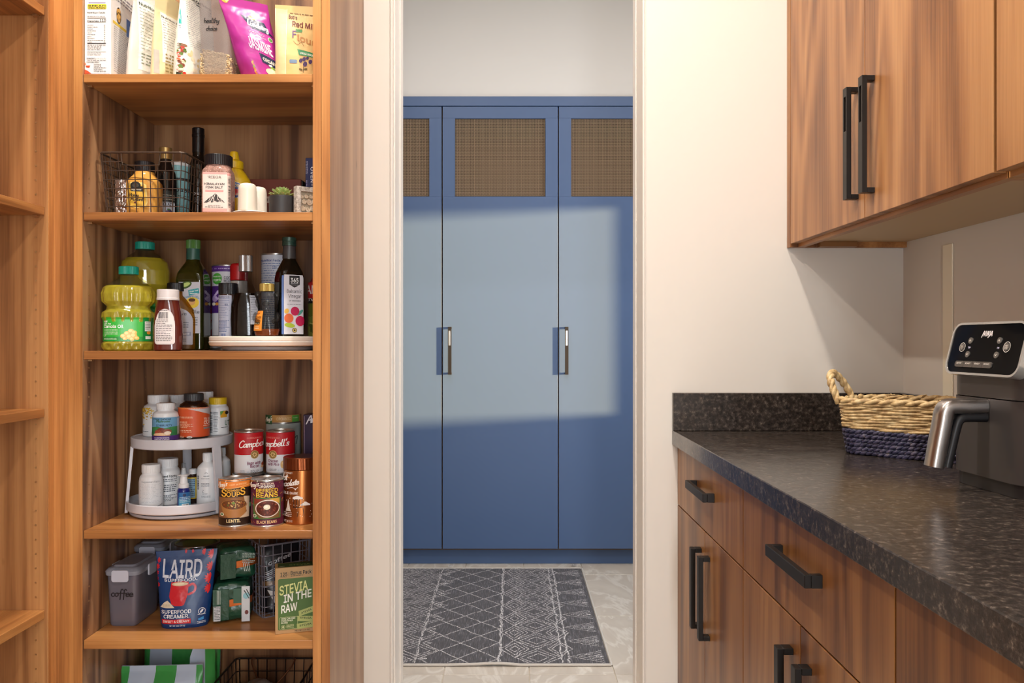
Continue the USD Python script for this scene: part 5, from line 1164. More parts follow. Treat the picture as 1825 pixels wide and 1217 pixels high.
for i in range(60): a.ell(160 + abs(r_.gauss(0, 38)), 195 + abs(r_.gauss(0, 45)), r_.uniform(4, 9), r_.uniform(3, 7), r_.choice(['d9b23a', 'e8ca5c', 'c49a2c']), 1 + i % 2, rot=i * 31)
a.text('Lecithin', 120, 368, 172, 24, '4a5a6a', 2).small(140, 400, 210, 412, 1, '5a6a7a', 2)
a.emit(t, cyl_surf(.0345), base=b)
pill('supplement_bottle', 'white capped bottle behind, between the blossom bottle and the orange labelled bottle', 313, 2.035, ZU, .026, .0945, .0205, .016)
pill('supplement_bottle', 'white bottle with its cap just showing right behind the orange labelled bottle', 366, 2.03, ZU, .024, .1030, .0190, .015)
t, b, X = pill('supplement_bottle', 'white supplement bottle with forest and mushroom picture at the front of the upper tier', 295.3, 1.886, ZU, .0292, .0855, .0202, .0150, sh=.016)
a = Art(295.3, 785, 764, CG, .0292)
a.rect(246, 250, 470, 455, '6fa6cc', 0).poly([(246, 340), (290, 330), (340, 345), (400, 335), (470, 330), (470, 455), (246, 455)], '3f8a52', 1)
for i in range(9): a.poly([(385 + i * 11, 410), (392 + i * 11, 322 + (i * 29) % 34), (401 + i * 11, 410)], '2f7a48', 2)
for i in range(4): a.poly([(240 + i * 12, 410), (250 + i * 12, 345 + (i * 17) % 24), (260 + i * 12, 410)], '2f7a48', 2)
a.text('Host Defense', 262, 270, 400, 14, '1f3a4a', 2).script('Mushrooms', 278, 292, 392, 12, '3a6a3a', .14, 2).text('COMMUNITY', 280, 328, 408, 17, '26405a', 2)
a.ell(320, 365, 34, 24, '7a3a28', 3).ell(295, 380, 26, 20, 'a8503a', 3).ell(370, 378, 34, 26, '8a4a34', 4).ell(372, 388, 28, 16, 'ead9c4', 5).ell(320, 398, 56, 12, 'e9c9a0', 4).rect(262, 398, 392, 412, 'd9a870', 4, 'picture')
a.rect(246, 412, 470, 456, '4a2a78', 3, 'picture').text('COMPREHENSIVE', 268, 436, 385, 11, 'e9dff2', 4).text('IMMUNE SUPPORT', 268, 451, 388, 11, 'e9dff2', 4)
a.bars(450, 260, 468, 405, 'e4e8ea', 3, 4, vertical=True)
a.emit(t, cyl_surf(.0292), base=b)
BRN = mat('brown_plastic', {'p': ('principled_bsdf', {'base_color': srgb('2a1710'), 'roughness': .14, 'coat_weight': .4})}, [])
t, b, X = pill('supplement_bottle', 'brown supplement bottle with orange label and charcoal cap on the upper tier', 345.6, 1.925, ZU, .0352, .1050, .0225, .0165, BRN, plain('34363a', .4), sh=.02)
a = Art(345.6, 785, 758, CG, .0352)
a.rect(430, 180, 760, 440, 'd4562a', 0).poly([(540, 178), (760, 172), (760, 255), (690, 222), (620, 200), (560, 188)], 'c9c4c8', 1).rect(430, 174, 760, 188, 'e07a3a', 1, 'picture')
a.text('TURMERIC', 695, 300, 840, 28, 'f2dfd2', 2).text('CURCUMIN', 695, 328, 850, 28, 'f2dfd2', 2).small(690, 338, 760, 350, 1, 'f2dfd2', 2).rect(692, 356, 760, 372, '8a8684', 2, 'picture').small(490, 256, 605, 274, 2, 'f0c9a8', 2).small(482, 300, 605, 360, 6, 'f0c9a8', 2, seed=5).small(480, 378, 630, 402, 2, 'f4d6ba', 2, seed=9).ell(575, 440, 24, 10, 'efe6df', 2).text('GMP', 560, 446, 590, 10, '3a2a22', 3).text('USA', 488, 448, 530, 18, 'f0c9a8', 2)
a.emit(t, cyl_surf(.0352), base=b)
t, b, X = pill('supplement_bottle', 'white supplement bottle with bright yellow cap at the right of the upper tier', 388.5, 1.990, ZU, .0262, .0910, .0212, .0165, WB, plain('ddb81c', .35), sh=.016)
a = Art(388.5, 784, 738, CG, .0262)
a.small(752, 238, 830, 262, 2, '5a5e66', 2).bars(762, 268, 783, 430, '3a3c44', 24, 2, vertical=False).small(792, 262, 832, 425, 12, '7a7e88', 2, seed=4).poly([(846, 235), (905, 228), (905, 288), (850, 292)], 'd9a024', 1).poly([(846, 235), (880, 229), (850, 275)], '5a9a3a', 2).ell(902, 248, 14, 16, '2a1f1a', 3).text('UTI', 888, 362, 940, 44, '3a6a4a', 2).small(856, 378, 910, 388, 1, '3a3c44', 2).small(790, 290, 845, 300, 1, 'aaaaaa', 2)
a.emit(t, cyl_surf(.0262), base=b)
# lower tier
t, b, X = pill('supplement_bottle', 'white supplement bottle with faint printed table at the left of the lower tier', 269.3, 1.892, ZL, .0266, .1035, .0205, .0185, sh=.02)
a = Art(269.3, 904, 761, CG, .0266); a.text('Supplement Facts', 150, 815, 292, 16, '8a929a', 2, False).small(148, 830, 300, 1000, 14, 'c9ced4', 2, seed=3, fill=.25)
for y in (850, 880, 912, 945): a.rect(140, y, 300, y + 4, '8a929a', 2, 'lettering')
a.line([(150, 1035), (230, 1045), (312, 1015)], 4, '5a626a', 2); a.emit(t, cyl_surf(.0266), base=b)
t, b, X = pill('supplement_bottle', 'white supplement bottle with bold nutrition table, second from the left on the lower tier', 299.5, 1.950, ZL, .0292, .1090, .0232, .0185, sh=.02)
a = Art(299.5, 899, 738, CG, .0292); a.text('Supplement Facts', 238, 785, 448, 20, '2f353c', 2).small(330, 800, 448, 830, 2, '6a727c', 2).small(330, 850, 448, 920, 4, '5a626c', 2, seed=4).small(330, 940, 448, 1000, 5, '6a727c', 2, seed=7)
for y, q in ((792, 6), (838, 4), (868, 3), (935, 8)): a.rect(330, y, 450, y + q, '2f353c', 2, 'lettering')
a.emit(t, cyl_surf(.0292), base=b)
# nasal spray
Y = 1.875; X = X_(327.5, Y)
t, b = bottle('nasal_spray', 'small cobalt blue nasal spray bottle with clear nozzle cap on the lower tier', X, Y, ZL, [(0, 0), (.0138, 0), (.0146, .002), (.0146, .046), (.0115, .0515), (0, .0515)], mat('cobalt', {'p': ('principled_bsdf', {'base_color': srgb('16267a'), 'roughness': .08, 'coat_weight': .5})}, []))
part(t, 'pump', lathe(fillet([(0, .0512), (.0112, .0512), (.0112, .060), (.0090, .062), (.0072, .079), (.0130, .0800), (.0130, .0815), (.0062, .082), (.0042, .097), (0, .097)], .0006), 36), plain('e8ecf0', .35), smooth=40)
part(t, 'nozzle_cap', lathe(fillet([(.0056, .0826), (.0064, .0826), (.0046, .1085), (0, .1095), (0, .1088), (.0038, .1075)], .0006), 32), clearfilm('eef2f4', .2, .06, '8a9096'), smooth=40)
a = Art(327.5, 902, 771, CG, .0146); a.rect(478, 885, 582, 1042, '4f9fc4', 0).poly([(478, 885), (582, 885), (582, 930), (530, 960), (478, 935)], '2f6fae', 1).ell(525, 908, 14, 14, '1f2f5a', 2).small(486, 925, 572, 980, 4, 'c9e2ee', 2).bars(508, 990, 555, 1035, '1a1f2c', 11, 2).rect(504, 986, 560, 1038, 'eef2f4', 1.5, 'picture')
a.emit(t, cyl_surf(.0146), base=b)
t, b, X = pill('dropper_bottle', 'small amber bottle with yellow bordered label and white cap on the lower tier', 343.5, 1.955, ZL, .0125, .083, .0092, .0125, BRN, sh=.014, ribs=24)
a = Art(343.5, 897, 737, CG, .0125); a.rect(545, 788, 660, 980, 'd9b92a', 0).rect(560, 798, 622, 970, '8fb4cc', 1, 'picture').small(565, 805, 618, 960, 9, '3f5a7a', 2); a.emit(t, cyl_surf(.0125), base=b)
t, b, X = pill('lotion_bottle', 'tall slim white bottle with small print, by the right front leg on the lower tier', 370, 1.930, ZL, .0245, .1250, .0112, .0180, sh=.03, ribs=24)
a = Art(370, 901, 752, CG, .0245); a.text('HERBALIST', 650, 0, 0, 0, '3a3f48') if False else None
a.small(700, 765, 750, 775, 1, '5a606a', 2).line([(712, 745), (722, 735), (738, 745)], 3, '5a606a', 2).small(682, 790, 750, 800, 1, '4a505a', 2).small(682, 832, 750, 865, 4, '7a808a', 2).text('Z', 692, 915, 702, 22, '3a3f48', 2, False).small(690, 925, 735, 935, 1, '6a707a', 2).small(685, 945, 760, 965, 2, '8a9098', 2).bars(652, 760, 664, 890, '3a3f48', 18, 2, vertical=False)
a.emit(t, cyl_surf(.0245), base=b)
pill('supplement_bottle', 'plain pale bottle outside the right front leg on the lower tier', 392, 1.993, ZL, .0255, .1290, .0140, .0175, sh=.026, ribs=24)

# ---------------------------------------------------------------- cans
H1 = .1015
def soup(px, Y, z, r, h, name, label, wrapc): return can(name, label, X_(px, Y), Y, z, r, h, wrapc)
t, b = soup(419.5, 1.816, Z4, .0362, .1040, 'soup_can', 'lentil soup can with orange top band and bowl picture', '2e1c12')
part(t, 'pull_tab', extrude(rrect(-.008, -.016, .008, .006, .006).difference(rrect(-.0045, -.0125, .0045, -.004, .003)), .0012, .1016), STEEL, smooth=False)
a = Art(419.5, 940, 800, CH, .0356)
a.rect(-40, 712, 480, 795, 'e08030', 0, 'picture').line([(30, 795), (120, 800), (240, 792), (400, 760)], 8, 'e9a860', 1).script("Amy's", 58, 796, 148, 26, 'f7ead8', .15, 3, -.28).text('LIGHT IN SODIUM', 168, 772, 326, 15, 'f3c48a', 3, slope=-.06)
a.text('ORGANIC', 138, 828, 262, 20, 'eeb03c', 3).text('S', 95, 880, 140, 72, 'eeb03c', 3).text('OUP', 140, 880, 268, 46, 'eeb03c', 3).text('S', 268, 868, 316, 72, 'eeb03c', 3)
a.rect(72, 888, 350, 1092, '8a5a34', 1, 'picture').poly([(300, 880), (356, 890), (352, 1095), (260, 1095), (330, 1040)], 'c9b094', 2).ell(212, 965, 122, 56, 'b07a40', 2).poly([(92, 975), (332, 975), (316, 1060), (262, 1092), (160, 1092), (110, 1050)], 'a8703a', 2).ell(212, 960, 114, 48, '6a3c1c', 3)
r_ = random.Random(2)
for i in range(46):
    q, w_ = r_.uniform(0, 6.28), r_.random() ** .5; a.ell(212 + 100 * w_ * math.cos(q), 962 + 38 * w_ * math.sin(q), r_.uniform(5, 10), r_.uniform(4, 7), r_.choice(['8a5426', 'b88a4a', '5a6a2c', '9a4a20', 'd9b070', '4a2a14']), 4, rot=i * 40)
a.ell(205, 945, 16, 12, '6f8a3a', 5).ell(102, 1058, 17, 17, 'e9e2cc', 5).ell(102, 1058, 11, 11, '5a7a4a', 6).rect(352, 960, 384, 1000, '5a9a6a', 2, 'picture')
a.text('LENTIL', 140, 1138, 272, 30, 'f0d8a0', 3)
a.emit(t, cyl_surf(.0357), base=b)
t, b = soup(476.5, 1.816, Z4, .0362, .1040, 'bean_can', 'organic refried black beans can with maroon label, front row beside the copper tin', '5a1c38')
part(t, 'pull_tab', extrude(rrect(-.008, -.016, .008, .006, .006).difference(rrect(-.0045, -.0125, .0045, -.004, .003)), .0012, .1016), STEEL, smooth=False)
a = Art(476.5, 940, 800, CH, .0356)
r_ = random.Random(9)
for i in range(70): a.line([(x0 := r_.choice((r_.uniform(360, 470), r_.uniform(640, 740))), y0 := r_.uniform(720, 1140)), (x0 + r_.uniform(-20, 20), y0 + r_.uniform(-26, 26))], r_.uniform(4, 9), r_.choice(['3f6a4a', '8a3a5a', 'a85a2c', '4a7a8a', '7a1c3a', 'c9903a']), 1, sm=False)
a.script("Amy's", 372, 800, 466, 26, 'f4e6da', .15, 4, -.3).text('VEGETARIAN', 478, 760, 605, 16, 'efd8c0', 3).text('ORGANIC', 466, 792, 616, 25, 'f4ece0', 3).text('REFRIED', 440, 840, 645, 38, 'f0c840', 3).text('BEANS', 440, 888, 645, 42, 'f0c840', 3)
a.rect(415, 895, 670, 1105, '3f7a3a', 2, 'picture').rect(424, 902, 660, 1098, '7a5a34', 3, 'picture').poly([(424, 902), (530, 902), (424, 960)], '8a3a2a', 4).poly([(560, 902), (660, 902), (660, 960)], 'd9a84a', 4).poly([(424, 1030), (470, 1098), (424, 1098)], '3a7a3a', 4)
a.ell(548, 1000, 114, 88, 'e9d9cc', 4).ell(548, 1000, 104, 78, '5a2618', 5)
for i in range(40):
    q, w_ = r_.uniform(0, 6.28), r_.random() ** .5; a.ell(548 + 92 * w_ * math.cos(q), 1000 + 66 * w_ * math.sin(q), r_.uniform(8, 18), r_.uniform(5, 9), r_.choice(['6f3222', '844030', '4a1e14', '9a5440']), 6, rot=i * 47)
a.ell(542, 985, 32, 26, 'efe6c8', 7).ell(536, 980, 16, 12, 'fbf6e4', 8).ell(432, 1072, 15, 17, 'e9e2cc', 8).ell(432, 1072, 9, 11, '5a7a4a', 9)
a.text('BLACK BEANS', 446, 1148, 634, 28, 'f0c890', 4)
a.emit(t, cyl_surf(.0357), base=b)
can('tin_can', 'steel can in the second row behind the lentil soup, under the bean and bacon soup', X_(443, 1.903), 1.903, Z4, .0362, H1, '5a4436')
can('tin_can', 'steel can in the second row behind the refried beans, under the chicken soup', X_(500, 1.903), 1.903, Z4, .0362, H1, '4a3a4a')
def campbell(px, Y, flavour, label, cx, tx):
    t, b = soup(px, Y, Z4 + H1 + .0003, .0330, .1000, 'soup_can', label, 'dedee2')
    part(t, 'pull_tab', extrude(rrect(-.007, -.014, .007, .006, .005).difference(rrect(-.004, -.011, .004, -.004, .003)), .0012, .0976), STEEL, smooth=False)
    a = Art(px, 846.6, 1440 / (Y - .03), CH, .0324); o = cx
    a.rect(o - 250, 240, o + 250, 462, 'b5121c', 0, 'picture').text('CONDENSED', o - 78, 298, o + 60, 15, 'd97a70', 2)
    a.script("Campbell's", tx, 388, tx + 310, 34, 'f8f2ee', .13, 3, -.06, .2)
    a.ell(o - 4, 460, 38, 42, 'c9aa6a', 2).ell(o - 4, 460, 33, 37, '8a6a34', 3)
    for q in range(8): a.ell(o - 4 + 16 * math.cos(q * .8), 460 + 18 * math.sin(q * .8), 8, 5, 'd9bd84', 4, rot=q * 45)
    return t, b, a
t, b, a = campbell(443.5, 1.900, '', 'red and white bean with bacon soup can nearer the two-tier turntable', 418, 262)
a.text('Bean with', 343, 560, 472, 30, '7a1f4a', 2).text('Bacon', 372, 590, 457, 30, '7a1f4a', 2).text('SOUP', 375, 640, 452, 24, '55575f', 2, False).ell(352, 635, 9, 9, 'c9d0da', 2).ell(470, 622, 9, 9, 'c9d0da', 2).small(278, 615, 320, 640, 3, 'b4bac4', 2).ell(494, 565, 16, 22, 'a8482a', 2).ell(486, 588, 14, 12, 'd9b080', 3)
a.emit(t, cyl_surf(.0325), base=b)
t, b, a = campbell(500, 1.905, '', 'red and white chicken with rice soup can nearer the copper tin', 610, 520 - 70)
a.text('Chicken', 562, 538, 655, 28, '7a1f4a', 2).text('with Rice', 560, 570, 666, 26, '7a1f4a', 2).text('SOUP', 574, 624, 640, 22, '55575f', 2, False).ell(560, 618, 8, 8, 'c9d0da', 2).ell(660, 618, 8, 8, 'c9d0da', 2).ell(700, 560, 22, 38, 'd9b070', 2).ell(704, 545, 12, 16, 'e9c890', 3)
a.emit(t, cyl_surf(.0325), base=b)
# big can stack behind
Yb = 2.010; Xb = X_(505, Yb)
can('tin_can', 'large steel can on the shelf under the green labelled can at the back', Xb, Yb + .0, Z4, .0425, .1050, '5a5040')
t, b = can('soup_can', 'large can with green and tan label stacked at the back of the fourth shelf', Xb, Yb, Z4 + .1053, .0425, .1080, 'a8ada6')
a = Art(505, 846, 717, CH, .0419); a.rect(500, 150, 920, 220, 'b98a4a', 0, 'picture').rect(470, 150, 600, 240, '2f5a34', 1, 'picture').script("Amy's", 536, 218, 602, 20, 'e9e2cc', .2, 3, -.3).text('ORGANIC', 640, 198, 780, 26, 'd9b884', 2).rect(790, 155, 856, 220, '5aa040', 1, 'picture').small(800, 178, 848, 186, 1, 'd9eac0', 2).line([(800, 400), (840, 360), (830, 440)], 8, '3a4a44', 1)
a.emit(t, cyl_surf(.0420), base=b)
# purple carton
Y = 1.968
t = T('snack_carton', 'dark purple carton standing at the right back corner of the fourth shelf', 'box', (-.4715, Y + .0, Z4), 0)
w, h = .074, .232
b = part(t, 'carton', box(-w / 2, w / 2, 0, .05, 0, h, .0008), plain('2f1638', .42), smooth=False)
a = MM(); a.script("Amy's", -31, -209, 22, 9, 'e9e2e4', .14, 2, -.25).rect(-14, -188, 34, -120, '6a4a34', 1, 'picture').ell(14, -150, 18, 26, 'c9944a', 2).line([(-34, -228), (-33, -4)], 1.0, 'a88a98', 1, sm=False)
a.emit(t, flat_surf((0, 0, 0), (1, 0, 0), (0, 0, 1)), base=b)
# copper cocoa tin
Y = 1.846; X = X_(538.5, Y); r = .0412
COPPER = mat('copper_tin', {'g': ('geometry', {}), 'n': ('noise_texture', {'scale': 30.0}), 'p': ('principled_bsdf', {'base_color': srgb('b5713f'), 'metallic': .9, 'roughness': .27})}, [])
t, b = bottle('cocoa_tin', 'round copper coloured hot chocolate tin with white winter scene, at the right end', X, Y, Z4, [(0, 0), (r - .001, 0), (r, .001), (r, .121), (r - .0012, .122), (0, .122)], COPPER, 'tin')
ribcap(t, r + .0008, .1222, .1485, plain('8a4a2a', .3, .85), 'lid', 34)
a = Art(538.5, 936, 798, CH, r)
ox = 0
a.text('GOURMET', 715, 652, 803, 16, 'e6d3c2', 2).script('Hot', 690, 722, 756, 32, 'f3e9df', .19, 2, -.1).script('Chocolate', 632, 800, 868, 30, 'f3e9df', .17, 2, -.2, .2).line([(755, 800), (800, 788), (830, 800), (855, 786)], 5, 'f3e9df', 2).text('DOUBLE DARK', 650, 858, 858, 25, 'f0e2d4', 2).ell(832, 806, 8, 8, 'f0e2d4', 2)
a.poly([(748, 1000), (762, 905), (780, 1000)], 'e9ddd2', 1).poly([(738, 1030), (762, 950), (790, 1030)], 'd9c9ba', 2).poly([(806, 885), (850, 868), (905, 890), (900, 905), (806, 905)], 'efe6dc', 1)
for x in (812, 838, 864, 892): a.rect(x, 905, x + 7, 985, '3f2416', 1, 'picture')
a.rect(806, 985, 902, 992, '3f2416', 1, 'picture').poly([(880, 960), (930, 930), (975, 960), (975, 970), (880, 972)], 'efe6dc', 1)
for i in range(26): a.ell(random.Random(i + 7).uniform(715, 1000), random.Random(i + 90).uniform(880, 1090), 3.5, 3.5, 'f3ebe2', 2)
a.line([(860, 1030), (850, 1080)], 7, '4a2818', 1, sm=False).line([(905, 1000), (915, 1070)], 7, '4a2818', 1, sm=False).small(722, 1040, 795, 1092, 3, 'e6d3c2', 2).text('NET WT 10 OZ', 722, 1140, 802, 20, 'e6d3c2', 2)
a.emit(t, cyl_surf(r), PRINTG, base=b)

# ---------------------------------------------------------------- fifth shelf
def clip_box(name, label, X, Y, rz, w, d, h, word=None, group=None):
    t = T(name, label, 'container', (X, Y, Z5), rz)
    lf = Loft([(0, w / 2 - .010, d / 2 - .010, 8), (.004, w / 2 - .0075, d / 2 - .0075, 9), (h - .022, w / 2 - .003, d / 2 - .003, 10)])
    body = mat('smoke_plastic', {'p': ('principled_bsdf', {'base_color': srgb('77737f'), 'roughness': .26, 'transmission_weight': .25, 'subsurface_weight': .1})}, [])
    b = part(t, 'tub', lf.mesh(n=72, dz=.01), body, smooth=45)
    LID = mat('clear_lid', {'t': ('transparent_bsdf', {'color': srgb('e8e8ee')}), 'p': ('principled_bsdf', {'base_color': srgb('a9adbb'), 'roughness': .14}), 'x': ('mix_closure', {'fac': .62})}, [('t.BSDF', 'x.closure1'), ('p.BSDF', 'x.closure2')], 'x.closure')
    l = part(t, 'lid', cat([Loft([(h - .021, w / 2, d / 2, 9), (h - .012, w / 2 + .0015, d / 2 + .0015, 9), (h - .006, w / 2 - .003, d / 2 - .003, 8), (h - .004, w / 2 - .010, d / 2 - .012, 8)]).mesh(n=64, dz=.01), Loft([(h - .004, w / 2 - .011, d / 2 - .013, 8), (h, w / 2 - .014, d / 2 - .016, 8)]).mesh(n=64, dz=.01)]), LID, smooth=45)
    for sgn, ax in ((-1, 'y'), (1, 'x'), (1, 'y'), (-1, 'x')):
        g = rrect(-.019, -.016, .019, .010, .005); m = extrude(g, .0035)
        m = turned(m, (1, 0, 0), 90)
        if ax == 'y': m = moved(m if sgn < 0 else turned(m, (0, 0, 1), 180), 0, sgn * (d / 2 + .0012), h - .018)
        else: m = moved(turned(m, (0, 0, 1), 90 * sgn), sgn * (w / 2 + .0012), 0, h - .018)
        part(l, 'latch', m, plain('c6c8d6', .3), smooth=30)
    return t, lf, b
Y = 1.896; X = X_(216, 1.832)
t, lf, b = clip_box('coffee_container', 'smoky plastic clip-lid container with handwritten coffee on its front', X, Y, 0, .078, .132, .1385, 'coffee')
a = Art(218, 1119.5, 786, CI); a.script('coffee', 128, 775, 396, 42, '1c171c', .13, 2, .02, .1); a.emit(t, lf.surf(.06), base=b, off=.0006)
t, lf, b = clip_box('coffee_container', 'second clip-lid container further back, half hidden by the coffee container', X_(268, 2.0), 2.0395, 0, .075, .108, .1525)
a = MM(); g = Point(0, 0).buffer(16).difference(Point(0, 0).buffer(14)); a.geom('picture', affinity.translate(g, 0, 0), '55536a', 1); a.script('tea', -8, 4, 9, 6, '4a4860', .14, 2)
a.emit(t, flat_surf((.004, -.008, .1526), (1, 0, 0), (0, 1, 0)), base=b)
# creamer pouch
Y = 1.846; X = X_(330, Y)
t = T('creamer_pouch', 'navy and red creamer pouch printed with a red mug, on the fifth shelf', 'bag', (X, Y, Z5), face(X, Y) - 10)
W = lambda q: np.interp(q, [0, .06, .5, 1], [.098, .104, .118, .1335]); Tn = lambda q: np.interp(q, [0, .04, .3, .7, .93, 1], [.040, .046, .040, .024, .002, .0012])
p = Pouch(.168, W, Tn, .0022, 8, lambda q: (.001 * q, .016 * q)); b = part(t, 'bag', p.mesh(nx=52), plain('123a70', .34), smooth=50)
class Cr(Art):
    def uv(s, P):
        P = np.array(P, float).reshape(-1, 2); return np.stack([(P[:, 0] - 1015) * .000187 * 1.0, (1150 - P[:, 1]) * .000191], 1)
a = Cr(0, 0, 1)
a.text('LAIRD', 752, 560, 1205, 190, 'd3d8e4', 2, grow=-.08, arc=-14).text('SUPERFOOD.', 775, 608, 1155, 34, 'e6e9f0', 2, arc=-12)
a.poly([(860, 620), (1060, 622), (1052, 770), (1015, 880), (985, 892), (905, 890), (870, 870), (838, 780)], 'c8202c', 1).ell(958, 642, 104, 30, 'd5303a', 2).ell(958, 644, 92, 22, 'd9c3a0', 3).ell(950, 642, 60, 12, 'ead9ba', 4)
a.line([(1058, 668), (1110, 650), (1138, 690), (1120, 740), (1062, 765)], 26, 'c8202c', 1).poly([(735, 905), (780, 850), (820, 828), (870, 870), (905, 910), (820, 912)], 'dad0b8', 2).small(770, 870, 880, 905, 3, 'b9a888', 3, seed=3)
a.text('SUPERFOOD', 752, 975, 1100, 40, 'eef0f4', 2).text('CREAMER.', 780, 1028, 1080, 40, 'eef0f4', 2).rect(760, 1040, 1098, 1092, 'c9222e', 1, 'picture').text('SWEET & CREAMY', 775, 1078, 1085, 26, 'f3e3e0', 2).text('NET WT. 8oz (227g)', 855, 1122, 1035, 18, 'dfe3ea', 2)
a.geom('picture', Point(1218, 970).buffer(40).difference(Point(1218, 970).buffer(34)), 'e6e9f0', 2).ell(1216, 968, 12, 26, 'e6e9f0', 2, rot=40).small(1175, 1000, 1262, 1018, 1, 'e6e9f0', 2).poly([(1180, 1050), (1240, 1032), (1240, 1065), (1185, 1072)], '4a9ad9', 2).small(1170, 1082, 1262, 1112, 2, 'e6e9f0', 2)
r_ = random.Random(12)
def petal(x, y, L, w_, rot, c): a.ell(x, y, L, w_, c, 1, rot=rot)
for x, y, sc in ((1320, 330, 1), (1310, 470, 1.0), (1300, 600, 1.1), (1295, 720, 1), (1230, 300, .7)):
    for q in range(6): petal(x + 26 * sc * math.cos(q * .55 - .4 + math.pi * .75), y + 26 * sc * math.sin(q * .55 - .4 + math.pi * .75), 34 * sc, 11 * sc, math.degrees(q * .55 - .4 + math.pi * .75), 'd8262c')
for x, y, sc in ((690, 370, .8), (680, 440, .8), (672, 510, .8), (680, 580, .6), (695, 650, .7), (1000, 285, .6), (1080, 285, .6)):
    for q in range(4): petal(x + 18 * sc * math.cos(q * .8 - 1.2), y + 18 * sc * math.sin(q * .8 - 1.2), 26 * sc, 10 * sc, math.degrees(q * .8 - 1.2), 'd02a34')
a.emit(t, p.surf(), PRINTG, base=b)
# round tin and a green carton behind
Y = 2.000; X = X_(343, 1.97)
t, b = bottle('round_tin', 'round tin with dark lid and bright steel rim behind the creamer pouch', X, Y, Z5, [(0, 0), (.050, 0), (.051, .002), (.051, .142), (0, .142)], plain('8f9296', .3, .8), 'tin')
part(t, 'lid', lathe(fillet([(.0505, .138), (.0535, .139), (.0535, .151), (.0525, .153), (.050, .153), (.0485, .1495), (0, .1495)], .0008), 64), plain('b9bcc0', .22, .95), smooth=40)
part(t, 'lid_disc', lathe([(0, .1502), (.0475, .1502), (.0475, .1497)], 48), plain('4a3c34', .25, .3), smooth=False)
t = T('green_carton', 'pale green carton edge with dark lettering behind the round tin', 'box', (X_(342, 2.066), 2.066, Z5))
b = part(t, 'carton', box(-.055, .055, 0, .03, 0, .177, .0006), plain('a8ab4a', .5), smooth=False)
a = MM(); a.rect(-54, -176, -24, -100, 'b9c3b8', 0).text('plant', -49, -148, -20, 9, '3a3f34', 2).line([(-20, -140), (10, -168), (40, -150)], 4, '8a9a2c', 1); a.emit(t, flat_surf((0, 0, 0), (1, 0, 0), (0, 0, 1)), base=b)
# green coffee bags, one lying on the other
GRN = bumpy('1d4a36', .26, 60, .35, .004)
CUP = plain('b8622c', .3, .7)
def coffee_bag(name, label, X, Y, z, rz, w, d, h, seed, picture=True):
    t = T(name, label, 'bag', (X, Y, z), rz)
    m = rbox(w, d, h, .014); m = m.subdivide_to_size(.008); m = trimesh.Trimesh(m.vertices, m.faces)
    v = m.vertices; nz = meshkit.fbm(v * 38, 3, seed) - .5; c = v - [0, 0, h / 2]; l = np.linalg.norm(c, axis=1, keepdims=True)
    v += c / np.maximum(l, 1e-6) * (nz * .012)[:, None]; v[:, 2] -= v[:, 2].min(); m.vertices = v
    b = part(t, 'bag', m, GRN, smooth=50)
    g = trimesh.creation.box(extents=(w * .42, .004, h * .80)); g.apply_translation((-w * .29, -d / 2 - .002, h * .5)); part(t, 'folded_flap', g.subdivide(), GRN, smooth=30)
    q = [(-w * .06, -d / 2 - .0030, h * .52), (w * .3, -d / 2 - .0028, h * .56), (w * .5, -d / 2 + .006, h * .57), (w / 2 + .0026, -d * .30, h * .58), (w / 2 + .003, d * .1, h * .58)]
    P = smooth_path(q, 6); V = np.vstack([P + [0, 0, -.008], P + [0, 0, .008]]); n = len(P); F = [(i, i + 1, n + i + 1) for i in range(n - 1)] + [(i, n + i + 1, n + i) for i in range(n - 1)]
    bm = trimesh.Trimesh(V, F, process=False); off = trimesh.Trimesh(V + [.0006, .0008, 0], [f[::-1] for f in F], process=False)
    part(t, 'copper_tie', cat([bm, off]), CUP, smooth=40, label='copper coloured tin tie')
    return t, b
t, b = coffee_bag('coffee_bag', 'dark green coffee bag with copper tie standing on the shelf beside the creamer pouch', X_(411, 1.885), 1.905, Z5, 14, .082, .088, .088, 3)
a = MM(); a.rect(4, -80, 22, -46, '2c5a44', 0, 'picture').rect(22, -84, 40, -3, 'cfd4d8', 1, 'picture').ell(32, -62, 7, 7, '8fc4cf', 2).line([(28, -74), (38, -56)], 2, '2a2a2a', 2, sm=False).line([(33, -76), (40, -62)], 2, '2a2a2a', 2, sm=False).ell(33, -24, 4, 5, '6a2a24', 2).rect(-39, -42, -24, -8, 'c9ced2', 1, 'picture').small(-38, -41, -25, -10, 9, '4a5058', 2).bars(-32, -78, -24, -46, 'b9c9c0', 8, 1)
a.emit(t, flat_surf((0, -.0505, 0), (1, 0, 0), (0, 0, 1)), PRINTG, base=b)
t, b = coffee_bag('coffee_bag', 'second dark green coffee bag lying on top of the first, tilted under the shelf above', X_(413, 1.90), 1.928, Z5 + .0905, 26, .080, .092, .072, 13)
a = MM(); a.small(8, -64, 36, -40, 7, 'b9cfc4', 2, slope=.1); 
for i in range(4): a.line([(10 + i * 4, -40), (13 + i * 4, -22)], 1.4, 'd9e6e0', 2, sm=False)
a.emit(t, flat_surf((0, -.0525, 0), (1, 0, 0), (0, 0, 1)), PRINTG, base=b)
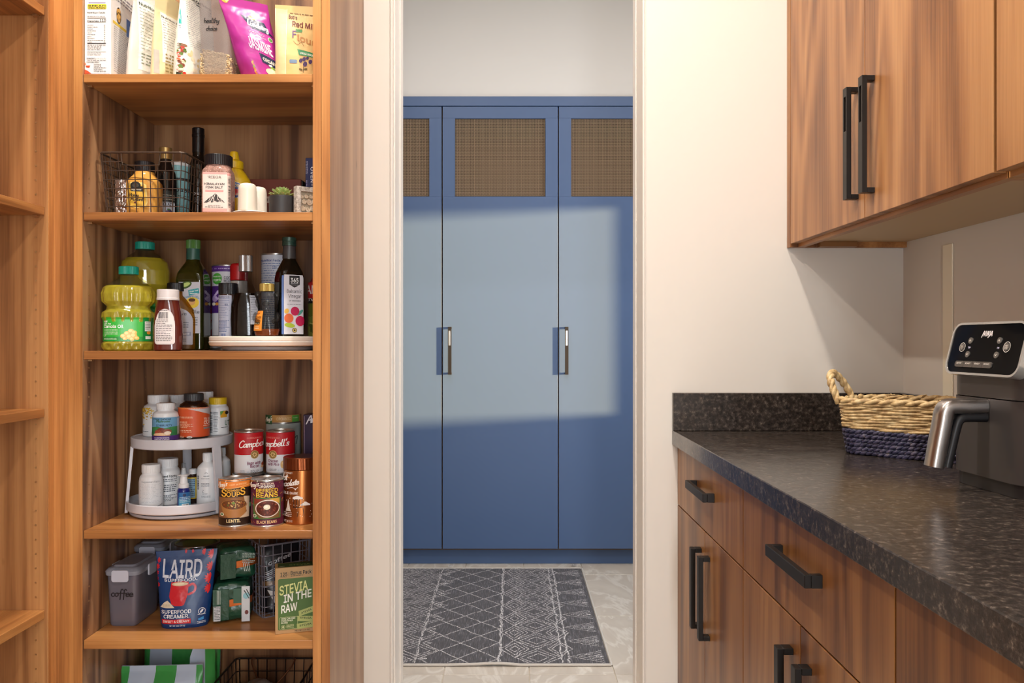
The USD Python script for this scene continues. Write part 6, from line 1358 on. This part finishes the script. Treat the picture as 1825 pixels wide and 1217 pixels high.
# wire basket at the back right with bags in it
GUN = plain('8f8b95', .36, .5)
yaw = 36.0; c_, s_ = math.cos(math.radians(yaw)), math.sin(math.radians(yaw)); bw, bd, bh = .118, .098, .170
crn = np.array([-.5826, 1.884]); ctr = crn + np.array([c_, s_]) * bw / 2 + np.array([-s_, c_]) * bd / 2
t = T('wire_basket', 'grey wire basket standing at the back right of the fifth shelf', 'basket', (ctr[0], ctr[1], Z5), yaw)
wire_basket(t, bw, bd, bh, .006, 5, 4, 7, .0014, GUN, .0024, None)
t, p, b = pouch('black_bag', 'black bag with white lettering in the upper part of the grey wire basket', ctr[0] + .002, ctr[1] - .002, Z5 + .0035, .158, .092, .088, .05, '17151a', 30, .3, .004, 27)
a = MM(); a.text('coffee', -30, -108, 26, 9, 'c9c9cf', 2, slope=-.3); 
for i in range(5): a.line([(-38, -92 + i * 4.5), (-16, -100 + i * 4.5)], 1.8, 'cfcfd4', 2, sm=False)
a.rect(-44, -72, 40, -62, '8a6a44', 1, 'picture').poly([(-6, -62), (36, -62), (36, -30), (16, -24), (-2, -40)], 'b8321f', 1).poly([(-34, -52), (-4, -46), (2, -24), (-18, -20)], 'dcd6d2', 2).rect(-16, -44, -10, -32, 'c0401f', 3, 'picture').small(-12, -30, 0, -22, 2, '4a4a4a', 3)
a.emit(t, p.surf(), PRINTG, base=b)
# stevia box
yaw = 17.0; X, Y = -.5232, 1.785
t = T('sweetener_box', 'kraft and green sweetener box with STEVIA lettering, right front of the fifth shelf', 'box', (X, Y, Z5), yaw)
w, d, h = .082, .042, .1465
KRAFT = bumpy('b28f62', .6, 300, .1, .0005)
b = part(t, 'carton', box(0, w, 0, d, 0, h, .0008), KRAFT, smooth=False)
a = MM()
a.rect(6, -122, w * 1000 + .01, -9, '47682a', 0, 'label', 3).text('125', 11, -128, 26, 8, '2c2a1c', 2).rect(29, -136, 29.6, -126, '3a3424', 2, 'picture').text('Bonus Pack', 33, -130, 78, 8, '2c2a1c', 2, slope=.0).small(33, -128, 62, -125, 1, '4a4430', 2).small(11, -126, 24, -124, 1, '6a6044', 2)
a.text('STEVIA', 9, -86, 70, 20, 'd7d98c', 2, slope=-.15, shear=.0).text('IN THE', 18, -69, 78, 17, 'ecebe0', 2, slope=-.15).text('RAW', 13, -46, 47, 17, 'ecebe0', 2, slope=-.15)
a.geom('picture', rrect(9, -45 + 8, 48, -10, 2).difference(rrect(9.6, -36.4, 47.4, -10.6, 1.6)), 'c9cf9a', 1).text('ZERO CALORIE', 13, -32, 43, 3.4, 'e4e6cc', 2).text('SWEETENER', 13, -27.5, 38, 3.2, 'e4e6cc', 2).text('BLEND', 13, -23, 27, 3.2, 'e4e6cc', 2).geom('picture', Point(17, -15.5).buffer(4.4).difference(Point(17, -15.5).buffer(3.7)), 'c9cf9a', 2).ell(17, -15.5, 2, 2.4, 'c9cf9a', 2).small(24, -20, 40, -12, 4, 'c9cf9a', 2)
for y, x, q in ((-48, 50, -.3), (-38, 47, .12), (-20, 46, -.1)): a.poly([(x, y), (82, y + q * 30), (82, y + 13 + q * 30), (x + 1, y + 12)], 'a8b46a', 2).text('STEVIA', x + 6, y + 7, 78, 4, '2f3f1c', 3, slope=q)
a.text('NET WT 4.4 OZ', 42, -3.5, 74, 3, '4a3f2a', 2)
a.emit(t, flat_surf((0, 0, 0), (1, 0, 0), (0, 0, 1)), PRINT, base=b)
a = MM(); a.rect(6, -38, 81, -4, '2f4a20', 0, 'label', 2).text('STEVIA', 30, -12, 76, 10, '8a9a5a', 2).text('ZERO', 9, -8, 20, 4, 'd9dcc0', 2); a.emit(t, flat_surf((0, 0, h), (1, 0, 0), (0, 1, 0)), base=b)

# ---------------------------------------------------------------- bottom shelf
def striped_bag(label, X, Y, z, rz, seed, h, lean, w, stripes):
    t = T('striped_bag', label, 'bag', (X, Y, z), rz)
    W = lambda q: np.interp(q, [0, .3, .93, 1], [w * .94, w * .97, w, w * .985]); Tn = lambda q: np.interp(q, [0, .05, .4, .8, .93, 1], [.05, .056, .052, .03, .003, .002])
    p = Pouch(h, W, Tn, .006, seed, lean, cscale=18); b = part(t, 'bag', p.mesh(nx=60), plain('b7c6da', .38), smooth=50)
    a = MM()
    for x0, x1 in stripes: a.rect(x0, -h * 1000 + .5, x1, -2, '3f9a4c', 0, 'picture')
    a.emit(t, p.surf(), PRINTG, base=b, maxedge=.004, off=.0012)
    return t, p, b
Zb = Z6
Y = 2.032
t, p, b = striped_bag('green and white striped bag at the back of the bottom shelf', -.832, Y, Zb, 2, 5, .272, lambda q: (0 * q, .02 * q), .192, ((-97, -76), (-18, 34), (78, 97)))
a = MM(); a.text('BEANS', -40, -236, 40, 13, '222a26', 2); a.emit(t, p.surf(), base=b, off=.0020)
t, p, b = striped_bag('green and white striped bag in front, its folded right corner standing up, bottom shelf', -.826, 1.900, Zb, 3, 15, .176, lambda q: (-.004 * q, .022 * q), .190, ((-96, -75), (-14, 34), (80, 96)))
t = T('striped_bag', 'folded green edged corner of a third striped bag leaning by the black basket', 'bag', (-.752, 1.952, Zb), 40)
p = Pouch(.232, lambda q: np.interp(q, [0, .8, 1], [.075, .06, .03]), lambda q: np.interp(q, [0, .5, 1], [.02, .014, .002]), .003, 44, lambda q: (.01 * q, .012 * q)); b = part(t, 'bag', p.mesh(), plain('b7c6da', .38), smooth=50)
a = MM(); a.rect(4, -231, 40, -2, '4aa04e', 0, 'picture'); a.emit(t, p.surf(), PRINTG, base=b)
t = T('wire_basket', 'black wire basket on the bottom shelf, right of the striped bags', 'basket', (-.607, 1.962, Zb), 0)
BWR = plain('2c2422', .4, .7)
wire_basket(t, .205, .235, .130, .010, 8, 8, 4, .0013, BWR, .0024)
part(t, 'hanger_wire', cat([tube(smooth_path([(-.052, .112, .131), (-.058, .106, .133), (-.054, .094, .122), (-.034, .072, .098), (-.020, .062, .086)], 8), .0019, 8), tube(smooth_path([(.046, .112, .131), (.052, .104, .131), (.044, .090, .116), (.024, .072, .094), (.014, .062, .084)], 8), .0019, 8)]), plain('8a5a40', .28, .8), smooth=60)
t = T('grey_bag', 'greyish rounded bag lying in the black wire basket on the bottom shelf', 'bag', (-.622, 1.955, Zb + .0035))
m = trimesh.creation.icosphere(4, 1.0); m.apply_scale((.072, .070, .070)); v = m.vertices; v[:, 2] = np.where(v[:, 2] < -.045, -.045, v[:, 2]); v += m.vertex_normals * ((meshkit.fbm(v * 30, 4, 8) - .5) * .022)[:, None]; v[:, 2] -= v[:, 2].min(); m.vertices = v
part(t, 'bag', m, plain('6f665f', .45), smooth=60)
# ================================================================ on the counter
# woven basket
A0 = np.array([.683, 1.703]); dl = np.array([.732, -.681]); dw = np.array([.681, .732])
BL, BWd = .262, .165
ctr = A0 + dl * BL / 2 + dw * BWd / 2
yaw = math.degrees(math.atan2(dl[1], dl[0]))
t = T('seagrass_basket', 'woven basket with straw rim band and dark blue lower band, in the counter corner', 'basket', (ctr[0], ctr[1], CT), yaw)
STRAW = mat('straw', {'g': ('geometry', {}), 'n': ('noise_texture', {'scale': 90.0, 'detail': 4.0}), 'm': ('mapping', {'scale': (40, 40, 500)}), 'n2': ('noise_texture', {'scale': 1.0, 'detail': 3.0}), 'r': ('rgb_ramp', {'ramp': [(.3, srgb('a8875c')), (.5, srgb('cfb07c')), (.7, srgb('e6cd9c'))]}), 'b': ('bump', {'strength': .5, 'distance': .0012}), 'p': ('principled_bsdf', {'roughness': .5})},
            [('g.position', 'n.vector'), ('n.fac', 'r.fac'), ('r.color', 'p.base_color'), ('g.position', 'm.vector'), ('m.vector', 'n2.vector'), ('n2.fac', 'b.height'), ('b.normal', 'p.normal')])
NAVY = mat('dyed_seagrass', {'g': ('geometry', {}), 'n': ('noise_texture', {'scale': 70.0, 'detail': 5.0, 'roughness': .7}), 'm': ('mapping', {'scale': (60, 60, 600)}), 'n2': ('noise_texture', {'scale': 1.0, 'detail': 3.0}), 'r': ('rgb_ramp', {'ramp': [(.35, srgb('26263c')), (.52, srgb('3d3b56')), (.64, srgb('625d72')), (.74, srgb('a8957c'))]}), 'b': ('bump', {'strength': .5, 'distance': .0012}), 'p': ('principled_bsdf', {'roughness': .42})},
           [('g.position', 'n.vector'), ('n.fac', 'r.fac'), ('r.color', 'p.base_color'), ('g.position', 'm.vector'), ('m.vector', 'n2.vector'), ('n2.fac', 'b.height'), ('b.normal', 'p.normal')])
rb_ = np.random.default_rng(21)
def rim_path(hw, hd, z, rc=.032, n=220):
    g = rrect(-hw, -hd, hw, hd, rc); L = g.exterior.length; return np.array([[*g.exterior.interpolate(q * L).coords[0], z] for q in np.linspace(0, 1, n, endpoint=False)])
def strand_row(hw, hd, z, r, pitch, flat=1.0, wob=.0008, strands=2, ph0=0.0, amp=.55):
    """two strands twined around the row's path"""
    P = rim_path(hw, hd, z); n = len(P); T_ = np.roll(P, -1, 0) - np.roll(P, 1, 0); T_ /= np.linalg.norm(T_, axis=1, keepdims=True); N = np.stack([T_[:, 1], -T_[:, 0], 0 * T_[:, 0]], 1); Bz = np.array([0, 0, 1.0])
    s = np.concatenate([[0], np.cumsum(np.linalg.norm(np.diff(P, axis=0), axis=1))]); tot = s[-1] + np.linalg.norm(P[0] - P[-1]); turns = round(tot / pitch); ms = []
    wz = np.interp(np.arange(n), np.linspace(0, n, 15), np.append(q := rb_.normal(0, wob, 14), q[0]))
    for k in range(strands):
        ph = 2 * np.pi * (s / tot * turns + k / strands) + ph0
        Q = P + N * (amp * r * np.cos(ph))[:, None] + Bz * (amp * r * flat * np.sin(ph) + wz)[:, None]
        rr = r * (.74 + .12 * np.interp(np.arange(n), np.linspace(0, n, 60), np.append(q := rb_.uniform(-1, 1, 59), q[0])))
        ms.append(tube(Q, rr, 7, closed=True))
    return cat(ms)
z = .0052
for i in range(6):
    q = i / 5; part(t, 'strand_row', strand_row(BL / 2 - .012 + .006 * q, BWd / 2 - .012 + .006 * q, z, .0053, .0235, .9, .0008, 2, i * 1.1), NAVY, smooth=True, label='dark blue twisted seagrass row' if i == 0 else None); z += .0088
for i in range(8):
    q = i / 7; part(t, 'straw_row', strand_row(BL / 2 - .005 + .005 * q, BWd / 2 - .005 + .005 * q, z - .0008, .0045, .105 + .02 * (i % 3), .75, .0011, 2, i * 1.7, .48), STRAW, smooth=True, label='pale straw row' if i == 0 else None); z += .0067
part(t, 'straw_row', strand_row(BL / 2, BWd / 2, z + .0006, .0066, .055, .9, .0009, 2, .4, .5), STRAW, smooth=True)
RIMZ = z
# floor of the basket
part(t, 'woven_floor', extrude(rrect(-BL / 2 + .016, -BWd / 2 + .016, BL / 2 - .016, BWd / 2 - .016, .03), .004, .0005), NAVY, smooth=False)
fr = []
for i in range(26):
    k = rb_.uniform(-BL / 2 + .02, BL / 2 - .01); sy = rb_.choice([-1, 1]); y0 = sy * (BWd / 2 - .001)
    fr.append(tube(smooth_path([(k, y0, RIMZ + .002), (k + rb_.uniform(-.012, .012), y0 + rb_.normal(0, .003), RIMZ + .007), (k + rb_.uniform(-.022, .022), y0 + rb_.normal(0, .004), RIMZ + rb_.uniform(.004, .010))], 3), .0011, 5))
part(t, 'loose_ends', cat(fr), STRAW, smooth=True, kind='stuff')
def braid(path, r, pitch, strands=3):
    P = smooth_path(path, 16); T_ = np.gradient(P, axis=0); T_ /= np.linalg.norm(T_, axis=1, keepdims=True); s = np.concatenate([[0], np.cumsum(np.linalg.norm(np.diff(P, axis=0), axis=1))])
    N = np.cross(T_, [1.0, 0, 0.2]); N /= np.linalg.norm(N, axis=1, keepdims=True); B = np.cross(T_, N); out = []
    for k in range(strands):
        ph = 2 * np.pi * (s / pitch + k / strands); out.append(tube(P + N * (.62 * r * np.cos(ph))[:, None] + B * (.62 * r * np.sin(ph))[:, None], r * .72 * (1 + .15 * np.sin(ph * 2.3 + k)), 8))
    return out
for sx in (-1, 1):
    x = sx * (BL / 2); hp = [(x, -.066, RIMZ - .006), (x + sx * .010, -.066, RIMZ + .018), (x + sx * .022, -.056, RIMZ + .043), (x + sx * .027, -.036, RIMZ + .056), (x + sx * .022, -.010, RIMZ + .046), (x + sx * .010, .010, RIMZ + .020), (x, .016, RIMZ - .006)]
    hd_ = None
    for k, m in enumerate(braid(hp, .0062, .046)):
        if hd_ is None: hd_ = part(t, 'handle', m, STRAW, smooth=True, label='braided straw loop handle')
        else: part(hd_, 'braid_strand', m, STRAW, smooth=True)

# air fryer: built facing -y in its own space, turned to face the aisle
FY = 1.281
t = T('air_fryer', 'dark grey air fryer with glossy control panel and brushed steel handle, right edge', 'air fryer', (.748, FY, CT), -90 + 2.5)
DG = bumpy('4a4543', .38, 500, .06, .0004, .35)
DG2 = plain('2a2727', .4, .2)
BW_ = .215
# body cross-section: rounded front (towards -y), depth .26
def fry_section(w, d, rf, rbk, y0=0.0): return rrect(-w / 2, y0, w / 2, y0 + d, rf)
part(t, 'base', extrude(fry_section(BW_ - .006, .215, .045, .03, .004), .0205, .0005), DG2, smooth=30)
dr = part(t, 'drawer', extrude(rrect(-BW_ / 2, 0, BW_ / 2, .10, .046).intersection(sbox(-1, -1, 1, .085)), .1245, .0215), DG, smooth=30)
part(t, 'body', extrude(rrect(-BW_ / 2, .0, BW_ / 2, .225, .046).intersection(sbox(-1, .0865, 1, 1)), .1245, .0215), DG, smooth=30)
part(t, 'upper_body', cat([extrude(rrect(-BW_ / 2 + .001, .001, BW_ / 2 - .001, .225, .046), .046, .1475), extrude(rrect(-BW_ / 2 + .006, .030, BW_ / 2 - .006, .220, .040), .064, .1935)]), DG, smooth=30)
# control head: a tilted rounded slab
hw, hz = .0935, .0875
tilt = -14
def head(m, dy=0.0): return moved(turned(m, (1, 0, 0), tilt), 0, -.006 + dy, .181)
g = rrect(-hw, 0, hw, hz, .020)
def slab(poly, y0, y1): m = extrude(poly, y1 - y0); m.apply_transform(np.array([[1, 0, 0, 0], [0, 0, 1, y0], [0, 1, 0, 0], [0, 0, 0, 1.0]])); m.invert(); return m
SILV = plain('e2ddd6', .25, .7)
hd_ = part(t, 'control_head', head(slab(g.buffer(-.0015), -.002, .046)), plain('8a847e', .33, .6), smooth=30)
part(hd_, 'bezel', head(slab(g.difference(g.buffer(-.0036)), -.0052, .012)), SILV, smooth=30, label='bright silver rim')
part(hd_, 'glass_panel', head(slab(g.buffer(-.0038), -.0040, -.0015)), plain('0d0c0d', .06), smooth=30, label='glossy black control panel')
part(t, 'top_cover', head(moved(slab(rrect(-hw + .004, hz - .004, hw - .004, hz + .0015, .002), .000, .150), 0, 0, 0)), DG2, smooth=30)
class Pn(Art):       # panel drawn in pixels of the enlarged detail
    pass
pa = MM()
def pt(px, py):      # from the enlarged detail to millimetres on the panel
    return (px - 990) / 1180 * 176, -(1085 - py) / 905 * 80
def sheared(px, py): return pt(px - (1085 - py) * .20 + 20 + 60, py - (px - 990) * .02)
bt = []
for (cx_, cz_, r_q, kind) in ((-58, 46, 7.8, 'ring'), (-39, 57, 5.2, 'up'), (-39, 34, 5.2, 'down'), (34, 57, 5.2, 'up'), (34, 34, 5.2, 'down'), (54, 47, 8.4, 'ring2')):
    if kind.startswith('ring'): pa.geom('picture', Point(cx_, -cz_).buffer(r_q, quad_segs=10).difference(Point(cx_, -cz_).buffer(r_q - .9, quad_segs=10)), 'e6e0d6', 1)
    m = trimesh.creation.cylinder(r_q / 1000 - (.0022 if kind.startswith('ring') else 0), .0016, sections=28); m.apply_transform(trimesh.transformations.rotation_matrix(math.pi / 2, (1, 0, 0))); m.apply_translation((cx_ / 1000, -.0046, cz_ / 1000))
    part(hd_, 'button', head(m), plain('6e6862', .4, .3), smooth=30)
    if kind == 'up': pa.line([(cx_ - 2.2, -cz_ + 1.2), (cx_, -cz_ - 1.4), (cx_ + 2.2, -cz_ + 1.2)], .9, 'efe9df', 7, sm=False)
    if kind == 'down': pa.line([(cx_ - 2.2, -cz_ - 1.2), (cx_, -cz_ + 1.4), (cx_ + 2.2, -cz_ - 1.2)], .9, 'efe9df', 7, sm=False)
    if kind == 'ring': pa.geom('picture', Point(cx_, -cz_).buffer(2.4).difference(Point(cx_, -cz_).buffer(1.7)), 'cfc8be', 7).rect(cx_ - .4, -cz_ - 3, cx_ + .4, -cz_, 'cfc8be', 7, 'picture')
    if kind == 'ring2': pa.text('START', cx_ - 4, -cz_ - .4, cx_ + 4, 2.4, 'efe9df', 7).text('STOP', cx_ - 3.6, -cz_ + 3.2, cx_ + 3.6, 2.4, 'efe9df', 7)
pa.text('TEMP', -42.5, -44.3, -35.5, 2.6, 'd9d6ee', 1).text('TIME', 31, -44.3, 37, 2.6, 'd9d6ee', 1)
q4 = rrect(-.066, .0125, .030, .0225, .0045)
for k, wd in enumerate(('AIR FRY', 'ROAST', 'REHEAT', 'DEHYDRATE')):
    x0, x1 = -.066 + .024 * k, -.066 + .024 * (k + 1) - .0006
    part(hd_, 'button', head(slab(q4.intersection(sbox(x0, 0, x1, 1)), -.0056, -.0041)), plain('5d5751', .45, .3), smooth=False)
    mx = (x0 + x1) * 500; pa.text(wd, mx - 7, -17.6, mx + 7, 2.3, 'ece6dc', 9)
# the maker's word, drawn as slashed capitals
def slash(pts): pa.line(pts, 1.7, 'efe7e6', 2, 'lettering', sm=False)
ox, oz = -13, -72
for pts in ([(0, 9), (3.2, -.5)], [(3.2, -.5), (4.2, 7)], [(4.2, 7), (6.6, -.5)], [(7.0, 7), (9.0, -.2)], [(9.6, 7), (11.8, -.2)], [(11.8, -.2), (12.8, 7)], [(12.8, 7), (15, -.2)], [(17.4, -.2), (15.6, 8.0), (13.6, 9.4)], [(17.2, 7), (20.4, -.2), (21.4, 7)], [(18.4, 4.6), (21, 4.6)]): slash([(ox + x * 1.18, oz + y * 1.05) for x, y in pts])
sf = flat_surf((0, 0, 0), (1, 0, 0), (0, 0, 1))
def psurf(u, v, off):
    p = np.stack([u, -(.0041 + off), v], 1); R = trimesh.transformations.rotation_matrix(math.radians(tilt), (1, 0, 0)); return p @ R[:3, :3].T + [0, -.006, .181]
pa.emit(t, psurf, PRINT, base=hd_, off=.0001)
# handle
STEELB = mat('brushed_steel', {'g': ('geometry', {}), 'm': ('mapping', {'scale': (900, 900, 12)}), 'n': ('noise_texture', {'scale': 1.0, 'detail': 2.0}), 'b': ('bump', {'strength': .12, 'distance': .0004}), 'p': ('principled_bsdf', {'base_color': srgb('b5b0ad'), 'metallic': 1.0, 'roughness': .3})}, [('g.position', 'm.vector'), ('m.vector', 'n.vector'), ('n.fac', 'b.height'), ('b.normal', 'p.normal')])
def sweep(path, sec):
    P = np.array(path); n = len(P); k = len(sec); T_ = np.gradient(P, axis=0); T_ /= np.linalg.norm(T_, axis=1, keepdims=True); V = []
    for p, tt in zip(P, T_):
        nrm = np.cross([1, 0, 0], tt); V.append(p + np.outer(sec[:, 0], [1, 0, 0]) + np.outer(sec[:, 1], nrm))
    V = np.vstack(V); F = []
    for i in range(n - 1):
        for j in range(k): a, b = i * k + j, i * k + (j + 1) % k; F += [(a, b, b + k), (a, b + k, a + k)]
    c0 = len(V); V = np.vstack([V, P[0], P[-1]])
    for j in range(k): F += [(c0, (j + 1) % k, j), (c0 + 1, (n - 1) * k + j, (n - 1) * k + (j + 1) % k)]
    m = trimesh.Trimesh(V, F, process=False)
    if m.volume < 0: m.invert()
    return m
hpth = smooth_path([(0, -.0005, .1335), (0, -.030, .1335), (0, -.052, .1335), (0, -.0610, .1305), (0, -.0655, .122), (0, -.0675, .110), (0, -.0745, .074), (0, -.0810, .038)], 9)
sec = np.array([(.0150 * np.sign(math.cos(q)) * abs(math.cos(q)) ** .6, .0125 * np.sign(math.sin(q)) * abs(math.sin(q)) ** .75) for q in np.linspace(0, 2 * np.pi, 40, endpoint=False)])
h = part(dr, 'handle', sweep(hpth, sec), STEELB, smooth=40, label='brushed steel L shaped handle')
ip = smooth_path([(0, -.001, .1165), (0, -.028, .1165), (0, -.0385, .1155), (0, -.0450, .1105), (0, -.0490, .100), (0, -.0570, .068), (0, -.0640, .038)], 9)
part(dr, 'handle_lining', sweep(ip, sec * [.90, .62]), plain('121114', .45), smooth=40, label='black inner lining of the handle')
